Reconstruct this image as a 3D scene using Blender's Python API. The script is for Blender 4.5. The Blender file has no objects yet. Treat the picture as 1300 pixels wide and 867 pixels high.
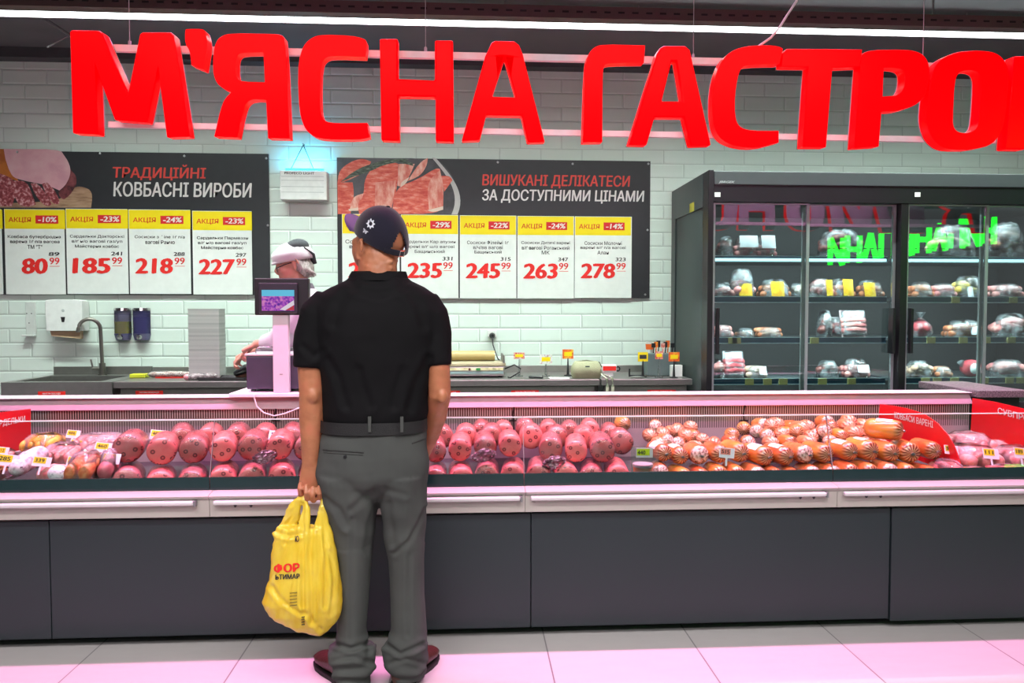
import bpy, bmesh, math, random
from math import sin, cos, pi, radians, sqrt, atan2
from mathutils import Vector, Matrix, Euler, noise
from mathutils.geometry import tessellate_polygon
from mathutils.bvhtree import BVHTree

random.seed(7)
SC = bpy.context.scene
COL = SC.collection
V = Vector

# ------------------------------------------------------------------ camera, world, lights, exposure
IW, IH, FPX = 1300.0, 867.0, 950.0
CAMH = 1.37
cam_data = bpy.data.cameras.new('camera')
cam_data.sensor_width = 36.0
cam_data.lens = FPX / IW * 36.0
cam_data.clip_start = 0.05
cam = bpy.data.objects.new('camera', cam_data)
COL.objects.link(cam)
cam.location = (0, 0, CAMH)
cam.rotation_euler = Euler((radians(90 - 2.29), 0, radians(-3.3)))
SC.camera = cam
RM = cam.rotation_euler.to_matrix()

SC.view_settings.view_transform = 'Standard'
SC.view_settings.look = 'None'
SC.view_settings.gamma = 1.0
SC.view_settings.use_curve_mapping = False
SC.view_settings.exposure = 0.0
SC.cycles.use_denoising = True
SC.cycles.max_bounces = 10
SC.cycles.transparent_max_bounces = 24
SC.cycles.caustics_reflective = False
SC.cycles.caustics_refractive = False
SC.cycles.sample_clamp_indirect = 4.0

w = bpy.data.worlds.new('world')
SC.world = w
w.use_nodes = True
w.node_tree.nodes['Background'].inputs[0].default_value = (0.80, 0.84, 0.86, 1)
w.node_tree.nodes['Background'].inputs[1].default_value = 0.22


def area(name, loc, sx, sy, power, color, rot=(0, 0, 0), spread=180):
    d = bpy.data.lights.new(name, 'AREA')
    d.shape = 'RECTANGLE'
    d.size, d.size_y = sx, sy
    d.energy = power
    d.color = color
    d.spread = radians(spread)
    o = bpy.data.objects.new(name, d)
    COL.objects.link(o)
    o.location = loc
    o.rotation_euler = rot
    return o


# shop ceiling lamps over the aisle, the pink meat lamps over the counter, the white strip over the work area
area('aisle_lamp', (-0.3, 1.0, 3.10), 5.5, 0.4, 84, (1.0, 0.96, 0.95), (radians(22), 0, 0), 118)
area('aisle_lamp', (0.4, -0.5, 3.10), 6.0, 0.4, 66, (1.0, 0.96, 0.95), (radians(30), 0, 0), 118)
area('meat_lamp', (0.3, 3.36, 2.95), 6.2, 0.07, 145, (1.0, 0.33, 0.70), (radians(-5), 0, 0), 100)
area('work_lamp', (0.5, 4.42, 3.05), 7.0, 0.07, 800, (0.84, 1.0, 0.92), (radians(14), 0, 0), 118)


def P(px, py, Y):
    d = RM @ V(((px - IW / 2) / FPX, -(py - IH / 2) / FPX, -1.0))
    t = Y / d.y
    return V((d.x * t, Y, CAMH + d.z * t))


def PZ(px, py, Z):
    d = RM @ V(((px - IW / 2) / FPX, -(py - IH / 2) / FPX, -1.0))
    t = (Z - CAMH) / d.z
    return V((d.x * t, d.y * t, Z))


def Zat(py, Y, px=650):
    return P(px, py, Y).z


def Xat(px, Y, py=433):
    return P(px, py, Y).x


def scale_px(Y):          # metres per pixel near depth Y
    return Y / FPX


# ------------------------------------------------------------------ materials
def hexc(h):
    h = h.lstrip('#')
    r = []
    for i in (0, 2, 4):
        c = int(h[i:i + 2], 16) / 255
        r.append(c / 12.92 if c <= 0.04045 else ((c + 0.055) / 1.055) ** 2.4)
    return (*r, 1.0)


class NT:
    def __init__(s, name):
        s.m = bpy.data.materials.new(name)
        s.m.use_nodes = True
        s.t = s.m.node_tree
        s.b = s.t.nodes['Principled BSDF']
        s.out = s.t.nodes['Material Output']

    def n(s, typ, **kw):
        x = s.t.nodes.new(typ)
        for k, v in kw.items():
            setattr(x, k, v)
        return x

    def l(s, a, b):
        s.t.links.new(a, b)

    def coords(s, kind='Object', scale=(1, 1, 1), loc=(0, 0, 0)):
        tc = s.n('ShaderNodeTexCoord')
        mp = s.n('ShaderNodeMapping')
        s.l(tc.outputs[kind], mp.inputs[0])
        mp.inputs['Scale'].default_value = scale
        mp.inputs['Location'].default_value = loc
        return mp.outputs[0]

    def noise(s, vec, scale, detail=3, rough=0.55):
        x = s.n('ShaderNodeTexNoise')
        x.inputs['Scale'].default_value = scale
        x.inputs['Detail'].default_value = detail
        x.inputs['Roughness'].default_value = rough
        if vec is not None:
            s.l(vec, x.inputs['Vector'])
        return x.outputs['Fac']

    def ramp(s, fac, stops, interp='LINEAR'):
        x = s.n('ShaderNodeValToRGB')
        x.color_ramp.interpolation = interp
        e = x.color_ramp.elements
        while len(e) < len(stops):
            e.new(0.5)
        for k, (p, c) in enumerate(stops):
            e[k].position = p
            e[k].color = c
        s.l(fac, x.inputs[0])
        return x.outputs[0]

    def mix(s, fac, a, b):
        x = s.n('ShaderNodeMix', data_type='RGBA')
        for sock, val in ((x.inputs[0], fac), (x.inputs[6], a), (x.inputs[7], b)):
            if isinstance(val, (int, float, tuple)):
                sock.default_value = val
            else:
                s.l(val, sock)
        return x.outputs[2]

    def math(s, op, a, b=None):
        x = s.n('ShaderNodeMath', operation=op)
        for sock, val in ((x.inputs[0], a), (x.inputs[1], b)):
            if val is None:
                continue
            if isinstance(val, (int, float)):
                sock.default_value = val
            else:
                s.l(val, sock)
        return x.outputs[0]

    def bump(s, h, strength=0.3, dist=0.01):
        x = s.n('ShaderNodeBump')
        x.inputs['Strength'].default_value = strength
        x.inputs['Distance'].default_value = dist
        s.l(h, x.inputs['Height'])
        s.l(x.outputs[0], s.b.inputs['Normal'])

    def set(s, **kw):
        names = dict(col='Base Color', rough='Roughness', metal='Metallic', spec='Specular IOR Level', coat='Coat Weight',
                     coatr='Coat Roughness', em='Emission Color', ems='Emission Strength', sss='Subsurface Weight',
                     alpha='Alpha', trans='Transmission Weight', ior='IOR', sheen='Sheen Weight')
        for k, v in kw.items():
            s.b.inputs[names[k]].default_value = v
        return s


MATS = {}


def mat(name, h, rough=0.5, metal=0.0, var=0.06, vscale=18, bump=0.0, bscale=60, **kw):
    """plain procedural surface: base colour with a soft noise variation and optional bump"""
    if name in MATS:
        return MATS[name]
    n = NT(name)
    c = hexc(h)
    n.set(rough=rough, metal=metal, col=c, **kw)
    vec = n.coords()
    if var:
        f = n.noise(vec, vscale)
        lo = tuple(max(0, x * (1 - var)) for x in c[:3]) + (1,)
        hi = tuple(min(1, x * (1 + var)) for x in c[:3]) + (1,)
        n.l(n.ramp(f, [(0.3, lo), (0.7, hi)]), n.b.inputs['Base Color'])
    if bump:
        n.bump(n.noise(vec, bscale, 4), bump, 0.01)
    MATS[name] = n.m
    return n.m


def emat(name, h, strength, base=None):
    if name in MATS:
        return MATS[name]
    n = NT(name)
    n.set(col=hexc(base or h), em=hexc(h), ems=strength, rough=0.4)
    MATS[name] = n.m
    return n.m


def glass(name, tint='#ffffff', ior=1.45, rough=0.0, gain=1.0, haze=0.0, hazecol='#ffffff', bump=0.0, bscale=40, nscale=0):
    """thin pane or film: see-through with Fresnel reflection, optionally a little milky"""
    if name in MATS:
        return MATS[name]
    n = NT(name)
    t = n.t
    t.nodes.remove(n.b)
    tr = n.n('ShaderNodeBsdfTransparent')
    tr.inputs[0].default_value = hexc(tint)
    gl = n.n('ShaderNodeBsdfGlossy')
    gl.inputs['Roughness'].default_value = rough
    fr = n.n('ShaderNodeFresnel')
    fr.inputs[0].default_value = ior
    fac = n.math('MULTIPLY', fr.outputs[0], gain)
    body = tr.outputs[0]
    if haze:
        df = n.n('ShaderNodeBsdfDiffuse')
        df.inputs[0].default_value = hexc(hazecol)
        mh = n.n('ShaderNodeMixShader')
        if nscale:
            f = n.noise(n.coords(), nscale, 4)
            g = n.math('MULTIPLY', n.ramp(f, [(0.42, (0, 0, 0, 1)), (0.66, (1, 1, 1, 1))]), haze * 2)
            n.l(g, mh.inputs[0])
        else:
            mh.inputs[0].default_value = haze
        n.l(tr.outputs[0], mh.inputs[1])
        n.l(df.outputs[0], mh.inputs[2])
        body = mh.outputs[0]
    ms = n.n('ShaderNodeMixShader')
    n.l(fac, ms.inputs[0])
    n.l(body, ms.inputs[1])
    n.l(gl.outputs[0], ms.inputs[2])
    n.l(ms.outputs[0], n.out.inputs[0])
    if bump:
        b = n.n('ShaderNodeBump')
        b.inputs['Strength'].default_value = bump
        b.inputs['Distance'].default_value = 0.01
        n.l(n.noise(n.coords(), bscale, 4, 0.65), b.inputs['Height'])
        n.l(b.outputs[0], gl.inputs['Normal'])
        n.l(b.outputs[0], fr.inputs['Normal'])
    MATS[name] = n.m
    return n.m


# ------------------------------------------------------------------ mesh builder
class MB:
    def __init__(s):
        s.v, s.f, s.mi, s.uv = [], [], [], None

    def add(s, vs, fs, m=0):
        o = len(s.v)
        s.v += [V(x) for x in vs]
        s.f += [tuple(i + o for i in q) for q in fs]
        s.mi += [m] * len(fs)
        return s

    def box(s, x0, x1, y0, y1, z0, z1, m=0, M=None):
        vs = [V((x, y, z)) for z in (z0, z1) for y in (y0, y1) for x in (x0, x1)]
        if M is not None:
            vs = [M @ p for p in vs]
        return s.add(vs, [(0, 2, 3, 1), (4, 5, 7, 6), (0, 1, 5, 4), (2, 6, 7, 3), (0, 4, 6, 2), (1, 3, 7, 5)], m)

    def loft(s, rings, m=0, caps=True, closed=True):
        n = len(rings[0])
        vs = [p for r in rings for p in r]
        fs = []
        for i in range(len(rings) - 1):
            for j in range(n if closed else n - 1):
                k = (j + 1) % n
                fs.append((i * n + j, i * n + k, (i + 1) * n + k, (i + 1) * n + j))
        if caps:
            fs.append(tuple(range(n - 1, -1, -1)))
            fs.append(tuple((len(rings) - 1) * n + j for j in range(n)))
        return s.add(vs, fs, m)

    def tube(s, path, rad, n=10, m=0, up=(0.13, 0.21, 0.97), caps=True, round_ends=False):
        """path: points; rad: number, list of numbers or of (across, along-up) pairs"""
        path = [V(p) for p in path]
        if not isinstance(rad, (list, tuple)):
            rad = [rad] * len(path)
        rings = []
        pts, rr, tg = [], [], []
        for i, p in enumerate(path):
            t = (path[min(i + 1, len(path) - 1)] - path[max(i - 1, 0)])
            t.normalize()
            r = rad[i] if isinstance(rad[i], (tuple, list)) else (rad[i], rad[i])
            if round_ends and i == 0:
                for a in (80, 55, 28):
                    pts.append(p - t * sin(radians(a)) * min(r)); rr.append((r[0] * cos(radians(a)), r[1] * cos(radians(a)))); tg.append(t)
            pts.append(p); rr.append(r); tg.append(t)
            if round_ends and i == len(path) - 1:
                for a in (28, 55, 80):
                    pts.append(p + t * sin(radians(a)) * min(r)); rr.append((r[0] * cos(radians(a)), r[1] * cos(radians(a)))); tg.append(t)
        up = V(up)
        for p, r, t in zip(pts, rr, tg):
            a = up.cross(t)
            if a.length < 1e-4:
                a = V((1, 0, 0)).cross(t)
            a.normalize()
            b = t.cross(a)
            rings.append([p + a * (r[0] * cos(2 * pi * j / n)) + b * (r[1] * sin(2 * pi * j / n)) for j in range(n)])
        return s.loft(rings, m, caps)

    def cyl(s, p0, p1, r0, r1=None, n=16, m=0, caps=True):
        return s.tube([p0, p1], [r0, r0 if r1 is None else r1], n, m, caps=caps)

    def lathe(s, prof, n=24, M=None, m=0, mod=None):
        """profile of (r, h) around local Z, M places it; mod(theta, i) scales the radius"""
        rings = []
        for i, (r, h) in enumerate(prof):
            ring = []
            for j in range(n):
                a = 2 * pi * j / n
                k = mod(a, i) if mod else 1.0
                p = V((r * k * cos(a), r * k * sin(a), h))
                ring.append(M @ p if M is not None else p)
            rings.append(ring)
        return s.loft(rings, m, True)

    def ell(s, c, r, M=None, nu=20, nv=12, m=0):
        prof = [(sin(pi * (i + 0.02) / (nv + 0.04)), -cos(pi * (i + 0.02) / (nv + 0.04))) for i in range(nv + 1)]
        rings = []
        c = V(c)
        for a, h in prof:
            ring = []
            for j in range(nu):
                t = 2 * pi * j / nu
                p = V((r[0] * a * cos(t), r[1] * a * sin(t), r[2] * h))
                ring.append(c + (M @ p if M is not None else p))
            rings.append(ring)
        return s.loft(rings, m, True)

    def prism(s, polys, fn, m=0, mside=None, back=True):
        """polys: outer loop and holes of 2D points; fn(u, v, d) -> 3D, d = 0 front, 1 back"""
        loops = [[V((p[0], p[1], 0)) for p in lp] for lp in polys]
        tris = tessellate_polygon(loops)
        flat = [p for lp in loops for p in lp]
        N = len(flat)
        s.add([fn(p.x, p.y, 0) for p in flat] + ([fn(p.x, p.y, 1) for p in flat] if back else []), [])
        o = len(s.v) - (2 * N if back else N)
        # orientation by sampling one triangle against the front direction
        for t in tris:
            a, b, c = (s.v[o + i] for i in t)
            nrm = (b - a).cross(c - a)
            fwd = (fn(flat[0].x, flat[0].y, 0) - fn(flat[0].x, flat[0].y, 1))
            tt = tuple(t) if nrm.dot(fwd) >= 0 else tuple(reversed(t))
            s.f.append(tuple(o + i for i in tt)); s.mi.append(m)
            if back:
                s.f.append(tuple(o + N + i for i in reversed(tt))); s.mi.append(m)
        if back:
            k = 0
            for lp in loops:
                for i in range(len(lp)):
                    j = (i + 1) % len(lp)
                    s.f.append((o + k + i, o + k + j, o + N + k + j, o + N + k + i))
                    s.mi.append(m if mside is None else mside)
                k += len(lp)
        return s

    def grid(s, fn, nu, nv, m=0, flip=False):
        vs = [fn(i / nu, j / nv) for i in range(nu + 1) for j in range(nv + 1)]
        fs = []
        for i in range(nu):
            for j in range(nv):
                a = i * (nv + 1) + j
                q = (a, a + nv + 1, a + nv + 2, a + 1)
                fs.append(q[::-1] if flip else q)
        return s.add(vs, fs, m)

    def mesh(s, name, mats, smooth=35, fix=False):
        me = bpy.data.meshes.new(name)
        me.from_pydata([tuple(p) for p in s.v], [], s.f)
        if not isinstance(mats, (list, tuple)):
            mats = [mats]
        for x in mats:
            me.materials.append(x)
        if len(mats) > 1:
            me.polygons.foreach_set('material_index', s.mi)
        if fix:
            bm = bmesh.new(); bm.from_mesh(me)
            bmesh.ops.recalc_face_normals(bm, faces=bm.faces)
            bm.to_mesh(me); bm.free()
        if smooth:
            me.polygons.foreach_set('use_smooth', [True] * len(me.polygons))
            me.set_sharp_from_angle(angle=radians(smooth))
        me.update()
        return me

    def build(s, name, mats, parent=None, smooth=35, bevel=0.0, fix=True, seg=2):
        o = bpy.data.objects.new(name, s.mesh(name, mats, smooth, fix))
        COL.objects.link(o)
        if parent is not None:
            attach(o, parent)
        if bevel:
            b = o.modifiers.new('bevel', 'BEVEL')
            b.width = bevel; b.segments = seg; b.limit_method = 'ANGLE'; b.angle_limit = radians(40)
        return o


def world_of(o):
    m = Matrix.Translation(o.location) @ o.rotation_euler.to_matrix().to_4x4()
    if o.parent is not None:
        m = world_of(o.parent) @ o.matrix_parent_inverse @ m
    return m


def attach(o, parent):
    """parts are modelled in world space; keep them where they are"""
    o.parent = parent
    o.matrix_parent_inverse = world_of(parent).inverted()


def tag(o, label=None, cat=None, group=None, kind=None):
    if label: o['label'] = label
    if cat: o['category'] = cat
    if group: o['group'] = group
    if kind: o['kind'] = kind
    return o


def thing(name, label, cat, loc=(0, 0, 0), group=None, rot=(0, 0, 0)):
    o = bpy.data.objects.new(name, None)
    COL.objects.link(o)
    o.location = loc
    o.rotation_euler = rot
    o.empty_display_size = 0.05
    return tag(o, label, cat, group)


def copy_tree(o, label=None, group=None):
    c = o.copy(); COL.objects.link(c)
    if label: c['label'] = label
    if group: c['group'] = group
    for ch in list(o.children):
        d = ch.copy(); COL.objects.link(d); d.parent = c
        for g in list(ch.children):
            e = g.copy(); COL.objects.link(e); e.parent = d
    return c


def struct(name, mb, m, **kw):
    return tag(mb.build(name, m, **kw), kind='structure')


# ------------------------------------------------------------------ lettering
def text2d(body, bold=0.0, shear=0.0, res=3):
    c = bpy.data.curves.new('lettering', 'FONT')
    c.body = body
    c.resolution_u = res
    c.shear = shear
    o = bpy.data.objects.new('lettering', c)
    me = bpy.data.meshes.new_from_object(o)
    vs = [(p.co.x, p.co.y) for p in me.vertices]
    fs = [tuple(q.vertices) for q in me.polygons]
    if bold > 0.006:                       # heavier strokes: the same outline printed again with small shifts
        b0, f0, v0 = bold * 0.85, list(fs), list(vs)
        for dx, dy in ((b0, 0), (-b0, 0), (0.5 * b0, 0.45 * b0), (-0.5 * b0, -0.45 * b0)):
            k = len(vs)
            vs += [(x + dx, y + dy) for x, y in v0]
            fs += [tuple(i + k for i in q) for q in f0]
    bpy.data.objects.remove(o); bpy.data.curves.remove(c); bpy.data.meshes.remove(me)
    x0 = min(p[0] for p in vs); x1 = max(p[0] for p in vs)
    y0 = min(p[1] for p in vs); y1 = max(p[1] for p in vs)
    return [((x - x0) / (x1 - x0), (y - y0) / (y1 - y0)) for x, y in vs], fs


def text_on(mb, body, fn, bold=0.0, shear=0.0, m=0, res=3):
    """fn(u, v) maps the lettering's own box (0..1 right, 0..1 up) to the surface"""
    vs, fs = text2d(body, bold, shear, res)
    a, bb, c = fn(0, 0), fn(1, 0), fn(0, 1)
    nrm = (bb - a).cross(c - a).normalized()
    if nrm.dot(V((0, 0, CAMH)) - a) < 0:
        nrm = -nrm
    n = len(vs) // (5 if bold > 0.006 else 1)
    mb.add([fn(u, v) + nrm * (0.00018 * (i // n)) for i, (u, v) in enumerate(vs)], fs, m)
    return mb


def on_wall(px0, py0, px1, py1, Y, skew=0.0):
    """a box given in photograph pixels (top left, bottom right) on the plane Y"""
    def fn(u, v):
        a = P(px0, py0, Y); b = P(px1, py1, Y)
        return V((a.x + (b.x - a.x) * u, Y, b.z + (a.z - b.z) * v + skew * u))
    return fn

# ------------------------------------------------------------------ common materials
WY = 5.45
M_white = mat('white_plastic', '#e9ebe8', 0.4)
M_steel = mat('brushed_steel', '#a9a8a4', 0.32, 0.9, 0.05, 30)
M_steel_dark = mat('steel_inside', '#85847f', 0.4, 0.75, 0.05, 30)
M_black = mat('black_plastic', '#101114', 0.45)
M_dark = mat('dark_grey_metal', '#2c3032', 0.5)
M_red = mat('red_sticker', '#d8261c', 0.45)
M_redprint = mat('red_print', '#e0201a', 0.6, var=0)
M_whiteprint = mat('white_print', '#e6e2de', 0.6, var=0)
M_blackprint = mat('black_print', '#26262a', 0.6, var=0)
M_chrome = mat('chrome', '#d8d8d8', 0.12, 1.0, 0.02)
M_cord_white = mat('white_cord', '#e4dfe2', 0.5)


def wall_tiles():
    n = NT('white_brick_tiles')
    p = P(660.5, 408, WY)
    z0 = P(680, 416.7, WY).z
    tc = n.n('ShaderNodeTexCoord')
    sep = n.n('ShaderNodeSeparateXYZ'); n.l(tc.outputs['Object'], sep.inputs[0])
    cmb = n.n('ShaderNodeCombineXYZ')
    n.l(n.math('SUBTRACT', sep.outputs[0], p.x - 30.0), cmb.inputs[0])
    n.l(n.math('SUBTRACT', sep.outputs[2], z0 - 10.0), cmb.inputs[1])
    def brick(c1, c2, cm, msize, msm):
        b = n.n('ShaderNodeTexBrick')
        b.offset = 0.5; b.offset_frequency = 2
        b.inputs['Color1'].default_value = c1; b.inputs['Color2'].default_value = c2; b.inputs['Mortar'].default_value = cm
        b.inputs['Scale'].default_value = 1.0
        b.inputs['Mortar Size'].default_value = msize
        b.inputs['Mortar Smooth'].default_value = msm
        b.inputs['Bias'].default_value = 0
        b.inputs['Brick Width'].default_value = 0.3; b.inputs['Row Height'].default_value = 0.1
        n.l(cmb.outputs[0], b.inputs['Vector'])
        return b
    b1 = brick(hexc('#e2eee6'), hexc('#dae7de'), hexc('#c0ccc4'), 0.0022, 0.2)
    n.l(b1.outputs['Color'], n.b.inputs['Base Color'])
    b2 = brick((1, 1, 1, 1), (1, 1, 1, 1), (0, 0, 0, 1), 0.011, 1.0)
    wob = n.noise(n.coords(scale=(3, 1, 3)), 2.2, 2)
    h = n.math('ADD', n.math('MULTIPLY', b2.outputs['Color'], 1.0), n.math('MULTIPLY', wob, 0.35))
    n.bump(h, 0.5, 0.006)
    n.set(rough=0.16, spec=0.5)
    return n.m


# ------------------------------------------------------------------ the room
b = MB(); b.box(-7, 9, WY, WY + 0.15, 0, 3.25); struct('wall_back', b, wall_tiles(), smooth=0)


def floor_mat():
    n = NT('pale_floor_tiles')
    a = PZ(690, 800, 0.0); c = PZ(703, 867, 0.0)
    tc = n.n('ShaderNodeTexCoord'); mp = n.n('ShaderNodeMapping')
    n.l(tc.outputs['Object'], mp.inputs[0])
    mp.inputs['Location'].default_value = (60 * 0.61 - (a.x + c.x) / 2, 60 * 0.61 - 2.2, 0)
    br = n.n('ShaderNodeTexBrick'); br.offset = 0.0
    br.inputs['Color1'].default_value = hexc('#b6b2b2'); br.inputs['Color2'].default_value = hexc('#b0acac')
    br.inputs['Mortar'].default_value = hexc('#6d676b')
    br.inputs['Scale'].default_value = 1; br.inputs['Mortar Size'].default_value = 0.003
    br.inputs['Brick Width'].default_value = 0.61; br.inputs['Row Height'].default_value = 1.22
    n.l(mp.outputs[0], br.inputs['Vector'])
    f = n.noise(n.coords(scale=(1, 2.5, 1)), 5, 5, 0.6)
    n.l(n.mix(n.math('MULTIPLY', f, 0.35), br.outputs['Color'], hexc('#9a9696')), n.b.inputs['Base Color'])
    n.l(n.ramp(f, [(0.3, (0.30,) * 3 + (1,)), (0.7, (0.42,) * 3 + (1,))]), n.b.inputs['Roughness'])
    return n.m


b = MB(); b.box(-7, 9, -3.5, WY + 0.1, -0.1, 0); struct('floor', b, floor_mat(), smooth=0)
b = MB(); b.box(-7, 9, -3.5, WY + 0.1, 3.17, 3.27)
struct('ceiling', b, mat('dark_grey_ceiling', '#565457', 0.8, var=0.1, vscale=1.5), smooth=0)

# dark valance strip where the ceiling meets the wall
b = MB(); b.box(-7, 9, WY - 0.10, WY, Zat(84, WY - 0.1), 3.17)
struct('trim_1', b, mat('ceiling_edge', '#3c3b3e', 0.7), smooth=0)

# perforated cable tray under the ceiling
TRY = 4.02
ct = thing('cable_tray', 'brown perforated metal cable tray running under the ceiling above the light strip', 'cable tray', (0, TRY, 3.0))
b = MB()
zt0, zt1 = Zat(20, TRY), Zat(7, TRY)
b.box(-5, 6, TRY, TRY + 0.004, zt0, zt1); b.box(-5, 6, TRY, TRY + 0.22, zt1, zt1 + 0.006); b.box(-5, 6, TRY, TRY + 0.03, zt0 - 0.004, zt0)
b.build('side_rail', mat('tray_brown', '#4b3b39', 0.6), ct, smooth=0)
b = MB()
x = -4.9
while x < 5.9:
    zc = (zt0 + zt1) / 2 + 0.002
    b.box(x, x + 0.034, TRY - 0.0015, TRY + 0.001, zc - 0.005, zc + 0.005)
    x += 0.075
tag(b.build('slot_row', mat('slot_dark', '#141112', 0.9), ct, smooth=0), kind='stuff')
b = MB()
for xx in (-2.2, 0.2, 2.6):
    b = MB(); b.cyl((xx, TRY + 0.1, zt1), (xx, TRY + 0.1, 3.172), 0.006, n=8); b.build('hanger', mat('hanger_grey', '#6a6668', 0.5), ct)
pass

# long white light strip
LY = 4.42
lz = Zat(29, LY)
ll = thing('linear_light', 'long glowing white light strip under the ceiling above the red letters', 'ceiling light', (0, LY, lz))
b = MB(); b.box(-5, 6, LY - 0.02, LY + 0.02, lz - 0.019, lz + 0.019)
b.build('diffuser', emat('strip_glow', '#f4fbff', 7.0), ll, smooth=0)
b = MB(); b.box(-5, 6, LY - 0.025, LY + 0.03, lz + 0.02, lz + 0.062); b.box(-5, 6, LY + 0.0205, LY + 0.03, lz - 0.02, lz + 0.02)
b.build('housing', mat('lamp_housing', '#8d8288', 0.45), ll, smooth=0)
b = MB()
for xx in (-3.0, -1.0, 1.0, 3.0):
    b = MB(); b.cyl((xx, LY, lz + 0.06), (xx, LY, 3.172), 0.004, n=8); b.build('hanger', mat('hanger_grey', '#6a6668', 0.5), ll)

# thin braces in the upper left corner
br = thing('ceiling_brace', 'grey slanted brace rods under the dark ceiling left of the first letter', 'brace', P(90, 44, 4.7))
b = MB()
b.cyl(P(42, 14, 4.7), P(92, 47, 4.7), 0.010, n=8)
b.build('rod', mat('brace_grey', '#5b5659', 0.5), br)
b = MB(); b.cyl(P(60, 60, 4.7), P(88, 45, 4.7), 0.005, n=8)
b.build('rod', mat('brace_grey', '#5b5659', 0.5), br)

# ------------------------------------------------------------------ the big red letters
SGY = 3.05
SZ0 = Zat(180, SGY)


def SP(px, py, back=0.0):
    """pixel -> the sign's own slightly forward-tilted plane; back pushes along its normal"""
    d = RM @ V(((px - IW / 2) / FPX, -(py - IH / 2) / FPX, -1.0))
    k = 0.06                      # Y = SGY - k (z - SZ0)
    t = (SGY - k * (CAMH - SZ0)) / (d.y + k * d.z)
    p = V((d.x * t, d.y * t, CAMH + d.z * t))
    return p + V((0, 1, k)).normalized() * back


def soften(lp, it=2):
    """round gentle corners, keep sharp ones"""
    pts = [V((p[0], p[1])) for p in lp]
    for _ in range(it):
        out = []
        n = len(pts)
        for i in range(n):
            a, c, e = pts[i - 1], pts[i], pts[(i + 1) % n]
            u, v_ = (c - a), (e - c)
            ang = abs(u.angle_signed(v_)) if u.length > 1e-6 and v_.length > 1e-6 else 0
            if ang > radians(62):
                out.append(c)
            elif ang > radians(9):
                out.append(c.lerp(a, 0.25)); out.append(c.lerp(e, 0.25))
            else:
                out.append(c)
        pts = out
    return [(p.x, p.y) for p in pts]


def z1(pts, ox=0): return [(x / 2.954 + ox, y / 2.954) for x, y in pts]


LET = []
LET.append(('М', [z1([(262, 118), (268, 112), (372, 114), (384, 124), (480, 345), (524, 128), (534, 120), (640, 120), (652, 132), (712, 513), (625, 515), (592, 262), (552, 460), (430, 450), (358, 252), (368, 505), (273, 500)])], 0))
LET.append(("'", [z1([(694, 112), (700, 108), (760, 108), (770, 118), (780, 165), (764, 262), (718, 244), (712, 190), (694, 165)])], 1))
LET.append(('Я', [z1([(1040, 127), (1058, 132), (1070, 146), (1086, 520), (1005, 518), (998, 374), (950, 372), (925, 382), (910, 415), (890, 516), (803, 512), (822, 430), (838, 375), (866, 346), (826, 326), (806, 300), (798, 262), (800, 195), (810, 155), (830, 134), (865, 124)]),
                  z1([(988, 196), (908, 198), (890, 206), (884, 228), (884, 272), (890, 296), (910, 306), (993, 308)])], 1))
LET.append(('С', [[(463, 49), (466, 54), (464, 72.5), (424, 71), (413, 73), (407, 82), (406, 120), (407, 145), (412, 154), (424, 156.5), (466, 156), (469, 174), (458, 177.5), (412, 177), (396, 173), (385, 160), (380, 140), (378.5, 105), (379, 78), (385, 57), (398, 46), (412, 44), (445, 45)]], 1))
LET.append(('Н', [[(482, 49), (505, 49), (505, 100), (552, 102), (552, 51), (575, 51), (576, 180), (553, 179), (553, 123), (506, 122), (507, 179), (484, 178)]], 0))
LET.append(('А', [[(624.6, 53.5), (629, 51.5), (653, 52), (659, 57), (663.6, 68), (692, 180.5), (670, 181), (662, 147), (617, 146), (609, 178), (586, 179), (616, 71)], [(640.6, 74), (655, 123.5), (624.6, 122.5)]], 0))
LET.append(('Г', [[(765, 56), (819, 57.5), (817.6, 79.5), (774, 80), (767, 83), (765, 92), (764.5, 180.5), (740, 181), (743, 83), (747, 68), (754, 60)]], 1))
LET.append(('А', [[(838, 61), (843, 58), (870, 58), (876, 63), (903, 184.5), (877, 185.5), (868, 149), (831, 149), (821, 184.5), (798, 184), (834, 68)], [(853, 77), (858, 77), (866.5, 128.5), (840, 128.5)]], 0))
LET.append(('С', [[(990, 59), (994, 62), (990, 81), (950, 82), (941, 86), (937, 96), (933, 120), (933, 148), (938, 161), (952, 166), (988.6, 166), (988.6, 181), (962, 188), (938, 187), (916, 179), (907, 164), (904.5, 145), (904.7, 116), (911, 85), (924, 67), (944, 58.5), (975, 57)]], 1))
LET.append(('Т', [[(999, 61.6), (1095, 62.6), (1092, 84.6), (1057, 86), (1049, 187), (1019, 187), (1026.5, 85), (992, 84.6), (993, 68)]], 0))
LET.append(('Р', [[(1102, 63.6), (1150, 62.6), (1168, 66), (1178, 76), (1181, 92), (1176.5, 118), (1166, 132), (1144, 140.5), (1119, 142), (1115.6, 186), (1084.5, 188), (1092, 84), (1094, 70)], [(1122, 86), (1138, 86), (1147, 89), (1149.5, 96), (1148, 112), (1141, 121), (1120.6, 122.5)]], 1))
LET.append(('О', [[(1212, 65.5), (1249, 63.6), (1268, 68), (1279, 82), (1281.5, 100), (1277, 148), (1270, 172), (1256, 186), (1230, 190), (1200, 190), (1184, 178), (1177, 160), (1176, 142), (1181.6, 98), (1190, 78)],
                  [(1226, 89), (1238, 89.5), (1244, 94), (1246, 104), (1243, 152), (1240, 164), (1230, 169), (1218, 168.6), (1211, 163), (1209.7, 152), (1212, 105), (1216, 93)]], 1))
LET.append(('Н', [[(1288, 71), (1312, 71), (1311, 119), (1352, 120), (1353, 71), (1376, 71), (1366, 191), (1342, 191), (1346, 142), (1305, 141), (1302, 190), (1276, 189.6)]], 0))

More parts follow.
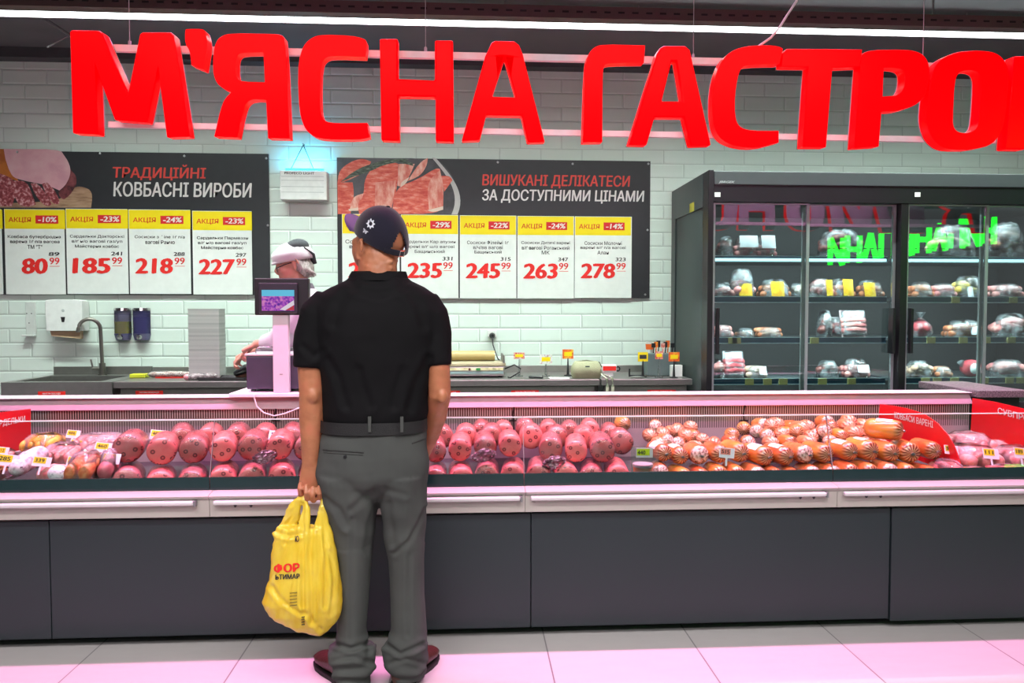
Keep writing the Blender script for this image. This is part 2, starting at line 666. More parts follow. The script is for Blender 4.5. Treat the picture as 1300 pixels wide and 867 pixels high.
LET.append(('О', [[(x + 222, y + 3) for x, y in lp] for lp in LET[11][1]], 1))
LET.append(('М', [[(x * 1.02 + 1420, y + 23) for x, y in LET[0][1][0]]], 0))
LET.append(('І', [[(1705, 76), (1742, 76), (1730, 201), (1693, 200)]], 0))
LET.append(('Я', [[(x * 1.06 + 1490, y + 25) for x, y in lp] for lp in LET[2][1]], 1))
sign = thing('letter_sign', 'row of big glowing red block letters hanging over the meat counter', 'sign', SP(650, 185))
n = NT('glowing_red_acrylic')
n.set(col=hexc('#c80008'), em=(1.0, 0.0, 0.001, 1), ems=0.90, rough=0.22, spec=0.04)
M_acr = n.m
M_sback = mat('letter_back_grey', '#949f9c', 0.6)
for nm, loops, rnd in LET:
    if rnd:
        loops = [soften(lp) for lp in loops]
    b = MB()
    b.prism(loops, lambda u, v, d: SP(u, v, 0.055 * d), 0, 0)
    o = b.build('letter', M_acr, sign, smooth=30, bevel=0.006)
    b = MB()
    b.prism(loops, lambda u, v, d: SP(u, v, 0.056 + 0.004 * d), 0, 0)
    attach(b.build('letter_back', M_sback, None, smooth=30), o)

M_rail = mat('sign_rail_white', '#e6d9e2', 0.35)
for (ya, yb), hh in (((54.5, 80.5), 4.3), ((154, 175), 3.6)):
    b = MB()
    pts = []
    for px, py in ((128, ya), (1880, yb + (yb - ya) * 0.53)):
        for s_ in (-hh, hh):
            pts += [SP(px, py + s_, 0.061), SP(px, py + s_, 0.085)]
    b.add(pts, [(0, 1, 3, 2), (4, 6, 7, 5), (0, 4, 5, 1), (2, 3, 7, 6), (0, 2, 6, 4), (1, 5, 7, 3)])
    b.build('rail', M_rail, sign, smooth=0)
for px, y0, y1 in ((154, 0, 55), (539, 0, 63), (887, -5, 72), (1185, -5, 78)):
    b = MB()
    a = SP(px, y1, 0.073)
    b.cyl(a, (a.x, a.y, 3.172), 0.0016, n=6)
    b.cyl(a + V((0, 0, -0.01)), a + V((0, 0, 0.03)), 0.006, n=8)
    b.build('hanging_wire', mat('wire_grey', '#9a979a', 0.4), sign)
b = MB()
b.tube([SP(967, 56, 0.05), SP(972, 52, 0.05), SP(985, 43, 0.05), SP(996, 30, 0.05), SP(1006, 14, 0.05), SP(1018, -4, 0.05), SP(1024, -30, 0.05), SP(1024, -60, 0.05), V((SP(1024, -60).x, SGY, 3.172))], 0.005, 8)
b.build('power_cable', M_cord_white, sign)

# ------------------------------------------------------------------ promotional banners
BY = WY - 0.016
M_board = mat('charcoal_board', '#2b2c2f', 0.38, var=0.05)
M_screw = mat('screw_head', '#b9bcbc', 0.3, 0.8)


def board(name, label, px0, py0, px1, py1, screws):
    a = P(px0, py0, BY); c = P(px1, py1, BY)
    t = thing(name, label, 'banner', ((a.x + c.x) / 2, WY, c.z))
    mb = MB(); mb.box(a.x, c.x, BY, WY - 0.0005, c.z, a.z)
    mb.build('board', M_board, t, smooth=0)
    for sx, sy in screws:
        q = P(sx, sy, BY)
        m_ = MB(); m_.lathe([(0.001, -0.006), (0.006, -0.005), (0.008, -0.001), (0.008, 0.002)], 12, Matrix.Translation(q) @ Matrix.Rotation(radians(-90), 4, 'X'))
        m_.build('screw', M_screw, t)
    return t


bl = board('promo_banner', 'charcoal wall banner with sliced sausage picture, at the left above the sink', -70, 190.5, 343, 374.5, [(22, 193), (127, 195), (234, 198), (338, 201), (340, 286)])
brd = board('promo_banner', 'charcoal wall banner with sliced raw ham picture, behind the man in the cap', 427.5, 200, 824.5, 378.5, [(632, 206), (727, 208), (823, 208), (822, 292), (819, 374)])


def print_on(t, body, px0, py0, px1, py1, m, bold=0.03, shear=0.08, lift=0.002, name='heading', Y=None, skew=0.0):
    mb = MB()
    text_on(mb, body, on_wall(px0, py0, px1, py1, (BY if Y is None else Y) - lift, skew), bold, shear)
    return mb.build(name, m, t, smooth=0, fix=False)


M_hred = mat('heading_red', '#d9463c', 0.5, var=0)
print_on(bl, 'ТРАДИЦІЙНІ', 143, 208, 262, 229.5, M_hred)
print_on(bl, 'КОВБАСНІ ВИРОБИ', 143.5, 230.5, 320, 251, M_whiteprint)
print_on(brd, 'ВИШУКАНІ ДЕЛІКАТЕСИ', 612, 221, 800, 240, M_hred)
print_on(brd, 'ЗА ДОСТУПНИМИ ЦІНАМИ', 612, 240, 818, 259, M_whiteprint)


def flat_poly(t, name, pts, m, lift, org=None):
    """a flat printed shape on the board, pixel outline"""
    mb = MB()
    Yp = BY - lift
    mb.prism([soften(pts, 2)], lambda u, v, d: P(u, v, Yp), back=False)
    # prism without a back keeps the winding of the sample direction; face it to the room
    o = mb.build(name, m, t, smooth=0, fix=False)
    for q in o.data.polygons:
        if q.normal.y > 0:
            q.flip()
    return o


def blotch(name, a, c, e, scale, stretch=(1, 1, 1), lo=0.35, mid=0.5, hi=0.68):
    if name in MATS:
        return MATS[name]
    n = NT(name)
    f = n.noise(n.coords(scale=stretch), scale, 5, 0.6)
    n.l(n.ramp(f, [(lo, hexc(a)), (mid, hexc(c)), (hi, hexc(e))]), n.b.inputs['Base Color'])
    n.set(rough=0.45)
    MATS[name] = n.m
    return n.m


def z4(pts): return [(x / 7.222, y / 7.22 + 180) for x, y in pts]
def z5(pts): return [(x / 7.222 + 420, y / 7.22 + 190) for x, y in pts]


M_ham = blotch('printed_boiled_sausage', '#cf98a2', '#d8a3ab', '#dcb0b4', 9)
M_sal = blotch('printed_salami', '#7d2f35', '#a8555a', '#d3a4a6', 55, (1, 1, 1), 0.4, 0.52, 0.62)
M_cas = blotch('printed_casing', '#a85a24', '#c4722c', '#b46424', 8)
M_dk = blotch('printed_dark_sausage', '#3a1d20', '#6e3338', '#8a4a4c', 22)
M_wood = blotch('printed_wood_board', '#8a6a52', '#a58468', '#b59478', 10, (1, 1, 6))
flat_poly(bl, 'printed_picture', z4([(-440, 560), (250, 560), (560, 530), (600, 470), (700, 405), (790, 420), (838, 455), (846, 520), (835, 603), (-440, 603)]), M_wood, 0.0012)
flat_poly(bl, 'printed_picture', z4([(640, 250), (690, 300), (704, 350), (694, 410), (640, 490), (585, 530), (545, 505), (535, 455), (590, 420)]), M_dk, 0.0016)
flat_poly(bl, 'printed_picture', z4([(-440, 66), (40, 66), (60, 130), (120, 260), (170, 360), (20, 320), (-440, 180)]), M_cas, 0.0014)
flat_poly(bl, 'printed_picture', z4([(34, 66), (550, 68), (585, 120), (625, 180), (648, 250), (640, 320), (600, 400), (545, 446), (440, 400), (240, 360), (120, 330), (80, 250), (50, 160)]), M_ham, 0.0018)
for k, pts in enumerate(([(-400, 250), (-100, 270), (40, 300), (130, 350), (160, 440), (110, 590), (-440, 590)],
                         [(110, 360), (200, 352), (260, 390), (290, 470), (330, 575), (270, 595), (180, 590), (130, 500)],
                         [(280, 382), (330, 375), (390, 430), (440, 510), (475, 570), (455, 592), (400, 580), (330, 500)],
                         [(385, 385), (430, 370), (500, 440), (548, 540), (540, 572), (490, 570), (430, 500)])):
    flat_poly(bl, 'printed_picture', z4(pts), M_sal, 0.0021 + 0.0004 * k)
M_pro = blotch('printed_raw_ham', '#c9463a', '#dd6a58', '#e8a596', 14, (1, 1, 3), 0.36, 0.52, 0.7)
M_pro2 = blotch('printed_pale_ham', '#d3695c', '#e09484', '#ecc0b0', 12, (2, 1, 1))
M_fat = mat('printed_fat', '#e2c9ba', 0.5, var=0.05)
M_rose = blotch('printed_rosemary', '#232c26', '#465548', '#7d8878', 30, (1, 1, 4))
M_plate = mat('printed_plate_rim', '#b9b8b6', 0.5, var=0.05)
M_pgrey = blotch('printed_grey_slate', '#3c3c3f', '#4c4c50', '#5a5a5e', 6)
flat_poly(brd, 'printed_picture', z5([(56, 78), (960, 78), (1040, 140), (1110, 230), (1150, 340), (1150, 460), (1110, 590), (62, 590)]), M_pgrey, 0.0010)
rim = []
for a in range(0, 13):
    t_ = a / 12
    rim.append((960 + 240 * sin(t_ * pi / 2 * 1.25) - 20 * t_ * t_, 74 + 520 * t_))
rim2 = [(x - 34 - 22 * (i / 12), y) for i, (x, y) in enumerate(rim)][::-1]
flat_poly(brd, 'printed_picture', z5(rim + rim2), M_plate, 0.0014)
shp = [([(60, 300), (200, 300), (215, 420), (180, 590), (64, 590)], M_pro), ([(75, 190), (180, 110), (290, 78), (370, 110), (330, 200), (120, 300), (62, 300)], M_pro),
       ([(200, 430), (300, 400), (300, 560), (170, 560)], M_pro2), ([(620, 130), (770, 130), (720, 250), (640, 340), (610, 330)], M_pro2),
       ([(820, 110), (890, 76), (880, 150), (820, 240), (700, 290)], M_pro2), ([(1010, 240), (1090, 240), (1116, 280), (1040, 385)], M_pro),
       ([(590, 350), (800, 270), (960, 170), (1000, 175), (1030, 330), (1030, 540), (940, 588), (560, 588)], M_pro),
       ([(880, 300), (1000, 185), (1034, 330), (1030, 520), (900, 550)], M_pro2),
       ([(885, 555), (1030, 518), (1030, 550), (940, 575)], M_fat), ([(160, 545), (250, 530), (250, 556), (170, 562)], M_fat),
       ([(640, 300), (720, 250), (690, 310), (640, 345)], M_fat), ([(420, 130), (560, 108), (618, 130), (612, 330), (560, 540), (470, 590), (260, 590), (245, 480), (300, 440), (310, 250)], M_pro),
       ([(410, 300), (600, 280), (560, 530), (400, 560)], M_pro2),
       ([(84, 300), (230, 180), (460, 100), (640, 78), (720, 90), (620, 115), (480, 140), (360, 200), (200, 250)], M_rose),
       ([(600, 85), (740, 110), (760, 150), (640, 120)], M_rose)]
for k, (pts, m_) in enumerate(shp):
    flat_poly(brd, 'printed_picture', z5(pts), m_, 0.0016 + 0.0002 * k)

# price cards in clear pockets
M_card = mat('card_white', '#e3e6e2', 0.35, var=0.03)
M_yel = mat('card_yellow', '#f2d90c', 0.4, var=0.02)
M_badge = mat('badge_red', '#d8232a', 0.4, var=0)
M_org = mat('action_orange', '#dd4a1e', 0.5, var=0)
M_fine = mat('fine_print', '#5a5c5e', 0.6, var=0)
CY = BY - 0.008


def price_card(x0, y0, x1, y1, disc, lines, old, price, label, tail='99', hide=False):
    a = P(x0, y0, CY); c = P(x1, y1, CY)
    t = thing('price_card', label, 'price card', ((a.x + c.x) / 2, CY, c.z), 'price cards on the wall banners')
    X = lambda u: x0 + (x1 - x0) * u
    Yp = lambda v: y0 + (y1 - y0) * v
    mb = MB(); mb.box(a.x, c.x, CY, BY - 0.003, c.z, a.z)
    mb.build('card', M_card, t, smooth=0)
    q = P(x0 + 0.6, y0 + 0.6, CY); r = P(x1 - 0.6, Yp(0.235), CY)
    mb = MB(); mb.box(q.x, r.x, CY - 0.0006, CY, r.z, q.z); mb.build('header', M_yel, t, smooth=0)
    pr = lambda body, u0, v0, u1, v1, m, nm, bold=0.02, sh=0.06: print_on(t, body, X(u0), Yp(v0), X(u1), Yp(v1), m, bold, sh, 0.0016, nm, CY)
    pr('АКЦІЯ', 0.07, 0.095, 0.44, 0.165, M_org, 'action_text', 0.025)
    if disc:
        q = P(X(0.51), Yp(0.075), CY); r = P(X(0.88), Yp(0.172), CY)
        mb = MB(); mb.box(q.x, r.x, CY - 0.0012, CY - 0.0006, r.z, q.z)
        bd = mb.build('discount_badge', M_badge, t, smooth=0)
        mb = MB(); text_on(mb, disc, on_wall(X(0.55), Yp(0.09), X(0.85), Yp(0.155), CY - 0.0019), 0.035, 0.1)
        attach(mb.build('discount_text', M_whiteprint, None, smooth=0, fix=False), bd)
    for k, (s_, u0, u1) in enumerate(lines):
        pr(s_, u0, 0.305 + 0.058 * k, u1, 0.352 + 0.058 * k, M_blackprint, 'product_text', 0.012, 0.0)
    if old:
        pr(old, 0.72, 0.505, 0.90, 0.55, M_blackprint, 'old_price', 0.025)
    w_ = 0.62 if len(price) == 3 else 0.44
    pr(price, 0.72 - w_, 0.575, 0.715, 0.762, M_redprint, 'price', 0.055)
    pr(tail, 0.735, 0.57, 0.90, 0.65, M_redprint, 'price_cents', 0.02)
    q = P(X(0.74), Yp(0.668), CY); r = P(X(0.9), Yp(0.674), CY)
    mb = MB(); mb.box(q.x, r.x, CY - 0.0008, CY, r.z, q.z); mb.build('underline', M_redprint, t, smooth=0)
    return t


L0 = [(5, 265.3, 83.5, 373.7, '-10%', [('Ковбаса бутербродна', .06, .92), ('варена 1ґ п/а вагова', .1, .9), ('ТМ "Т"', .38, .62)], '89', '80', 'white and yellow price card showing 80,99 on the left banner'),
      (83.2, 264.8, 163.3, 373.2, '-23%', [('Сардельки Докторські', .07, .93), ('в/ґ н/о вагові газ/уп', .1, .9), ('Майстерня ковбас', .15, .85)], '241', '185', 'white and yellow price card showing 185,99 on the left banner'),
      (163, 265.8, 242.6, 373.2, '-24%', [('Сосиски з філе 1ґ п/а', .1, .9), ('вагові Ранчо', .27, .74)], '288', '218', 'white and yellow price card showing 218,99 on the left banner'),
      (243.8, 267.5, 320.5, 374, '-23%', [('Сардельки Пармезан', .08, .93), ('в/ґ н/о вагові газ/уп', .1, .9), ('Майстерня ковбас', .15, .85)], '297', '227', 'white and yellow price card showing 227,99, last one on the left banner')]
for r in L0:
    price_card(*r)
t = price_card(-76, 265, 4, 373.5, '-15%', [], None, '199', 'price card cut by the left picture edge, beside the 80,99 card')
R0 = [(434, 271.5, 507.5, 378.5, None, [('Сосиски', .06, .5), ('вагові', .13, .5)], None, '205', 'price card with yellow header mostly hidden behind the cap and head of the man'),
      (509, 272.3, 582, 378.5, '-29%', [('Сардельки Кар апузин', .04, .95), ('варені в/ґ ш/о вагові', .06, .93), ('Бащинський', .24, .76)], '331', '235', 'white and yellow price card showing 235,99, right beside the man in the cap'),
      (583.6, 273.2, 655.5, 378.7, '-22%', [('Сосиски Філейні 1ґ', .13, .86), ('в/ч/вв вагові', .24, .76), ('Бащинський', .26, .74)], '315', '245', 'white and yellow price card showing 245,99 on the right banner'),
      (656.8, 274, 728.6, 378.9, '-24%', [('Сосиски Дитячі варені', .07, .93), ('в/ґ вагові Роганський', .08, .92), ('МК', .43, .57)], '347', '263', 'white and yellow price card showing 263,99 on the right banner'),
      (729.8, 274.6, 801.5, 378.3, '-14%', [('Сосиски Молочні', .17, .83), ('варені в/ґ п/а вагові', .1, .9), ('Алан', .4, .6)], '323', '278', 'white and yellow price card showing 278,99, last one on the right banner')]
for r in R0:
    price_card(*r)

# ------------------------------------------------------------------ insect lamp between the banners
FY = WY - 0.11
fl = thing('insect_lamp', 'white insect lamp with blue glow hanging by a chain between the banners', 'insect lamp', P(385, 254, WY))
a = P(355, 216, FY); c = P(415, 254, FY)
b = MB(); b.box(a.x, c.x, FY, WY - 0.02, c.z, a.z); fb = b.build('housing', M_white, fl, smooth=0, bevel=0.006)
b = MB()
for v in (224, 229, 237, 244):
    z = Zat(v, FY, 385); b.box(a.x + 0.01, c.x - 0.02, FY - 0.0012, FY + 0.001, z - 0.0015, z + 0.0015)
b.build('groove', mat('groove_grey', '#b6bab8', 0.6), fl, smooth=0)
b = MB(); b.cyl((a.x + 0.03, FY + 0.05, a.z + 0.012), (c.x - 0.03, FY + 0.05, a.z + 0.012), 0.011, n=12)
b.build('glow_tube', emat('blue_tube', '#20c8ff', 9.0), fl)
b = MB(); q0 = P(385, 184, WY - 0.03)
for xx in (a.x + 0.06, c.x - 0.09):
    b.cyl(q0, (xx, FY + 0.04, a.z), 0.0028, n=6)
b.build('chain', mat('chain_dark', '#3a3f42', 0.4), fl)
b = MB(); b.cyl((q0.x, WY - 0.045, q0.z + 0.004), (q0.x, WY + 0.002, q0.z + 0.004), 0.006, n=8)
b.build('hook', M_steel, fl)
b = MB(); text_on(b, 'PROFECO LIGHT', on_wall(361, 218.2, 399, 221.6, FY - 0.0016), 0.02, 0); b.build('lettering', M_blackprint, fl, smooth=0, fix=False)
d = bpy.data.lights.new('insect_lamp_light', 'AREA'); d.shape = 'RECTANGLE'; d.size = 0.24; d.size_y = 0.03; d.energy = 1.6; d.color = (0.05, 0.65, 1.0)
o = bpy.data.objects.new('insect_lamp_light', d); COL.objects.link(o); o.location = ((a.x + c.x) / 2, FY + 0.05, a.z + 0.028); o.rotation_euler = (radians(180 - 30), 0, 0)

# ------------------------------------------------------------------ work counter along the wall
TZ = 0.928                       # worktop height
TF, TB = 4.83, WY - 0.002        # front and back edge


def steel_table(label, px0, px1, stickers, splash=True):
    x0 = Xat(px0, TF, 485); x1 = Xat(px1, TF, 485)
    t = thing('steel_table', label, 'table', ((x0 + x1) / 2, (TF + TB) / 2, 0))
    b = MB(); b.box(x0, x1, TF, TB - 0.03, TZ - 0.04, TZ); b.build('worktop', M_steel, t, smooth=0, bevel=0.004)
    if splash:
        b = MB(); b.box(x0, x1, TB - 0.03, TB - 0.004, TZ - 0.04, TZ + 0.05); b.build('upstand', M_steel, t, smooth=0, bevel=0.003)
    b = MB(); b.box(x0 + 0.03, x1 - 0.03, TF + 0.03, TF + 0.05, TZ - 0.16, TZ - 0.04); b.build('apron', M_steel_dark, t, smooth=0)
    b = MB(); b.box(x0 + 0.03, x1 - 0.03, TF + 0.06, TB - 0.06, 0.22, 0.25); b.build('lower_shelf', M_steel_dark, t, smooth=0)
    for lx in (x0 + 0.03, x1 - 0.07):
        for ly in (TF + 0.055, TB - 0.09):
            b = MB(); b.box(lx, lx + 0.04, ly, ly + 0.04, 0.0, TZ - 0.04); b.build('leg', M_steel_dark, t, smooth=0)
    for s0, s1, sy0, sy1 in stickers:
        a = P(s0, sy0, TF + 0.0285); c = P(s1, sy1, TF + 0.0285)
        b = MB(); b.box(a.x, c.x, TF + 0.0285, TF + 0.0305, c.z, a.z)
        st = b.build('sticker', M_red, t, smooth=0)
        tag(st, 'red sticker on the table front')
        b = MB(); text_on(b, 'ГОТОВА ПРОДУКЦІЯ', on_wall(s0 + 5, sy0 + 1.2, s1 - 5, sy0 + 3.2, TF + 0.0275), 0.02, 0)
        attach(b.build('lettering', M_whiteprint, None, smooth=0, fix=False), st)
    return t


steel_table('steel work table beside the sink, behind the scale and the white trays', 144, 560, [(172, 207, 496, 502)])
steel_table('steel work table under the wrapping machine, right of the man', 562, 761.5, [(649, 684, 495.5, 502), (570, 584, 496, 502)])
steel_table('steel work table beside the fridge, carrying the price flag tub', 763.5, 879, [(730 + 92, 730 + 128, 495, 501)])

# sink
sx0, sx1 = Xat(1, TF, 485), Xat(142, TF, 485)
sk = thing('sink_unit', 'steel sink unit with a deep basin and tap under the left banner', 'sink', ((sx0 + sx1) / 2, (TF + TB) / 2, 0))
b = MB()
ix0, ix1, iy0, iy1 = sx0 + 0.05, sx1 - 0.10, TF + 0.06, TB - 0.16
for x0, x1, y0, y1 in ((sx0, ix0, TF, TB - 0.03), (ix1, sx1, TF, TB - 0.03), (ix0, ix1, TF, iy0), (ix0, ix1, iy1, TB - 0.03)):
    b.box(x0, x1, y0, y1, TZ - 0.04, TZ)
b.box(sx0, sx1, TF, TF + 0.012, TZ - 0.30, TZ - 0.0402)
b.build('rim', M_steel, sk, smooth=0)
b = MB(); t_ = 0.012
b.box(ix0, ix1, iy0, iy1, TZ - 0.30, TZ - 0.288)
b.box(ix0 - t_, ix0, iy0, iy1, TZ - 0.30, TZ - 0.041); b.box(ix1, ix1 + t_, iy0, iy1, TZ - 0.30, TZ - 0.041)
b.box(ix0, ix1, iy0 - t_, iy0, TZ - 0.30, TZ - 0.041); b.box(ix0, ix1, iy1, iy1 + t_, TZ - 0.30, TZ - 0.041)
b.build('basin', M_steel_dark, sk, smooth=0)
b = MB(); b.box(Xat(68, TB - 0.03, 465), sx1 - 0.002, TB - 0.03, TB - 0.004, TZ, TZ + 0.055); b.build('upstand', M_steel_dark, sk, smooth=0)
for lx in (sx0 + 0.02, sx1 - 0.06):
    for ly in (TF + 0.02, TB - 0.09):
        b = MB(); b.box(lx, lx + 0.04, ly, ly + 0.04, 0.0, TZ - 0.04); b.build('leg', M_steel_dark, sk, smooth=0)
fy = TB - 0.09
fx = P(130, 466, fy).x
b = MB(); b.cyl((fx, fy, TZ), (fx, fy, TZ + 0.085), 0.021, n=18); b.cyl((fx, fy, TZ - 0.001), (fx, fy, TZ + 0.008), 0.03, n=18)
zt = P(118, 405, fy).z
xl = P(106, 420, fy).x; rr_ = (fx - xl) / 2
path = [V((fx, fy, TZ + 0.08)), V((fx - 0.004, fy, (TZ + zt) / 2)), V((fx - 0.008, fy, zt - rr_))]
for k in range(1, 13):
    a = pi * k / 12
    path.append(V((fx - 0.008 - rr_ + rr_ * cos(a), fy - 0.05 * k / 12, zt - rr_ + rr_ * sin(a))))
path.append(path[-1] + V((-0.004, -0.003, -0.03)))
b.tube(path, 0.0125, 12)
fa = b.build('faucet', mat('tap_steel', '#8d8a84', 0.28, 0.95, 0.04), sk); tag(fa, 'curved brushed steel tap')
b = MB(); b.cyl((fx, fy, TZ + 0.045), (fx - 0.065, fy - 0.01, TZ + 0.045), 0.011, n=12); b.cyl((fx - 0.058, fy - 0.01, TZ + 0.045), (fx - 0.072, fy - 0.01, TZ + 0.11), 0.006, n=10)
attach(b.build('lever', mat('tap_steel', '#8d8a84'), None), fa)
a = P(48, 497, TF - 0.002); c = P(83, 503, TF - 0.002)
b = MB(); b.box(a.x, c.x, TF - 0.002, TF, c.z, a.z); st = b.build('sticker', M_red, sk, smooth=0); tag(st, 'red sticker on the sink front')
b = MB(); text_on(b, 'МИТТЯ ПОСУДУ', on_wall(54, 498.6, 77, 500.8, TF - 0.003), 0.02, 0); attach(b.build('lettering', M_whiteprint, None, smooth=0, fix=False), st)

# towel dispenser, soap, bracket, socket
DY = WY - 0.11
a = P(56.5, 380, DY); c = P(105, 420, DY)
t = thing('towel_dispenser', 'white folded paper towel dispenser on the tiled wall left of the tap', 'towel dispenser', ((a.x + c.x) / 2, WY, c.z))
b = MB()
prof = [(a.x + 0.012, a.z), (c.x - 0.012, a.z), (c.x, a.z - 0.02), (c.x - 0.004, c.z), (a.x + 0.006, c.z), (a.x, a.z - 0.02)]
b.prism([soften(prof, 2)], lambda u, v, d: V((u, DY + 0.1 * d, v)))
b.build('cover', M_white, t, bevel=0.008)
b = MB(); q = P(80, 406, DY); b.prism([[(q.x - 0.015, q.z + 0.02), (q.x + 0.015, q.z + 0.02), (q.x + 0.008, q.z - 0.016), (q.x - 0.008, q.z - 0.016)]], lambda u, v, d: V((u, DY - 0.002 + 0.004 * d, v)))
b.build('fill_window', M_black, t, smooth=0)
b = MB(); q = P(80, 394, DY); b.lathe([(0.001, 0.003), (0.010, 0.002), (0.011, 0)], 16, Matrix.Translation((q.x, DY, q.z)) @ Matrix.Rotation(radians(90), 4, 'X')); b.build('lock', mat('lock_grey', '#bfc5c3', 0.4), t)
b = MB(); a2 = P(63, 420, DY + 0.03); c2 = P(102, 430, DY + 0.03)
b.add([(a2.x, DY + 0.03, a2.z + 0.01), (c2.x, DY + 0.03, a2.z + 0.01), (c2.x + 0.004, DY + 0.02, c2.z), (a2.x + 0.02, DY + 0.015, c2.z + 0.02), (a2.x, DY + 0.07, a2.z + 0.01), (c2.x, DY + 0.07, a2.z + 0.01), (c2.x + 0.004, DY + 0.06, c2.z), (a2.x + 0.02, DY + 0.055, c2.z + 0.02)],
      [(0, 1, 2, 3), (7, 6, 5, 4), (0, 4, 5, 1), (1, 5, 6, 2), (2, 6, 7, 3), (3, 7, 4, 0)])
b.build('paper_towel', mat('brown_paper', '#a98f72', 0.8), t, smooth=0)

SY = WY - 0.075


def soap(px0, px1, level, liquid, label):
    a = P(px0, 391, SY); c = P(px1, 432, SY)
    t = thing('soap_dispenser', label, 'soap dispenser', ((a.x + c.x) / 2, WY, c.z), 'wall soap dispensers')
    xm = (a.x + c.x) / 2; hw = (c.x - a.x) / 2
    H = a.z - c.z
    def ring(z, k): return [V((xm + hw * k * cos(q), WY - 0.002 - 0.062 * k * max(0, sin(q)) ** 0.6, z)) for q in [pi * j / 14 for j in range(15)]]
    b = MB(); b.loft([ring(c.z + H * 0.2, 1), ring(a.z - H * 0.08, 1)]); b.build('tank', glass('purple_tank', '#cfc9e6', 1.4, 0.05, 1.0, 0.14, '#7a76b8') if level > 0.4 else glass('clear_tank', '#f2f0f8', 1.4, 0.05, 1.0, 0.10, '#8a86c0'), t)
    b = MB(); b.loft([ring(c.z + H * 0.205, 0.97), ring(c.z + H * (0.22 + level), 0.97)]); b.build('liquid', liquid, t)
    b = MB(); b.loft([ring(a.z - H * 0.08, 1.06), ring(a.z, 1.0)]); b.build('lid', M_chrome, t)
    b = MB(); b.loft([ring(c.z, 0.85), ring(c.z + H * 0.2, 1.05)]); b.build('base', mat('soap_base', '#5f5d80', 0.3), t)
    b = MB(); q = V((xm, WY - 0.062, c.z + H * 0.11)); b.lathe([(0.001, 0.022), (0.012, 0.02), (0.020, 0.008), (0.021, 0)], 18, Matrix.Translation(q) @ Matrix.Rotation(radians(90), 4, 'X')); b.build('push_button', M_chrome, t)


soap(140.5, 161.5, 0.36, mat('yellow_soap', '#d2d80e', 0.15), 'wall soap dispenser with yellow-green liquid, nearer the tap')
soap(164.5, 186, 0.5, mat('violet_soap', '#6d6ea8', 0.2), 'all-violet wall soap dispenser without yellow liquid, right of the tap')

a = P(31, 383, WY - 0.02); c = P(45, 427, WY - 0.02)
t = thing('wall_bracket', 'white empty wall bracket with screw holes left of the towel dispenser', 'bracket', ((a.x + c.x) / 2, WY, c.z))
b = MB(); b.box(a.x, c.x, WY - 0.012, WY - 0.0005, c.z, a.z); b.build('plate', mat('bracket_white', '#d5dad5', 0.35), t, smooth=0, bevel=0.003)
b = MB(); b.box(a.x - 0.01, c.x, WY - 0.05, WY - 0.0125, c.z, c.z + 0.012); b.build('lip', mat('bracket_white', '#d5dad5'), t, smooth=0, bevel=0.003)
b = MB()
for hx, hy in ((34, 398), (40, 398), (37, 410)):
    q = P(hx, hy, WY - 0.012); b.cyl((q.x, WY - 0.0135, q.z), (q.x, WY - 0.010, q.z), 0.004, n=10)
b.build('screw_hole', M_dark, t)

a = P(619, 419, WY - 0.03); c = P(630, 428, WY - 0.03)
t = thing('wall_socket', 'white wall socket with black plug above the wrapping machine', 'socket', ((a.x + c.x) / 2, WY, c.z))
b = MB(); b.box(a.x, c.x, WY - 0.03, WY - 0.0005, c.z, a.z); b.build('plate', M_white, t, smooth=0, bevel=0.004)
b = MB(); q = P(625, 426, WY - 0.05); b.lathe([(0.019, 0.0), (0.022, 0.01), (0.018, 0.03), (0.010, 0.045)], 14, Matrix.Translation((q.x, WY - 0.031, q.z)) @ Matrix.Rotation(radians(90), 4, 'X')); b.build('plug', M_black, t)
b = MB(); zz = [(625, 429), (626, 438), (629, 447), (632, 455), (640, 463)]
b.tube([P(x_, y_, WY - 0.07 - 0.03 * k) for k, (x_, y_) in enumerate(zz)], 0.0045, 8); b.build('cord', M_black, t)

# stack of white foam trays
TY = 5.1
x0, x1 = Xat(243, TY, 430), Xat(283, TY, 430)
ztop = Zat(392, TY, 262)
N = 34
_n = NT('foam_white'); _oi = _n.n('ShaderNodeObjectInfo')
_n.l(_n.ramp(_oi.outputs['Random'], [(0.0, hexc('#d3d8d4')), (0.5, hexc('#e9ede9')), (1.0, hexc('#f1f3f0'))]), _n.b.inputs['Base Color']); _n.set(rough=0.7)
trm = _n.m
b = MB()
hw, hd, hh = (x1 - x0) / 2, 0.065, 0.022
def tring(k, z): return [V(p) for p in [(-hw * k, -hd * k, z), (hw * k, -hd * k, z), (hw * k, hd * k, z), (-hw * k, hd * k, z)]]
b.loft([tring(0.90, 0), tring(1.0, hh), tring(0.965, hh), tring(0.87, 0.004)])
tm = b.mesh('foam_tray', trm, 0, True)
step = (ztop - TZ - hh) / (N - 1)
for k in range(N):
    o = bpy.data.objects.new('foam_tray', tm); COL.objects.link(o)
    o.location = ((x0 + x1) / 2 + random.uniform(-0.0008, 0.0008), TY, TZ + 0.0005 + k * step)
    tag(o, 'topmost white foam tray of the tall stack beside the saleswoman' if k == N - 1 else ('lowest white foam tray of the tall stack, standing on the steel table' if k == 0 else 'white foam tray within the tall stack between sink and saleswoman'),
        'tray', 'white foam trays stacked on the work table')

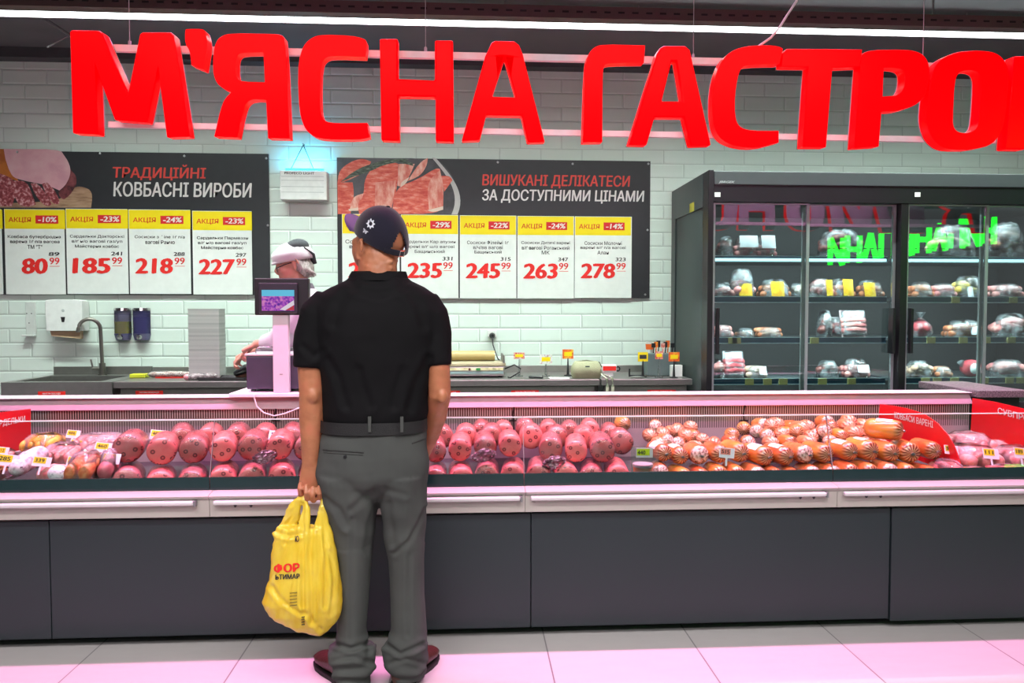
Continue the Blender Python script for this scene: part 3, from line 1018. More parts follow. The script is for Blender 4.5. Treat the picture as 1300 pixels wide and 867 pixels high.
# sponge, wrapped sticks, tool and black tray left of the scale
q = P(178, 470, 5.15); b = MB(); b.box(q.x - 0.05, q.x + 0.05, 5.10, 5.18, TZ, TZ + 0.026)
tag(b.build('sponge', mat('yellow_sponge', '#c3c72c', 0.9, bump=0.4, bscale=250), smooth=0, bevel=0.004), 'flat yellow-green sponge on the steel table edge next to the sink', 'sponge')
q0, q1 = P(188, 468, 5.12), P(246, 468, 5.12)
t = thing('wrapped_roll', 'long clear-wrapped roll with red underside lying between sponge and tray stack', 'wrapped food', ((q0.x + q1.x) / 2, 5.12, TZ))
b = MB(); b.tube([V((q0.x + 0.02, 5.12, TZ + 0.021)), V(((q0.x + q1.x) / 2, 5.11, TZ + 0.023)), V((q1.x - 0.02, 5.12, TZ + 0.021))], [0.016, 0.02, 0.018], 14, round_ends=True)
b.build('filling', blotch('roll_filling', '#8c5a50', '#c9a99a', '#dfd6cc', 40), t)
b = MB(); b.tube([V((q0.x, 5.12, TZ + 0.02)), V((q0.x + 0.03, 5.12, TZ + 0.023)), V(((q0.x + q1.x) / 2, 5.11, TZ + 0.024)), V((q1.x - 0.02, 5.12, TZ + 0.022)), V((q1.x + 0.008, 5.12, TZ + 0.022))], [0.008, 0.022, 0.024, 0.022, 0.010], 14, round_ends=True)
b.build('film', glass('clear_film', '#ffffff', 1.45, 0.08, 1.3, 0.16, '#ffffff', 0.6, 60), t)
b = MB(); b.box(q0.x + 0.06, q1.x - 0.02, 5.085, 5.10, TZ + 0.0005, TZ + 0.006); b.build('red_strip', M_red, t, smooth=0)
q0, q1 = P(237, 479, 4.9), P(272, 474, 4.96)
t = thing('meat_tenderizer', 'short dark wrapped sausage end with pink tip lying before the tray stack', 'sausage', ((q0.x + q1.x) / 2, 4.93, TZ))
t.name = 'sausage_end'
b = MB(); b.tube([V((q0.x + 0.012, 4.9, TZ + 0.022)), V(((q0.x + q1.x) / 2, 4.93, TZ + 0.024)), V((q1.x, 4.96, TZ + 0.022))], [0.02, 0.023, 0.018], 14, round_ends=True)
b.build('body', blotch('dark_wrapped', '#3b3338', '#7b6d70', '#b9aeb0', 60), t)
b = MB(); b.ell((q0.x + 0.003, 4.897, TZ + 0.0215), (0.021, 0.021, 0.021)); b.build('pink_tip', blotch('pink_tip', '#b56f78', '#c98790', '#d9a5ab', 50), t)
q0, q1 = P(250, 482, 4.88), P(322, 474, 5.04)
b = MB(); 
def bt(k, z): return [V((q0.x + (q1.x - q0.x) * (0.5 + sx * 0.5 * k), 4.97 + sy * 0.10 * k, z)) for sx, sy in ((-1, -1), (1, -1), (1, 1), (-1, 1))]
b.loft([bt(0.92, TZ + 0.0004), bt(1.0, TZ + 0.02), bt(0.96, TZ + 0.02), bt(0.88, TZ + 0.005)])
tag(b.build('black_tray', M_black, smooth=0), 'shallow black tray on the steel table under the hand of the saleswoman', 'tray')
b = MB(); q = P(308, 466, 4.97)
b.ell((q.x, 4.96, TZ + 0.034), (0.05, 0.055, 0.027))
tag(b.build('meat_piece', blotch('raw_meat', '#a25b4d', '#c98a74', '#dcb09a', 40)), 'small piece of pale meat in the shallow black tray', 'meat')

# film wrapping machine
WMY = 4.98
a = P(556, 447, WMY); c = P(641, 482, WMY)
x0, x1 = a.x, c.x
t = thing('wrapping_machine', 'steel film wrapping machine with tan roll on the table right of the man', 'wrapping machine', ((x0 + x1) / 2, 5.1, TZ))
zA = TZ
b = MB()
b.box(x0, x1, WMY, WMY + 0.36, zA + 0.012, zA + 0.075); b.build('base', M_steel, t, smooth=0, bevel=0.006)
b = MB(); b.box(x0 + 0.01, x1 - 0.01, WMY - 0.004, WMY, zA + 0.05, zA + 0.068); b.build('cream_strip', blotch('cream_strip', '#8f8f66', '#d8cfa0', '#e6e0c0', 18), t, smooth=0)
b = MB(); b.box(x0 + 0.01, x1 - 0.01, WMY - 0.006, WMY + 0.002, zA + 0.028, zA + 0.043); b.build('glass_strip', mat('strip_blue', '#8fa8a6', 0.2), t, smooth=0)
b = MB(); b.box(x0, x1 + 0.006, WMY + 0.005, WMY + 0.30, zA + 0.078, zA + 0.098); b.build('plate', mat('plate_tan', '#b4a98b', 0.35), t, smooth=0, bevel=0.003)
b = MB(); b.cyl((x0 + 0.01, WMY + 0.22, zA + 0.135), (x1 - 0.06, WMY + 0.22, zA + 0.135), 0.035, n=22); b.build('film_roll', mat('film_tan', '#b09a66', 0.3), t)
for xx in (x0, x1 - 0.012):
    b = MB(); b.box(xx, xx + 0.012, WMY + 0.005, WMY + 0.34, zA + 0.0755, zA + 0.15); b.build('side_plate', M_steel, t, smooth=0, bevel=0.004)
for xx in (x0 + 0.03, x1 - 0.03):
    for yy in (WMY + 0.03, WMY + 0.33):
        b = MB(); b.cyl((xx, yy, zA + 0.0004), (xx, yy, zA + 0.0122), 0.014, n=12); b.build('foot', M_black, t)
b = MB()
for k, colr in ((0.45, '#4a2c28'), (0.57, '#2f7a3c')):
    pass
b.lathe([(0.001, 0.012), (0.007, 0.011), (0.008, 0)], 12, Matrix.Translation((x0 + (x1 - x0) * 0.47, WMY - 0.004, zA + 0.059)) @ Matrix.Rotation(radians(90), 4, 'X')); b.build('knob', mat('knob_brown', '#5a2f26', 0.4), t)
b = MB(); xk = x0 + (x1 - x0) * 0.60; b.box(xk - 0.014, xk + 0.014, WMY - 0.012, WMY - 0.004, zA + 0.052, zA + 0.066); b.build('switch', mat('switch_green', '#2e8a44', 0.4), t, smooth=0)
b = MB(); b.tube([V((x1, WMY + 0.1, zA + 0.05)), P(653, 463, 4.95), P(661, 468, 4.95), P(660, 472, 4.92), V((P(648, 476, 4.92).x, 4.92, TZ + 0.006)), V((x1 + 0.02, 4.96, TZ + 0.006))], 0.0045, 8)
b.build('cord', M_black, t)

# knife, paper, pouch, clear holders with price flags, tongs, jars
q0, q1 = P(662, 473, 5.0), P(688, 480, 4.9)
t = thing('knife', 'dark knife lying on the steel table between wrapping machine and grey pouch', 'knife', ((q0.x + q1.x) / 2, 4.94, TZ))
b = MB(); b.tube([V((q0.x + 0.05, 4.93, TZ + 0.009)), V((q1.x, 4.90, TZ + 0.009))], [(0.011, 0.008), (0.013, 0.008)], 10, round_ends=True); b.build('handle', M_black, t)
b = MB(); b.prism([[(0.0, 0.0), (0.07, 0.018), (0.075, -0.008), (0.02, -0.012)]], lambda u, v, d: V((q0.x - 0.02 + u, 4.955 + v - 0.3 * u, TZ + 0.008 - 0.002 * d))); b.build('blade', M_chrome, t, smooth=0)
q = P(710, 478, 4.92); b = MB(); b.box(q.x - 0.065, q.x + 0.065, 4.87, 4.97, TZ + 0.0002, TZ + 0.003)
tag(b.build('paper_sheet', mat('paper_white', '#e8e9e6', 0.7), smooth=0), 'white paper slip on the steel table left of the grey-green pouch', 'paper')

a = P(726, 459, 4.90); c = P(764, 481, 4.90)
t = thing('pouch', 'grey-green zipped pouch with strap standing on the steel table', 'pouch', ((a.x + c.x) / 2, 4.92, TZ))
xm, hw, H = (a.x + c.x) / 2, (c.x - a.x) / 2, a.z - TZ
b = MB()
rings = []
for k in range(9):
    v = k / 8
    z = TZ + 0.001 + H * v
    w_ = hw * (0.92 + 0.10 * sin(pi * v) - 0.16 * v ** 4)
    d_ = 0.045 * (0.85 + 0.3 * sin(pi * v)) * (1 - 0.5 * v ** 4)
    rings.append([V((xm + w_ * (abs(cos(q)) ** 0.45) * (1 if cos(q) >= 0 else -1), 4.93 + d_ * (abs(sin(q)) ** 0.6) * (1 if sin(q) >= 0 else -1), z)) for q in [2 * pi * j / 32 for j in range(32)]])
b.loft(rings); b.build('body', mat('pouch_olive', '#8f9373', 0.75, bump=0.25, bscale=180), t, smooth=60)
b = MB(); b.box(xm - 0.014, xm + 0.014, 4.871, 4.876, TZ + H * 0.68, TZ + H * 0.76); b.build('logo_patch', M_dark, t, smooth=0)
b = MB(); b.tube([V((xm - hw * 0.7, 4.93, TZ + H * 0.98)), V((xm, 4.93, TZ + H + 0.006)), V((xm + hw * 0.9, 4.93, TZ + H * 0.93)), V((xm + hw * 1.03, 4.92, TZ + H * 0.65))], [(0.008, 0.004)] * 4, 8); b.build('zip', mat('zip_grey', '#6d7058', 0.6), t)
b = MB()
for dx in (0.0, 0.035):
    x_ = P(770, 480, 4.82).x + dx
    b.tube([V((xm + hw * 0.95, 4.91, TZ + 0.035)), V((x_, 4.87, TZ + 0.010)), V((x_ + 0.004, TF - 0.006, TZ + 0.006)), V((x_ + 0.006, TF - 0.014, TZ - 0.05)), V((x_ + 0.002, TF - 0.012, TZ - 0.14))], [(0.011, 0.003)] * 5, 8)
b.build('strap', mat('strap_pale', '#9fa88f', 0.6), t)

t = thing('price_roll_gun', 'white hand labeller with red side and black ring handle behind the pouch', 'labeller', P(780, 472, 5.0)); t.name = 'hand_labeller'
q0, q1 = P(764, 462, 5.0), P(782, 470, 5.0)
b = MB(); b.box(q0.x, q1.x, 4.98, 5.03, TZ + 0.03, TZ + 0.085); b.box(q0.x, q1.x - 0.02, 4.985, 5.025, TZ + 0.0006, TZ + 0.031); b.build('body', M_white, t, smooth=0, bevel=0.006)
b = MB(); b.box(q0.x + 0.005, q1.x - 0.004, 4.976, 4.981, TZ + 0.045, TZ + 0.075); b.build('red_side', M_red, t, smooth=0)
b = MB(); cx_, cz_ = q1.x + 0.012, TZ + 0.055
b.tube([V((cx_ + 0.014 * cos(k * pi / 6), 5.0, cz_ + 0.014 * sin(k * pi / 6))) for k in range(13)], 0.005, 8); b.build('ring', M_black, t)

M_clear = glass('clear_acrylic', '#f2f6f4', 1.49, 0.03, 1.6, 0.06, '#dfe8e4')


def flag(px, pyb, pyt, Y, colr, label, stick='black', w_=12, h_=None, base=True):
    q = P(px, pyb, Y); zt_ = P(px, pyt, Y).z
    z0_ = TZ + 0.0005
    mp = scale_px(Y)
    W_ = w_ * mp / 2; Hh = (h_ or 11) * mp
    t = thing('price_flag', label, 'price tag holder', (q.x, Y, z0_), 'spare price flags on the work table')
    b = MB(); b.box(q.x - W_, q.x + W_, Y - 0.003, Y + 0.003, zt_ - Hh, zt_); b.build('flag', colr, t, smooth=0)
    b = MB(); b.box(q.x - W_ * 0.7, q.x + W_ * 0.7, Y - 0.0045, Y - 0.0032, zt_ - Hh * 0.72, zt_ - Hh * 0.28); b.build('figures', M_yel if colr is not M_yel else M_blackprint, t, smooth=0)
    ms = M_black if stick == 'black' else M_clear
    b = MB(); b.tube([V((q.x, Y, z0_)), V((q.x, Y, zt_ - Hh * 0.9))], [0.010, 0.004], 8); b.build('stem', ms, t)
    b = MB(); b.lathe([(0.028, 0.0), (0.028, 0.004), (0.01, 0.008), (0.004, 0.012)], 18, Matrix.Translation((q.x, Y, z0_))); b.build('foot', ms, t)
    return t


M_flagpink = blotch('flag_pink', '#c8493c', '#e08a7a', '#f0d8cc', 70)
M_flagor = blotch('flag_orange', '#d8481c', '#ee7a2c', '#f4c23c', 40)
M_flagwh = blotch('flag_white', '#c08a8a', '#dfe2dc', '#eef0ea', 60)
flag(659, 472, 447.5, 5.1, M_flagpink, 'clear standing holder with pink price flag, beside the wrapping machine', 'clear', 14, 8)
flag(693, 473, 450, 5.1, M_flagwh, 'clear standing holder with white and pink price flag, left of the pouch', 'clear', 16, 12)
flag(721, 473, 443.5, 5.12, M_flagor, 'black-stemmed holder with orange and yellow price flag above the pouch', 'black', 14, 12)
flag(816, 478, 447, 4.98, M_yel, 'black-stemmed holder with yellow price flag left of the grey tub', 'black', 13, 12)
flag(836.5, 480, 446, 4.94, M_flagpink, 'clear forked holder with pink price flag before the grey tub', 'clear', 10, 10)
flag(855.5, 480, 447, 4.92, M_flagor, 'black-stemmed holder with orange and red price flag nearest the fridge', 'black', 14, 12)

q = P(838, 470, 5.12)
t = thing('holder_tub', 'grey tub full of spare tag holders on the table beside the fridge', 'tub', (q.x, 5.12, TZ))
b = MB()
b.box(q.x - 0.105, q.x + 0.085, 5.05, 5.20, TZ + 0.0005, TZ + 0.155); b.build('body', mat('tub_grey', '#5f6d6e', 0.5), t, smooth=0, bevel=0.006)
for k in range(7):
    xx = q.x - 0.06 + k * 0.022; yy = 5.075 + 0.02 * (k % 3)
    b = MB(); b.tube([V((xx, yy, TZ + 0.156)), V((xx + 0.004, yy, TZ + 0.20))], 0.004, 8); b.box(xx - 0.012, xx + 0.014, yy - 0.004, yy + 0.004, TZ + 0.195, TZ + 0.225 + 0.008 * (k % 3))
    b.build('holder', (M_black, M_flagor, M_black, M_flagpink)[k % 4], t, smooth=0)
q = P(859, 474, 4.98); b = MB(); b.box(q.x - 0.038, q.x + 0.04, 4.98, 5.02, TZ, TZ + 0.08)
tag(b.build('white_carton', M_white, smooth=0, bevel=0.003), 'small white box behind the orange price flag next to the fridge', 'box')
q = P(825, 440, 5.16); t = thing('paper_cup', 'orange and white cup standing on top of the grey tub', 'cup', (q.x, 5.12, TZ + 0.155))
b = MB(); b.lathe([(0.022, 0.0), (0.028, 0.075), (0.026, 0.075), (0.020, 0.003)], 20, Matrix.Translation((q.x, 5.17, TZ + 0.1555))); b.build('cup', M_white, t)
b = MB(); b.lathe([(0.0250, 0.022), (0.0278, 0.060), (0.0284, 0.060), (0.0256, 0.022)], 20, Matrix.Translation((q.x, 5.17, TZ + 0.1555))); b.build('band', mat('band_orange', '#ee6a28', 0.5), t)
q = P(787, 478, 5.0); t = thing('weight_stand', 'small dark stand with thin rod on the steel table right of the pouch', 'stand', (P(799, 470, 5.02).x, 5.02, TZ)); t.name = 'tool_stand'
q = P(799, 470, 5.02); b = MB(); b.box(q.x - 0.004, q.x + 0.004, 5.01, 5.03, TZ, TZ + 0.055); b.build('post', M_black, t, smooth=0)
b = MB(); b.box(q.x - 0.003, q.x + 0.085, 5.015, 5.025, TZ + 0.0002, TZ + 0.012); b.build('bar', M_dark, t, smooth=0)
q = P(809, 477, 4.93); b = MB(); b.lathe([(0.045, 0.0), (0.05, 0.006), (0.02, 0.012), (0.001, 0.012)], 24, Matrix.Translation((q.x, 4.93, TZ)))
tag(b.build('metal_lid', M_steel, None), 'flat round metal lid on the steel table under the yellow flag', 'lid')

# ------------------------------------------------------------------ the refrigerated meat counter
M_panel = mat('counter_panel_grey', '#222c30', 0.45, var=0.04, vscale=2)
M_ledge = mat('ledge_white', '#aaa49e', 0.3, var=0.03, vscale=3)
M_lip = mat('ledge_lip', '#cdc7cb', 0.22, var=0.02)
M_band = mat('glass_band_green', '#1d3436', 0.12, var=0.05)
M_deck = mat('deck_steel', '#4c474a', 0.4, 0.3)
M_railtop = mat('rail_pink_grey', '#b99fa8', 0.25, var=0.03)
M_kick = mat('kick_black', '#0c0c0e', 0.7)
M_pane = glass('counter_glass', '#f6fbfa', 1.45, 0.0, 0.8)
M_edge = mat('glass_edge_white', '#f1eef2', 0.2)

GX0, GX1 = -2.75, 3.05
FYp = 3.09                                     # front panels
zp0, zp1 = Zat(797, FYp), Zat(652, FYp)
ctr = thing('meat_counter', 'long grey refrigerated meat counter with white ledge and low front glass', 'display counter', (0, 3.5, 0))
seams = [GX0] + [Xat(p_, FYp, 700) for p_ in (63, 674, 1130)] + [GX1]
for i in range(4):
    b = MB(); b.box(seams[i] + 0.0015, seams[i + 1] - 0.0015, FYp - (0.008 if i == 3 else 0), FYp + 0.025, zp0 - (0.008 if i == 3 else 0), zp1)
    b.build('front_panel', M_panel, ctr, smooth=0, bevel=0.003)
b = MB(); b.box(GX0, GX1, FYp + 0.09, 3.95, 0.0, 0.52); b.build('base', M_kick, ctr, smooth=0)
b = MB(); b.box(GX0, GX1, FYp + 0.026, FYp + 0.0895, zp0, 0.52); b.build('front_frame', M_kick, ctr, smooth=0)

zl_top = Zat(618, 3.10); zl_f0 = Zat(625, 3.045); zl_b = Zat(651, 3.05)
ub = [GX0] + [Xat(p_, 3.05, 640) for p_ in (265, 667, 1064)] + [GX1]
for i in range(4):
    b = MB()
    x0, x1 = ub[i] + 0.001, ub[i + 1] - 0.001
    prof = [(3.125, zl_top), (3.10, zl_top), (3.055, zl_top - 0.006), (3.045, zl_f0), (3.050, zl_f0 - 0.010), (3.058, zl_f0 - 0.016), (3.060, zl_b), (3.125, zl_b)]
    b.loft([[V((x, y, z)) for y, z in prof] for x in (x0, x1)])
    lo = b.build('ledge', M_ledge, ctr, smooth=25)
    b = MB()
    zc = Zat(633.5, 3.04)
    e0, e1 = x0 + 0.02, x1 - (0.055 if i in (0, 2) else 0.02)
    b.box(e0, e1, 3.032, 3.0605, zc - 0.008, zc + 0.010)
    attach(b.build('grip_rail', M_lip, None, smooth=0, bevel=0.006), lo)
    b = MB(); b.box(e1, e1 + 0.008, 3.034, 3.0605, zc - 0.012, zc + 0.010); attach(b.build('end_cap', mat('cap_grey', '#77757a', 0.4), None, smooth=0), lo)
for px, py in ((298, 641), (318, 641), (204, 640), (1017, 630.5), (1034, 630.5), (1101, 629), (1119, 629)):
    q = P(px, py, 3.05); b = MB(); b.lathe([(0.0075, 0.0), (0.005, 0.012), (0.001, 0.016)], 10, Matrix.Translation((q.x, 3.056, q.z + 0.004)) @ Matrix.Rotation(radians(180), 4, 'X'))
    b.build('ledge_screw', M_dark, ctr)

zb0, zb1 = zl_top - 0.002, Zat(601, 3.12)
gseam = [GX0] + [Xat(p_, 3.13, 565) for p_ in (267, 665, 1056)] + [GX1]
for i in range(4):
    x0, x1 = gseam[i] + 0.0015, gseam[i + 1] - 0.0015
    b = MB(); b.box(x0, x1, 3.115, 3.126, zb0, zb1); b.build('glass_foot', M_band, ctr, smooth=0)
    zt_ = Zat(530.5, 3.18)
    b = MB(); b.loft([[V((x, 3.118, zb1)), V((x, 3.124, zb1)), V((x, 3.190, zt_)), V((x, 3.184, zt_))] for x in (x0, x1)])
    pg = b.build('glass_pane', M_pane, ctr, smooth=0)
    b = MB(); b.box(x0, x1, 3.1835, 3.1905, zt_ + 0.0002, zt_ + 0.0035); attach(b.build('glass_edge', M_edge, None, smooth=0), pg)
for xx in gseam[1:4]:
    b = MB(); b.loft([[V((xx - 0.0012, 3.116 + 0.0, zb1)), V((xx + 0.0012, 3.116, zb1)), V((xx + 0.0012, 3.126, zb1)), V((xx - 0.0012, 3.126, zb1))],
                      [V((xx - 0.0012, 3.183, zt_)), V((xx + 0.0012, 3.183, zt_)), V((xx + 0.0012, 3.192, zt_)), V((xx - 0.0012, 3.192, zt_))]])
    b.build('glass_joint', mat('joint_grey', '#8d8288', 0.3), ctr, smooth=0)

DKF, DKB = 0.535, 0.590


def deck(y): return DKF + (DKB - DKF) * (y - 3.14) / (3.96 - 3.14)


b = MB(); b.loft([[V((x, 3.128, DKF - 0.06)), V((x, 3.128, DKF)), V((x, 3.96, DKB)), V((x, 3.96, DKB - 0.06))] for x in (GX0, GX1)]); b.build('deck', M_deck, ctr, smooth=0)
RX1 = Xat(1231, 3.97, 510)
zr0, zr1, zr2 = Zat(516, 3.97), Zat(503, 3.955), Zat(500.5, 4.0)


def grille_mat():
    n = NT('slotted_back_wall')
    tc = n.n('ShaderNodeTexCoord'); sp = n.n('ShaderNodeSeparateXYZ'); n.l(tc.outputs['Object'], sp.inputs[0])
    z = sp.outputs[2]
    fr = n.math('FRACT', n.math('MULTIPLY', sp.outputs[0], 1 / 0.0125))
    slot = n.math('LESS_THAN', fr, 0.55)
    def band(py0, py1):
        za, zb = Zat(py1, 3.97), Zat(py0, 3.97)
        return n.math('MULTIPLY', n.math('GREATER_THAN', z, za), n.math('LESS_THAN', z, zb))
    u = n.math('MULTIPLY', slot, band(517.5, 528))
    lo_ = n.math('MULTIPLY', slot, band(531, 545))
    nz = n.noise(n.coords(scale=(3, 1, 1)), 1.6, 2)
    dk = n.ramp(nz, [(0.3, hexc('#2a2224')), (0.5, hexc('#5c2f2e')), (0.7, hexc('#38262a'))])
    c1 = n.mix(u, hexc('#c3b2b4'), dk)
    c2 = n.mix(lo_, c1, hexc('#7d6c70'))
    n.l(c2, n.b.inputs['Base Color'])
    n.set(rough=0.35, metal=0.3)
    return n.m


b = MB(); b.box(GX0, RX1, 3.97, 3.985, DKB - 0.05, zr0); b.build('back_wall', grille_mat(), ctr, smooth=0)
b = MB(); b.box(RX1 + 0.001, GX1, 3.97, 3.985, DKB - 0.05, zr1 - 0.021); b.build('back_wall', M_black, ctr, smooth=0)
b = MB(); b.box(GX0, RX1, 3.95, 4.10, zr1 + 0.002, zr2); b.build('top_shelf', M_lip, ctr, smooth=0, bevel=0.003)
b = MB(); b.loft([[V((x, 3.945, zr0)), V((x, 3.950, zr0 + 0.010)), V((x, 3.972, zr1 - 0.012)), V((x, 3.975, zr1 + 0.0015)), V((x, 4.0, zr1 + 0.0015)), V((x, 4.0, zr0))] for x in (GX0, RX1)]); b.build('rear_rail', M_railtop, ctr, smooth=0)
b = MB(); b.box(GX0, RX1 + 0.8, 4.0005, 4.02, 0.0, zr0); b.build('rear_panel', M_dark, ctr, smooth=0)
for px in (350, 652, 945):
    q0 = P(px + 1, 514, 3.962); q1 = P(px, 534, 3.962)
    b = MB(); b.tube([q0, q1.lerp(q0, 0.4) + V((-0.006, 0, 0)), q1, q1 + V((0, 0, -0.06))], 0.0035, 6); b.build('cable', M_black, ctr)
    b = MB(); b.box(q1.x - 0.022, q1.x + 0.022, 3.962, 3.9695, q1.z - 0.003, q1.z + 0.003); b.build('clip', M_black, ctr, smooth=0)
b = MB(); b.loft([[V((RX1 + 0.003, y, zr1 - 0.019)), V((GX1, y, zr1 - 0.019)), V((GX1, y, zr1 + 0.020)), V((RX1 + 0.003, y, zr1 + 0.020))] for y in (3.90, 4.45)])
tag(b.build('granite_countertop', blotch('speckled_granite', '#3c3438', '#6a5e64', '#a2949b', 160), None, smooth=0, bevel=0.004), 'speckled dark stone countertop at the right end of the meat counter', 'countertop')
b = MB(); b.box(RX1 + 0.05, GX1, 4.03, 4.40, 0, zr1 - 0.0195)
tag(b.build('black_cabinet', M_black, None, smooth=0), 'black cabinet under the speckled stone countertop behind the meat counter', 'cabinet')

# red divider panels that run from the front to the back of the deck


def PXp(px, py, X):
    d = RM @ V(((px - IW / 2) / FPX, -(py - IH / 2) / FPX, -1.0))
    t = X / d.x
    return V((X, d.y * t, CAMH + d.z * t))


M_divider = mat('divider_red', '#dc0a1c', 0.35, var=0.03)


def divider(label, X, pts, body, tq, side):
    """pts: pixel outline on the plane X; tq: pixel quad of the text (tl, tr, bl)"""
    lp = [PXp(px, py, X) for px, py in pts]
    b = MB(); b.prism([[(p.y, p.z) for p in lp]], lambda u, v, d: V((X + (0.004 * d if side > 0 else -0.004 * d), u, v)))
    o = b.build('section_divider', M_divider, None, smooth=20)
    tag(o, label, 'divider', 'red section dividers in the counter')
    tl, tr, bl_ = (PXp(px, py, X) for px, py in tq)
    mb = MB(); text_on(mb, body, lambda u, v: bl_ + (tr - tl) * u + (tl - bl_) * v + V((-0.0015 * side, 0, 0)), 0.02, 0)
    attach(mb.build('lettering', M_whiteprint, None, smooth=0, fix=False), o)
    return o


Xd = Xat(1222, 3.20, 600)
divider('red curved divider panel lettered for boiled sausages, beside the orange sausages', Xd,
        [(1117, 513), (1130, 514.5), (1150, 518), (1172, 525), (1190, 537), (1204, 553), (1213, 570), (1219, 588), (1223, 606), (1112, 564)], 'КОВБАСИ ВАРЕНІ', [(1136, 522.5), (1185, 534.5), (1136, 530.5)], 1)
Xs = PXp(1234, 505, 1).y
Xs = 3.87 / Xs
divider('red divider panel lettered for offal at the right picture edge', Xs,
        [(1234.5, 505.5), (1262, 510), (1300, 519), (1336, 536), (1350, 560), (1358, 590), (1232, 554)], 'СУБПРОДУКТИ', [(1267, 517), (1345, 537), (1267, 526.5)], 1)
Xl = PXp(39, 520, -1).y
Xl = -3.88 / Xl
divider('red divider panel lettered for small sausages at the left picture edge', Xl,
        [(39, 519), (0, 523.5), (-40, 533), (-70, 552), (-84, 594), (39.5, 574)], 'САРДЕЛЬКИ', [(-12, 535), (31.5, 527.5), (-12, 545)], -1)

# ---- ring-printed pink sausages


def set_uv(me, r, face_h):
    uv = me.uv_layers.new(name='map')
    for p in me.polygons:
        ce = p.center
        flat = ce.y < face_h
        ac = atan2(ce.z, ce.x)
        for li in p.loop_indices:
            c = me.vertices[me.loops[li].vertex_index].co
            if flat:
                uv.data[li].uv = (c.x, c.z)
            else:
                a = atan2(c.z, c.x)
                if a - ac > pi: a -= 2 * pi
                if ac - a > pi: a += 2 * pi
                uv.data[li].uv = (a * r + 3.0, c.y + 5.0)


def ring_mat(name, base, ring, side):
    n = NT(name)
    tc = n.n('ShaderNodeTexCoord')
    oi = n.n('ShaderNodeObjectInfo')
    cmb = n.n('ShaderNodeCombineXYZ')
    n.l(n.math('MULTIPLY', oi.outputs['Random'], 9.0), cmb.inputs[0]); n.l(n.math('MULTIPLY', oi.outputs['Random'], 5.0), cmb.inputs[1])
    va = n.n('ShaderNodeVectorMath', operation='ADD'); n.l(tc.outputs['UV'], va.inputs[0]); n.l(cmb.outputs[0], va.inputs[1])
    vo = n.n('ShaderNodeTexVoronoi', voronoi_dimensions='2D'); vo.inputs['Scale'].default_value = 24; vo.inputs['Randomness'].default_value = 0.55
    n.l(va.outputs[0], vo.inputs['Vector'])
    f = n.ramp(vo.outputs['Distance'], [(0.0, (0.15,) * 3 + (1,)), (0.08, (0.35,) * 3 + (1,)), (0.11, (1, 1, 1, 1)), (0.20, (1, 1, 1, 1)), (0.235, (0, 0, 0, 1))])
    nz = n.noise(n.coords(), 30, 3)
    bc = n.ramp(nz, [(0.3, hexc(side)), (0.7, hexc(base))])
    hv = n.n('ShaderNodeHueSaturation'); n.l(bc, hv.inputs['Color'])
    n.l(n.math('ADD', n.math('MULTIPLY', oi.outputs['Random'], 0.24), 0.88), hv.inputs['Value'])
    n.l(n.mix(n.math('MULTIPLY', f, 0.85), hv.outputs[0], hexc(ring)), n.b.inputs['Base Color'])
    n.set(rough=0.35, coat=0.6, coatr=0.12)
    n.bump(n.noise(n.coords(), 26, 3), 0.25, 0.01)
    return n.m


M_chub = ring_mat('ring_printed_casing', '#e27c78', '#4e1620', '#dc6668')
M_film = glass('wrinkled_film', '#fffafa', 1.42, 0.08, 0.75, 0.06, '#ffe8ec', 0.5, 40, 14)
M_clip = mat('clip_metal', '#b8b4b2', 0.3, 0.9)
ORD = ['leftmost', 'second from the left', 'third from the left', 'fourth from the left', 'fifth from the left', 'sixth from the left', 'seventh from the left', 'eighth from the left', 'ninth from the left', 'tenth from the left',
       'eleventh from the left', 'twelfth from the left', 'thirteenth from the left', 'fourteenth from the left', 'fifteenth from the left', 'sixteenth from the left', 'seventeenth from the left', 'eighteenth from the left']
RY = Matrix.Rotation(radians(-90), 4, 'X')


HEAP = []


def chub_proto(L):
    r = 0.055
    prof = [(0.001, -0.001), (0.5 * r, -0.0005), (0.86 * r, 0.001), (0.96 * r, 0.006), (r, 0.014), (r * 1.01, L * 0.5), (r, L - 0.02), (0.9 * r, L - 0.006), (0.55 * r, L + 0.002), (0.16 * r, L + 0.006), (0.16 * r, L + 0.012), (0.34 * r, L + 0.028), (0.001, L + 0.029)]
    b = MB(); b.lathe(prof, 28, RY)
    me = b.mesh('sausage', M_chub, 40, True)
    set_uv(me, r, 0.002)
    f = MB(); f.lathe([(0.30 * r, -0.006), (0.8 * r, -0.004), (1.01 * r, 0.006), (1.025 * r, 0.03), (1.03 * r, L * 0.5), (1.025 * r, L * 0.9)], 24, RY, mod=lambda a, i: 1 + 0.02 * sin(5 * a + 1.7 * i) + 0.012 * sin(9 * a - i))
    fm = f.mesh('film', M_film, 60, True)
    return me, fm


CH = {0.22: chub_proto(0.22), 0.16: chub_proto(0.16)}


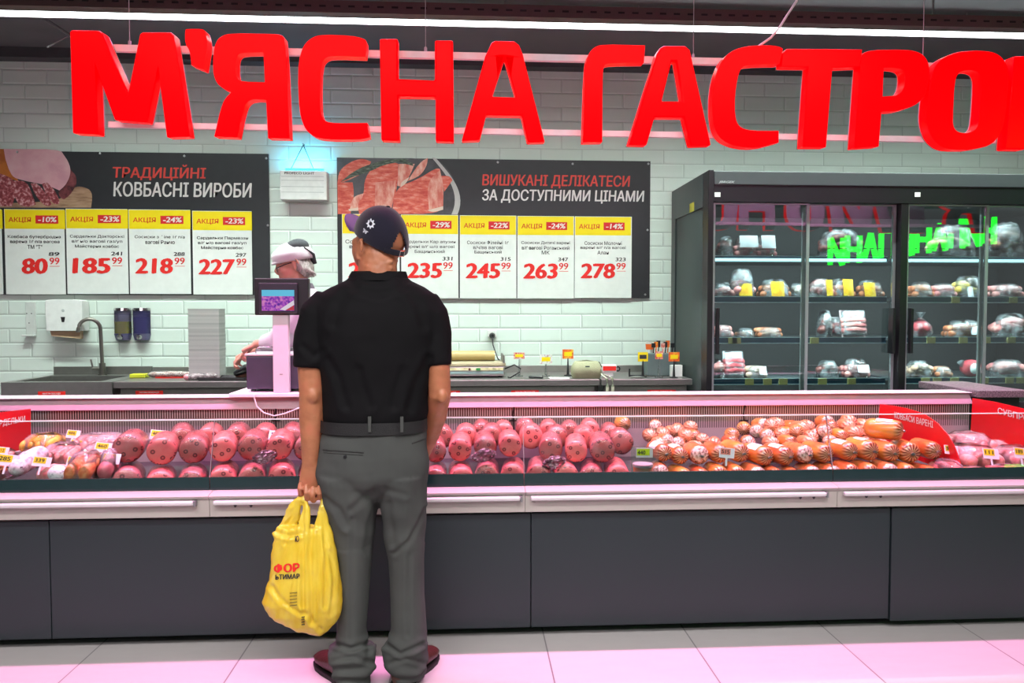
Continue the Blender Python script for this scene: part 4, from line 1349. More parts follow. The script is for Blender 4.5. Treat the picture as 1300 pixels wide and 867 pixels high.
def chub(px, py, rpx, Y, label, L=0.22, yaw=None, pitch=None, film=True, roll=None, group='pink ring-printed sausages in the counter'):
    q = P(px, py, Y)
    me, fm = CH[L]
    o = bpy.data.objects.new('boiled_sausage', me); COL.objects.link(o)
    s_ = 0.965 * rpx * (q - V((0, 0, CAMH))).length / FPX / 0.055
    o.location = q
    o.scale = (s_, 1, s_)
    yw = -math.degrees(atan2(q.x, q.y)) * 0.75 + random.uniform(-3, 3) if yaw is None else yaw
    HEAP.append((o, L, s_ * 0.0600, 0))
    pt = random.uniform(-2, 2) if pitch is None else pitch
    o.rotation_euler = (radians(pt), radians(random.uniform(0, 360)), radians(yw))
    o.rotation_mode = 'ZXY' if False else 'XYZ'
    tag(o, label, 'sausage', group)
    if film:
        c = bpy.data.objects.new('film', fm); COL.objects.link(c); c.parent = o
        tag(c, 'clear plastic film')
    return o


def chub_row(pts, Y, row, side, L=0.22, film=True):
    for k, (px, py, r) in enumerate(pts):
        chub(px, py, r, Y + random.uniform(-0.012, 0.012), f'pink ring-printed sausage, {ORD[k]} in the {row} {side}', L, film=film and k % 2 == 0)


LEFT = 'left of the man'
chub_row([(173, 577, 16.5), (208, 578, 16.5), (243, 579, 16), (281, 578, 15.5), (317, 576, 16), (352, 575, 15.5), (384, 575, 15)], 3.32, 'upper front row', LEFT)
chub_row([(177, 607, 16.5), (212, 609, 16.5), (247, 609, 16.5), (283, 607, 16), (317, 607, 16), (349, 606, 16.5), (381, 607, 16)], 3.24, 'bottom row', LEFT)
chub_row([(232, 559, 14.5), (263, 558, 14.5), (299, 558, 15), (334, 558, 14.5), (369, 557, 14)], 3.62, 'rear row', LEFT)
RIGHT = 'right of the man'
chub_row([(553, 576, 14), (584, 574, 15), (617, 570, 14.5), (648, 566, 15), (698, 573, 15.5), (732, 576, 14.5), (763, 577, 16)], 3.32, 'upper front row', RIGHT)
chub_row([(553, 606, 14), (587, 606, 15.5), (620, 605, 15.5), (652, 604, 15.5), (685, 604, 15.5), (717, 604, 15), (749, 602, 15), (781, 603, 15)], 3.24, 'bottom row', RIGHT)
chub_row([(562, 556, 14), (592, 556, 14), (622, 556, 14), (674, 555, 15.5), (707, 556, 14), (742, 557, 14), (789, 562, 15.5)], 3.56, 'middle row', RIGHT, 0.16)
chub_row([(612, 549, 12.5), (640, 549, 12.5), (668, 546, 13), (697, 548, 12.5), (723, 549, 12.5), (749, 547, 12.5), (777, 551, 12)], 3.74, 'rear row', RIGHT, 0.16)

# crumpled film bundles lying on two of the pink sausages
for px, py, lb in ((614, 581, 'crumpled clear film bundle on the pink sausages right of the man'), (703, 590, 'crumpled clear film bundle hanging before the lower pink sausages'), (336, 583, 'crumpled clear film bundle on the pink sausages left of the man')):
    q = P(px, py, 3.245); b = MB()
    n_ = 26
    rings = []
    for i in range(9):
        t_ = i / 8
        rings.append([V((q.x - 0.05 + 0.10 * t_, q.y + 0.012 * cos(2 * pi * j / n_), q.z + 0.02 * t_)) + V((0.004 * sin(7 * j + i), 0.006 * sin(3 * j), (0.008 + 0.022 * sin(pi * t_)) * sin(2 * pi * j / n_) + 0.004 * sin(11 * j + 3 * i))) for j in range(n_)])
    b.loft(rings)
    tag(b.build('film_bundle', glass('crumpled_film', '#f4e4ea', 1.6, 0.08, 1.6, 0.45, '#e8c4d0', 0.8, 60, 40)), lb, 'film')

# ---- orange pleated sausages


def pleat_mat():
    n = NT('orange_pleated_casing')
    tc = n.n('ShaderNodeTexCoord'); sp = n.n('ShaderNodeSeparateXYZ'); n.l(tc.outputs['Object'], sp.inputs[0])
    oi = n.n('ShaderNodeObjectInfo')
    y = sp.outputs[1]
    nz = n.noise(n.coords(scale=(1, 0.4, 1)), 26, 3)
    side = n.ramp(n.math('ADD', n.math('MULTIPLY', nz, 0.7), n.math('MULTIPLY', oi.outputs['Random'], 0.3)), [(0.3, hexc('#b4502a')), (0.5, hexc('#d07a3a')), (0.62, hexc('#e0963c')), (0.8, hexc('#cc8c74'))])
    ang = n.math('ARCTAN2', sp.outputs[2], sp.outputs[0])
    st = n.math('SINE', n.math('ADD', n.math('MULTIPLY', ang, 15), n.math('MULTIPLY', nz, 6)))
    end = n.ramp(n.math('ADD', n.math('MULTIPLY', st, 0.5), 0.5), [(0.1, hexc('#6a2418')), (0.45, hexc('#ac6444')), (0.9, hexc('#cfa27c'))])
    k = n.ramp(y, [(0.010, (1, 1, 1, 1)), (0.034, (0, 0, 0, 1))])
    n.l(n.mix(k, side, end), n.b.inputs['Base Color'])
    n.set(rough=0.28, coat=0.8, coatr=0.08)
    return n.m


def pleat_white():
    n = NT('clear_ended_casing')
    tc = n.n('ShaderNodeTexCoord'); sp = n.n('ShaderNodeSeparateXYZ'); n.l(tc.outputs['Object'], sp.inputs[0])
    nz = n.noise(n.coords(), 40, 3)
    side = n.ramp(nz, [(0.3, hexc('#c06238')), (0.7, hexc('#d8874a'))])
    end = n.ramp(n.noise(n.coords(), 90, 2), [(0.40, hexc('#8d6a60')), (0.5, hexc('#d9b3a4')), (0.65, hexc('#e8d2c6'))])
    k = n.ramp(sp.outputs[1], [(0.026, (1, 1, 1, 1)), (0.034, (0, 0, 0, 1))])
    n.l(n.mix(k, side, end), n.b.inputs['Base Color'])
    n.set(rough=0.25, coat=0.8, coatr=0.08)
    return n.m


def pleat_pale():
    n = NT('pale_pink_casing')
    nz = n.noise(n.coords(), 34, 3)
    tc = n.n('ShaderNodeTexCoord'); sp = n.n('ShaderNodeSeparateXYZ'); n.l(tc.outputs['Object'], sp.inputs[0])
    ang = n.math('ARCTAN2', sp.outputs[2], sp.outputs[0])
    st = n.math('SINE', n.math('ADD', n.math('MULTIPLY', ang, 11), n.math('MULTIPLY', nz, 9)))
    end = n.ramp(n.math('ADD', n.math('MULTIPLY', st, 0.5), 0.5), [(0.0, hexc('#a4503c')), (0.4, hexc('#d08a6c')), (0.9, hexc('#dfae92'))])
    side = n.ramp(nz, [(0.3, hexc('#c8603c')), (0.7, hexc('#dc8a58'))])
    k = n.ramp(sp.outputs[1], [(0.030, (1, 1, 1, 1)), (0.050, (0, 0, 0, 1))])
    n.l(n.mix(k, side, end), n.b.inputs['Base Color'])
    n.set(rough=0.3, coat=0.7, coatr=0.1)
    return n.m


def link_proto(L, m_):
    r = 0.042
    prof = [(0.05 * r, -0.006), (0.16 * r, -0.004), (0.14 * r, 0.0), (0.42 * r, 0.003), (0.72 * r, 0.009), (0.92 * r, 0.02), (r, 0.036), (r * 1.01, L * 0.5), (r, L - 0.036), (0.9 * r, L - 0.018), (0.5 * r, L - 0.003), (0.12 * r, L), (0.18 * r, L + 0.006)]
    b = MB(); b.lathe(prof, 30, RY, mod=lambda a, i: 1 + (0.10 if i in (3, 4, 10) else 0.04 if i in (5, 9) else 0.0) * cos(15 * a))
    return b.mesh('sausage', m_, 60, True)


LK = {}
for nm, m_ in (('p', pleat_mat()), ('w', pleat_white()), ('t', pleat_pale())):
    for L in (0.17, 0.11):
        LK[(nm, L)] = link_proto(L, m_)
b = MB(); r_ = 0.0426
b.grid(lambda u, v: V((r_ * cos(radians(50 + 85 * u)), 0.045 + 0.07 * v, r_ * sin(radians(50 + 85 * u)))), 8, 2)
b.grid(lambda u, v: V((r_ * 1.012 * cos(radians(50 + 85 * u)), 0.045 + 0.07 * v, r_ * 1.012 * sin(radians(50 + 85 * u)))), 8, 2)
LAB = b.mesh('label', blotch('sausage_label', '#9a8f96', '#e6dfe2', '#efe9ec', 70, (1, 1, 1), 0.28, 0.4, 0.6), 40)
b = MB(); b.tube([V((0, -0.008, 0)), V((0, -0.004, 0))], 0.006, 8); b.box(-0.009, 0.009, -0.010, -0.005, -0.003, 0.003)
CLP = b.mesh('clip', M_clip, 0)


def link(px, py, rpx, Y, label, kind='p', L=0.17, yaw=None, pitch=0, parts=True, lab=True, rollz=None, group='orange sausages in the counter'):
    q = P(px, py, Y)
    o = bpy.data.objects.new('cooked_sausage', LK[(kind, L)]); COL.objects.link(o)
    s_ = 0.95 * rpx * (q - V((0, 0, CAMH))).length / FPX / 0.042
    o.location = q; o.scale = (s_, 1, s_)
    HEAP.append((o, L, s_ * 0.0432, 1))
    o.rotation_euler = (radians(pitch), radians(random.uniform(-25, 25) if rollz is None else rollz), radians(random.uniform(-14, 14) if yaw is None else yaw))
    tag(o, label, 'sausage', group)
    if parts:
        c = bpy.data.objects.new('clip', CLP); COL.objects.link(c); c.parent = o
        if lab:
            c = bpy.data.objects.new('label', LAB); COL.objects.link(c); c.parent = o; tag(c, 'white paper label')
    return o


FR = [(846, 579, 11.5, 'p', 8), (870, 581, 11.5, 'p', 6), (893.5, 581, 12.5, 'w', 3), (917, 579, 12, 'p', 5), (940, 579, 12.5, 'p', 10), (972, 584, 12.5, 'p', 17), (1002, 583, 12, 'p', 17), (1026, 582, 11.5, 'w', 16),
      (1052, 580, 11.5, 'p', 14), (1084, 580, 11.5, 'p', 13), (1109, 579, 12.5, 'p', 12), (1136, 578, 11.5, 'p', 6), (1162, 580, 12.5, 'p', -6), (1178, 576, 10.5, 'p', 4)]
for k, (px, py, r, kd, yw) in enumerate(FR):
    link(px, py, r, 3.30 + random.uniform(-0.015, 0.015), f'orange sausage with gathered end, {ORD[k]} in the upper front row', kd, yaw=yw, lab=kd == 'p' and k in (0, 1, 5, 6, 9, 10))
BT = [(849, 602, 'w'), (872, 603, 'p'), (896, 603, 'p'), (917, 603, 'p'), (941, 602, 'p'), (966, 602, 'w'), (991, 602, 'p'), (1014, 602, 'p'), (1037, 601, 'w'), (1062, 601, 'w'), (1086, 600, 'p'), (1108, 600, 'p'), (1131, 600, 'w'), (1154, 600, 'p'), (1177, 599, 'p')]
for k, (px, py, kd) in enumerate(BT):
    link(px, py, 11, 3.24, f'orange sausage, {ORD[k]} in the bottom row at the glass', kd, lab=False)
link(1146, 555, 12, 3.36, 'orange sausage lying crosswise on top of the heap beside the boiled-sausage divider', 'p', yaw=46, pitch=0)
link(791, 540, 9, 3.86, 'single orange sausage lying at the back among the pink sausages', 'p', 0.11, lab=False)
ROWS = [('rear', 3.84, [(836, 545), (857, 546), (879, 543), (955, 544), (972, 541), (994, 541), (1012, 542), (1030, 543), (1046, 541), (1063, 543), (1082, 539), (1098, 541)]),
        ('second to rear', 3.72, [(842, 552), (862, 552), (884, 553), (966, 549), (984, 546), (1004, 547), (1022, 547), (1044, 549), (1060, 546), (1080, 548), (1096, 548)]),
        ('third to rear', 3.60, [(830, 556), (852, 559), (873, 556), (893, 559), (932, 553), (977, 555), (995, 551), (1014, 552), (1032, 554), (1055, 553), (1070, 554), (1087, 553), (1104, 554)]),
        ('fourth to rear', 3.49, [(842, 564), (862, 564), (884, 566), (907, 566), (930, 562), (952, 563), (985, 562), (1010, 561), (1034, 561), (1058, 562), (1076, 566), (1100, 563), (1122, 565)])]
for nm, Y, pts in ROWS:
    for k, (px, py) in enumerate(pts):
        link(px, py, 8.8, Y, f'orange sausage end, {ORD[k]}, {nm} row of the heap', 'w' if (k * 7 + len(pts)) % 4 == 0 else ('t' if (k * 5 + len(pts)) % 3 else 'p'), 0.11, parts=False, yaw=random.uniform(-22, 22), pitch=random.uniform(-8, 4))

# settle the heap: push sausages apart until they only touch, and up onto the deck
import numpy as np
pts, rad, own = [], [], []
for i, (o, L, r, k) in enumerate(HEAP):
    R_ = o.rotation_euler.to_matrix()
    n_ = max(2, int(L / (0.6 * r)))
    e = r * 0.75
    for j in range(n_):
        pts.append(o.location + R_ @ V((0, e + (L - 2 * e) * j / (n_ - 1), 0))); rad.append(r); own.append(i)
pts, rad, own = np.array([tuple(p) for p in pts]), np.array(rad), np.array(own)
cnt = np.bincount(own)
shift = np.zeros((len(HEAP), 3))
for it in range(180):
    p = pts + shift[own]
    d = p[:, None, :] - p[None, :, :]
    dist = np.sqrt((d ** 2).sum(2)) + 1e-9
    pen = rad[:, None] + rad[None, :] - dist
    pen[own[:, None] == own[None, :]] = -1
    push = np.where(pen > 0, pen, 0)
    dirs = d / dist[:, :, None]
    dirs[:, :, 1] *= 0.5
    f = (dirs * push[:, :, None]).sum(1) / np.maximum(1, (push > 0).sum(1))[:, None]
    mv = np.zeros_like(shift)
    for ax in range(3):
        mv[:, ax] = np.bincount(own, f[:, ax], len(HEAP)) / np.maximum(1, np.bincount(own, (push.sum(1) > 0).astype(float), len(HEAP)))
    shift += mv * 0.5
    p = pts + shift[own]
    low = np.array([deck(y + 0.03) for y in p[:, 1]]) + rad + 0.002 - p[:, 2]
    up = np.zeros(len(HEAP)); np.maximum.at(up, own, low)
    shift[:, 2] += np.maximum(up, 0)
    fr_ = np.zeros(len(HEAP)); np.maximum.at(fr_, own, 3.185 + 0.0 - (p[:, 1] - rad * 0.75)); shift[:, 1] += np.maximum(fr_, 0)
    rt = np.zeros(len(HEAP)); np.maximum.at(rt, own, p[:, 0] + rad - (Xd - 0.006)); shift[:, 0] -= np.maximum(rt, 0)
    bk = np.zeros(len(HEAP)); np.maximum.at(bk, own, (p[:, 1] + rad * 0.75 + 0.02) - 3.965); shift[:, 1] -= np.maximum(bk, 0)
for (o, L, r, k), s_ in zip(HEAP, shift):
    o.location = o.location + V(s_)

# ---- packs at both ends of the counter
M_meatpink = blotch('pink_meat', '#c9696c', '#dc8f8c', '#e8b0a8', 24)
M_meator = blotch('orange_meat', '#c8603c', '#dd8658', '#e8a878', 26)
M_tray = mat('clear_tray', '#c8b8ba', 0.25)
M_filmp = glass('pack_film', '#fffafa', 1.45, 0.06, 1.0, 0.18, '#ffe0ea', 0.6, 30, 12)


def dome(b, c, hx, hy, h, M=None, n=26, m=0, sq=0.7, k=6):
    """soft pillow standing on z = c.z"""
    rings = []
    for i in range(k + 1):
        t_ = i / k
        f = cos(t_ * pi / 2 * 0.94) ** 0.55
        rings.append([])
        for j in range(n):
            a = 2 * pi * j / n
            ca, sa = cos(a), sin(a)
            p = V((hx * f * abs(ca) ** sq * (1 if ca >= 0 else -1), hy * f * abs(sa) ** sq * (1 if sa >= 0 else -1), h * sin(t_ * pi / 2)))
            p += V((0, 0, 0.03 * h * sin(4 * a + 2 * i)))
            if i == 0: p.z = 0
            rings[-1].append(V(c) + (M @ p if M is not None else p))
    return b.loft(rings, m)


def counter_pack(px, py, w_, h_, Y, label, m_, n=3, dep=0.09, tilt=0.0, name='meat_pack', cat='meat pack'):
    """film-wrapped tray of sausage pieces; px, py: bottom centre in the photograph, w_ and h_ in pixels"""
    mp = scale_px(Y)
    q = P(px, py, Y)
    q.z = max(q.z, deck(Y + dep) + 0.001)
    hx, H = w_ * mp / 2, h_ * mp
    M = Matrix.Rotation(tilt, 3, 'Z')
    t = thing(name, label, cat, q, 'film-wrapped packs in the counter')
    b = MB()
    b.loft([[q + M @ V((sx * hx * k, sy * dep * k, z)) for sx, sy in ((-1, -1), (1, -1), (1, 1), (-1, 1))] for k, z in ((0.88, 0), (1.0, 0.016), (0.95, 0.016), (0.84, 0.004))])
    b.build('tray', M_tray, t, smooth=0)
    for k in range(n):
        b = MB(); x_ = (-0.5 + (k + 0.5) / n) * 2 * hx * 0.86
        rr = min(hx / n * 0.95, H * 0.55)
        b.tube([q + M @ V((x_ + 0.01 * sin(3 * k), -dep * 0.78, 0.006 + H * 0.40)), q + M @ V((x_, 0, 0.006 + H * 0.5)), q + M @ V((x_ - 0.008, dep * 0.75, 0.006 + H * 0.42))], [(rr * 0.85, H * 0.34), (rr, H * 0.45), (rr * 0.85, H * 0.36)], 14, round_ends=True)
        b.build('meat', m_, t)
    b = MB(); dome(b, q + V((0, 0, 0.003)), hx * 0.98, dep * 1.0, H * 1.12, M); b.build('film', M_filmp, t, smooth=70)
    return t


counter_pack(-6, 611, 30, 20, 3.26, 'red-orange sausages in a film pack at the left picture edge, bottom row', M_meator, 3)
counter_pack(110, 612, 38, 34, 3.26, 'film-wrapped orange-pink meat dome in the bottom row, left of the dark wedge', M_meator, 2)
counter_pack(140, 612, 22, 36, 3.26, 'film-wrapped dark pink ham wedge just left of the pink sausages', blotch('ham_dark', '#a8545c', '#c06a70', '#d08a8c', 18), 1, 0.055)
counter_pack(2, 592, 30, 18, 3.56, 'film pack of pink sausages behind the net-wrapped sausage', M_meatpink, 4)
counter_pack(80, 590, 46, 24, 3.50, 'wide film pack of pink meat in the second row, left end', M_meatpink, 4)
counter_pack(130, 588, 50, 22, 3.50, 'film pack of pale pink meat behind the dark ham wedge', M_meatpink, 3)
counter_pack(56, 573, 44, 20, 3.64, 'film pack of yellow-orange sausages beside the left red divider', blotch('yellow_sausage', '#d8823c', '#e8a848', '#f0c860', 30), 4)
counter_pack(130, 571, 70, 18, 3.66, 'wide rear film pack of pink meat left of the pink sausages', M_meatpink, 5)
counter_pack(1203, 607, 30, 22, 3.27, 'small pink film pack in front of the boiled-sausage divider', M_meatpink, 2)
counter_pack(1238, 608, 34, 14, 3.24, 'film pack of orange and white pieces, bottom row right of the divider', blotch('orange_white', '#d8683c', '#e8a070', '#f0e0c0', 40), 3)
counter_pack(1281, 606, 42, 14, 3.22, 'film pack of dark red meat, bottom row at the right picture edge', blotch('dark_red_meat', '#8e3038', '#b05058', '#d08a88', 36), 3)
counter_pack(1232, 592, 64, 26, 3.42, 'large film pack of pale pink meat right of the curved red divider', M_meatpink, 3, 0.12)
counter_pack(1292, 592, 58, 24, 3.42, 'large film pack of pink meat at the right picture edge', M_meatpink, 3, 0.12)
counter_pack(1230, 572, 50, 22, 3.66, 'rear film pack of pink meat between the two red dividers', M_meatpink, 3, 0.12)
counter_pack(1284, 574, 60, 16, 3.66, 'rear film pack of pink meat before the offal divider', M_meatpink, 3, 0.12)

# net-wrapped sausage and a labelled cut sausage
q = P(23, 594, 3.24)
t = thing('net_sausage', 'white net-wrapped sausage with dark print leaning at the left front', 'sausage', q)
b = MB(); b.tube([q, q + V((0.01, 0.05, 0.02)), q + V((0.025, 0.11, 0.035))], [0.036, 0.042, 0.038], 20, round_ends=True); b.build('body', blotch('net_white', '#a58a92', '#d9c6cc', '#efe4e8', 50), t)
b = MB()
for k in range(6):
    a = radians(-125 + 14 * k)
    p0 = q + V((0.0365 * cos(a), -0.022, 0.0365 * sin(a) + 0.038)); b.box(p0.x - 0.012, p0.x + 0.012, p0.y - 0.004, p0.y - 0.001, p0.z - 0.0015, p0.z + 0.0015)
b.build('print', M_blackprint, t, smooth=0)
q = P(70, 602, 3.26)
t = thing('cut_sausage', 'thick pink cut sausage with white label lying in the left front corner', 'sausage', q)
b = MB(); b.tube([q + V((-0.055, 0.03, -0.008)), q + V((-0.02, 0.02, -0.003)), q + V((0.035, 0.0, 0.0))], [0.036, 0.044, 0.04], 20, round_ends=True); b.build('body', M_meatpink, t)
b = MB(); b.ell(q + V((0.022, -0.018, 0.006)), (0.042, 0.028, 0.036)); b.build('label', blotch('label_print', '#5a6a70', '#e8dfe6', '#f2ecf0', 90, (1, 1, 1), 0.30, 0.42, 0.6), t)

# small price tags standing on the meat
M_tagw = mat('tag_white', '#ece8ee', 0.3, var=0.02)
M_tagy = mat('tag_yellow', '#f0d21c', 0.4, var=0.02)


def price_tag(px, py, Y, num, label, w_=22, h_=14, tilt=-22, colr=None, lean=6):
    mp = scale_px(Y)
    q = P(px, py, Y)
    t = thing('price_tag', label, 'price tag', q, 'price tags on the meat', (radians(tilt), radians(lean), 0))
    hx, hz = w_ * mp / 2, h_ * mp / 2
    def loc(nm, mb, m_):
        o = mb.build(nm, m_, None, smooth=0); o.parent = t; return o
    b = MB(); b.box(-hx, hx, 0, 0.003, -hz, hz); loc('plate', b, M_tagw)
    b = MB(); b.box(-hx * 0.88, hx * 0.45, -0.001, -0.0001, -hz * 0.35, hz * 0.85); st = loc('sticker', b, colr or M_tagy)
    b = MB(); text_on(b, num, lambda u, v: V((-hx * 0.75 + u * hx * 1.05, -0.0018, -hz * 0.12 + v * hz * 0.72)), 0.03, 0)
    o = b.build('figures', M_blackprint, None, smooth=0, fix=False); o.parent = st
    b = MB(); b.box(-0.004, 0.004, 0.0005, 0.0035, -hz - 0.035, -hz); loc('stake', b, M_tagw)
    return t


price_tag(9, 584, 3.24, '285', 'white price tag with yellow figures 285 at the left front corner', 26, 14)
price_tag(53, 586, 3.25, '339', 'white and yellow price tag above the thick labelled cut sausage', 22, 12)
price_tag(97, 586, 3.25, '280', 'white and yellow price tag on the orange-pink meat dome', 23, 12)
price_tag(141, 582, 3.25, '321', 'white and yellow price tag on the dark ham wedge', 22, 13)
price_tag(132, 568, 3.36, '460', 'white and yellow price tag behind the dark ham wedge', 22, 12)
price_tag(93, 551, 3.72, '486', 'rearmost white and yellow price tag in the left part of the counter', 16, 10)
price_tag(99, 563, 3.60, '469', 'white and yellow price tag just below the rearmost one at left', 19, 10)
price_tag(3, 573, 3.48, '212', 'white and yellow price tag cut by the left picture edge, under the red divider', 14, 11)
price_tag(201, 552, 3.56, '487', 'white and yellow price tag standing above the pink sausages left of the man', 20, 12)
price_tag(352, 553, 3.50, '515', 'blank-looking lilac lit price tag on the pink sausages beside the man', 21, 12, colr=M_tagw)
price_tag(1208, 571, 3.30, '532', 'green-yellow price tag at the front tip of the curved red divider', 19, 12, colr=mat('tag_olive', '#c3c02c', 0.4))
price_tag(1258, 576, 3.30, '111', 'white and yellow price tag on pink meat right of the curved divider', 22, 14)
price_tag(1286, 555, 3.62, '137', 'white and yellow price tag on the rear pink meat under the offal divider', 17, 11)
price_tag(1296, 575, 3.30, '189', 'white and yellow price tag on pink meat cut by the right picture edge', 18, 14)
price_tag(923, 575, 3.22, '515', 'red and white price tag clipped before the orange sausages', 20, 13, tilt=-6, colr=mat('tag_coral', '#e88878', 0.4))

# clear stand with small jar between pink and orange sausages
q = P(817, 603, 3.20)
t = thing('tag_stand', 'clear stand with green price ticket between pink and orange sausages', 'price tag holder', q)
a = P(801, 567, 3.20); c = P(836, 603, 3.20)
b = MB(); b.box(a.x, c.x, 3.197, 3.201, c.z - 0.012, a.z); b.build('clear_plate', M_clear, t, smooth=0)
a = P(808, 569, 3.19); c = P(829, 581, 3.19)
b = MB(); b.box(a.x, c.x, 3.194, 3.1965, c.z, a.z); tk = b.build('ticket', mat('ticket_grey', '#c9c4c6', 0.4), t, smooth=0)
b = MB(); b.box(a.x + 0.003, c.x - 0.014, 3.1925, 3.1935, c.z + 0.010, a.z - 0.004); stk = b.build('sticker', mat('sticker_green', '#b9cc1c', 0.4), None, smooth=0); attach(stk, tk)
b = MB(); text_on(b, '440', lambda u, v: V((a.x + 0.005 + 0.035 * u, 3.1915, c.z + 0.014 + 0.018 * v)), 0.03, 0); attach(b.build('figures', M_blackprint, None, smooth=0, fix=False), tk)
q = P(816, 606, 3.25)
t = thing('small_tub', 'small clear tub with orange food between pink and orange sausages', 'tub', q)
b = MB(); b.lathe([(0.040, -0.02), (0.042, 0.048), (0.001, 0.052)], 22, Matrix.Translation(q)); b.build('food', blotch('orange_food', '#b8401c', '#e07028', '#f0a050', 30), t)
b = MB(); b.lathe([(0.044, 0.049), (0.046, 0.056), (0.044, 0.062), (0.001, 0.062)], 22, Matrix.Translation(q)); b.build('lid', mat('tub_lid', '#d9c4c8', 0.3), t)

# ------------------------------------------------------------------ scale on its white shelf
a = P(291, 497, 3.93); c = P(420, 503, 3.93)
shz = zr2 + 0.0005
b = MB(); b.box(a.x, c.x, 3.92, 4.26, shz, shz + 0.022)
tag(b.build('scale_shelf', mat('shelf_white', '#ece4ea', 0.35, var=0.02), smooth=0, bevel=0.004), 'white board on the counter rail that carries the scale', 'shelf')
sz = shz + 0.0225
SCY = 3.98
a = P(312, 449, SCY); c = P(390, 488, SCY)
sc = thing('shop_scale', 'dark shop scale with customer screen on a pole, beside the saleswoman', 'scale', ((a.x + c.x) / 2, SCY + 0.12, sz))
b = MB(); b.box(a.x, c.x, SCY, SCY + 0.24, sz + 0.014, a.z - 0.012); b.build('body', mat('scale_violet_grey', '#3c3848', 0.4), sc, smooth=0, bevel=0.008)
for xx in (a.x + 0.03, c.x - 0.03):
    for yy in (SCY + 0.03, SCY + 0.21):
        b = MB(); b.cyl((xx, yy, sz), (xx, yy, sz + 0.015), 0.014, n=12); b.build('foot', M_dark, sc)
b = MB(); b.box(a.x - 0.006, c.x + 0.006, SCY - 0.004, SCY + 0.245, a.z - 0.0118, a.z); b.build('weighing_plate', mat('plate_light', '#d6ced6', 0.3, 0.3), sc, smooth=0, bevel=0.004)
b = MB()
zt_ = Zat(440, SCY)
b.tube([V((a.x + 0.05, SCY + 0.01, a.z)), V((a.x + 0.05, SCY + 0.01, zt_ - 0.01)), V((a.x + 0.06, SCY + 0.01, zt_)), V((c.x - 0.02, SCY + 0.01, zt_)), V((c.x - 0.01, SCY + 0.01, zt_ - 0.01)), V((c.x - 0.01, SCY + 0.01, a.z))], 0.003, 8)
b.build('guard_wire', M_chrome, sc)
p0 = P(348, 488, 3.955); p1 = P(367, 396, 3.955)
b = MB(); b.box(p0.x, p1.x, 3.935, 3.975, sz, p1.z); pl = b.build('pole', mat('pole_lilac', '#d9cdd8', 0.35, var=0.02), sc, smooth=0, bevel=0.004)
b = MB(); q = P(357, 475, 3.934); b.box(q.x - 0.008, q.x + 0.008, 3.9335, 3.935, q.z - 0.001, q.z + 0.001); attach(b.build('mark', M_fine, None, smooth=0), pl)
a = P(322.5, 353, 3.93); c = P(392, 400, 3.93)
b = MB(); b.box(a.x, c.x, 3.93, 3.98, c.z, a.z); mo = b.build('screen_housing', M_black, sc, smooth=0, bevel=0.006)
a = P(328, 359, 3.915); c = P(378, 398, 3.915)
b = MB(); b.box(a.x, c.x, 3.912, 3.931, c.z, a.z); attach(b.build('screen_bezel', mat('bezel_grey', '#2c2d33', 0.3), None, smooth=0, bevel=0.005), mo)
SY_ = 3.911


def lit(name, px0, py0, px1, py1, m, lift=0.0):
    a_ = P(px0, py0, SY_ - lift); c_ = P(px1, py1, SY_ - lift)
    b_ = MB(); b_.box(a_.x, c_.x, SY_ - lift, SY_ - lift + 0.0008, c_.z, a_.z)
    o_ = b_.build(name, m, None, smooth=0); attach(o_, mo); return o_


n = NT('screen_picture')
f = n.noise(n.coords(), 70, 3)
n.l(n.ramp(f, [(0.35, hexc('#5a2aa0')), (0.5, hexc('#b04cc8')), (0.65, hexc('#e08cc8'))]), n.b.inputs['Emission Color'])
n.set(ems=0.75, col=(0.01, 0.01, 0.01, 1), rough=0.2)
lit('screen', 332, 368, 373.5, 394.5, n.m)
lit('screen_header', 332, 368, 373.5, 376, emat('screen_cyan', '#5cc8ea', 0.8, '#101010'), 0.0006)
mb_ = MB()
mb_.prism([[(355, 393), (373, 381), (373.5, 387), (362, 394)]], lambda u, v, d: P(u, v, SY_ - 0.0012 + 0.0008 * d)); o = mb_.build('screen_slice', emat('screen_white', '#e6dce8', 0.8, '#101010'), None, smooth=0); attach(o, mo)
mb_ = MB()
mb_.prism([[(362, 394), (373, 387.5), (373.5, 394)]], lambda u, v, d: P(u, v, SY_ - 0.0012 + 0.0008 * d)); o = mb_.build('screen_meat', emat('screen_red', '#c8303c', 0.7, '#101010'), None, smooth=0); attach(o, mo)
b = MB()
b.tube([P(x_, y_, 3.912) for x_, y_ in ((324, 501), (323, 506), (326, 516), (335, 524), (348, 528), (362, 525), (382, 517), (400, 508), (410, 503))], 0.004, 8)
b.build('cord', M_cord_white, sc)

# ------------------------------------------------------------------ glass-door fridge
FF = 4.61
FXL = 1.527
qf = P(905, 300, FF)
FX0 = qf.x - 0.0
xm0, xm1 = Xat(1142, FF, 375), Xat(1151, FF, 375)
bayw = xm0 - Xat(907.5, FF, 375)
FX1 = xm1 + bayw + 0.02
FXS = FX0 - 0.035                # outer side face
FZT = Zat(216, FF, 905)
zh = Zat(257, FF, 1025)          # under the header
fr = thing('display_fridge', 'tall dark display fridge with sliding glass doors at the right wall', 'fridge', ((FX0 + FX1) / 2, (FF + WY) / 2, 0))
M_fr = mat('fridge_black', '#131518', 0.35, var=0.04)
M_frg = mat('fridge_header_grey', '#3f4547', 0.4, var=0.03)
M_inner = mat('fridge_inner', '#1a2124', 0.5, var=0.03, vscale=3)
M_frame = mat('door_frame_pale', '#9aa6a6', 0.3, 0.4)
M_door = glass('door_glass', '#f0f7f5', 1.5, 0.0, 3.0)
FB = WY - 0.01
b = MB(); b.box(FX0 + 0.0005, FX1, FF - 0.01, FB, Zat(236, FF, 1000), FZT - 0.004); b.build('header', M_frg, fr, smooth=0, bevel=0.006)
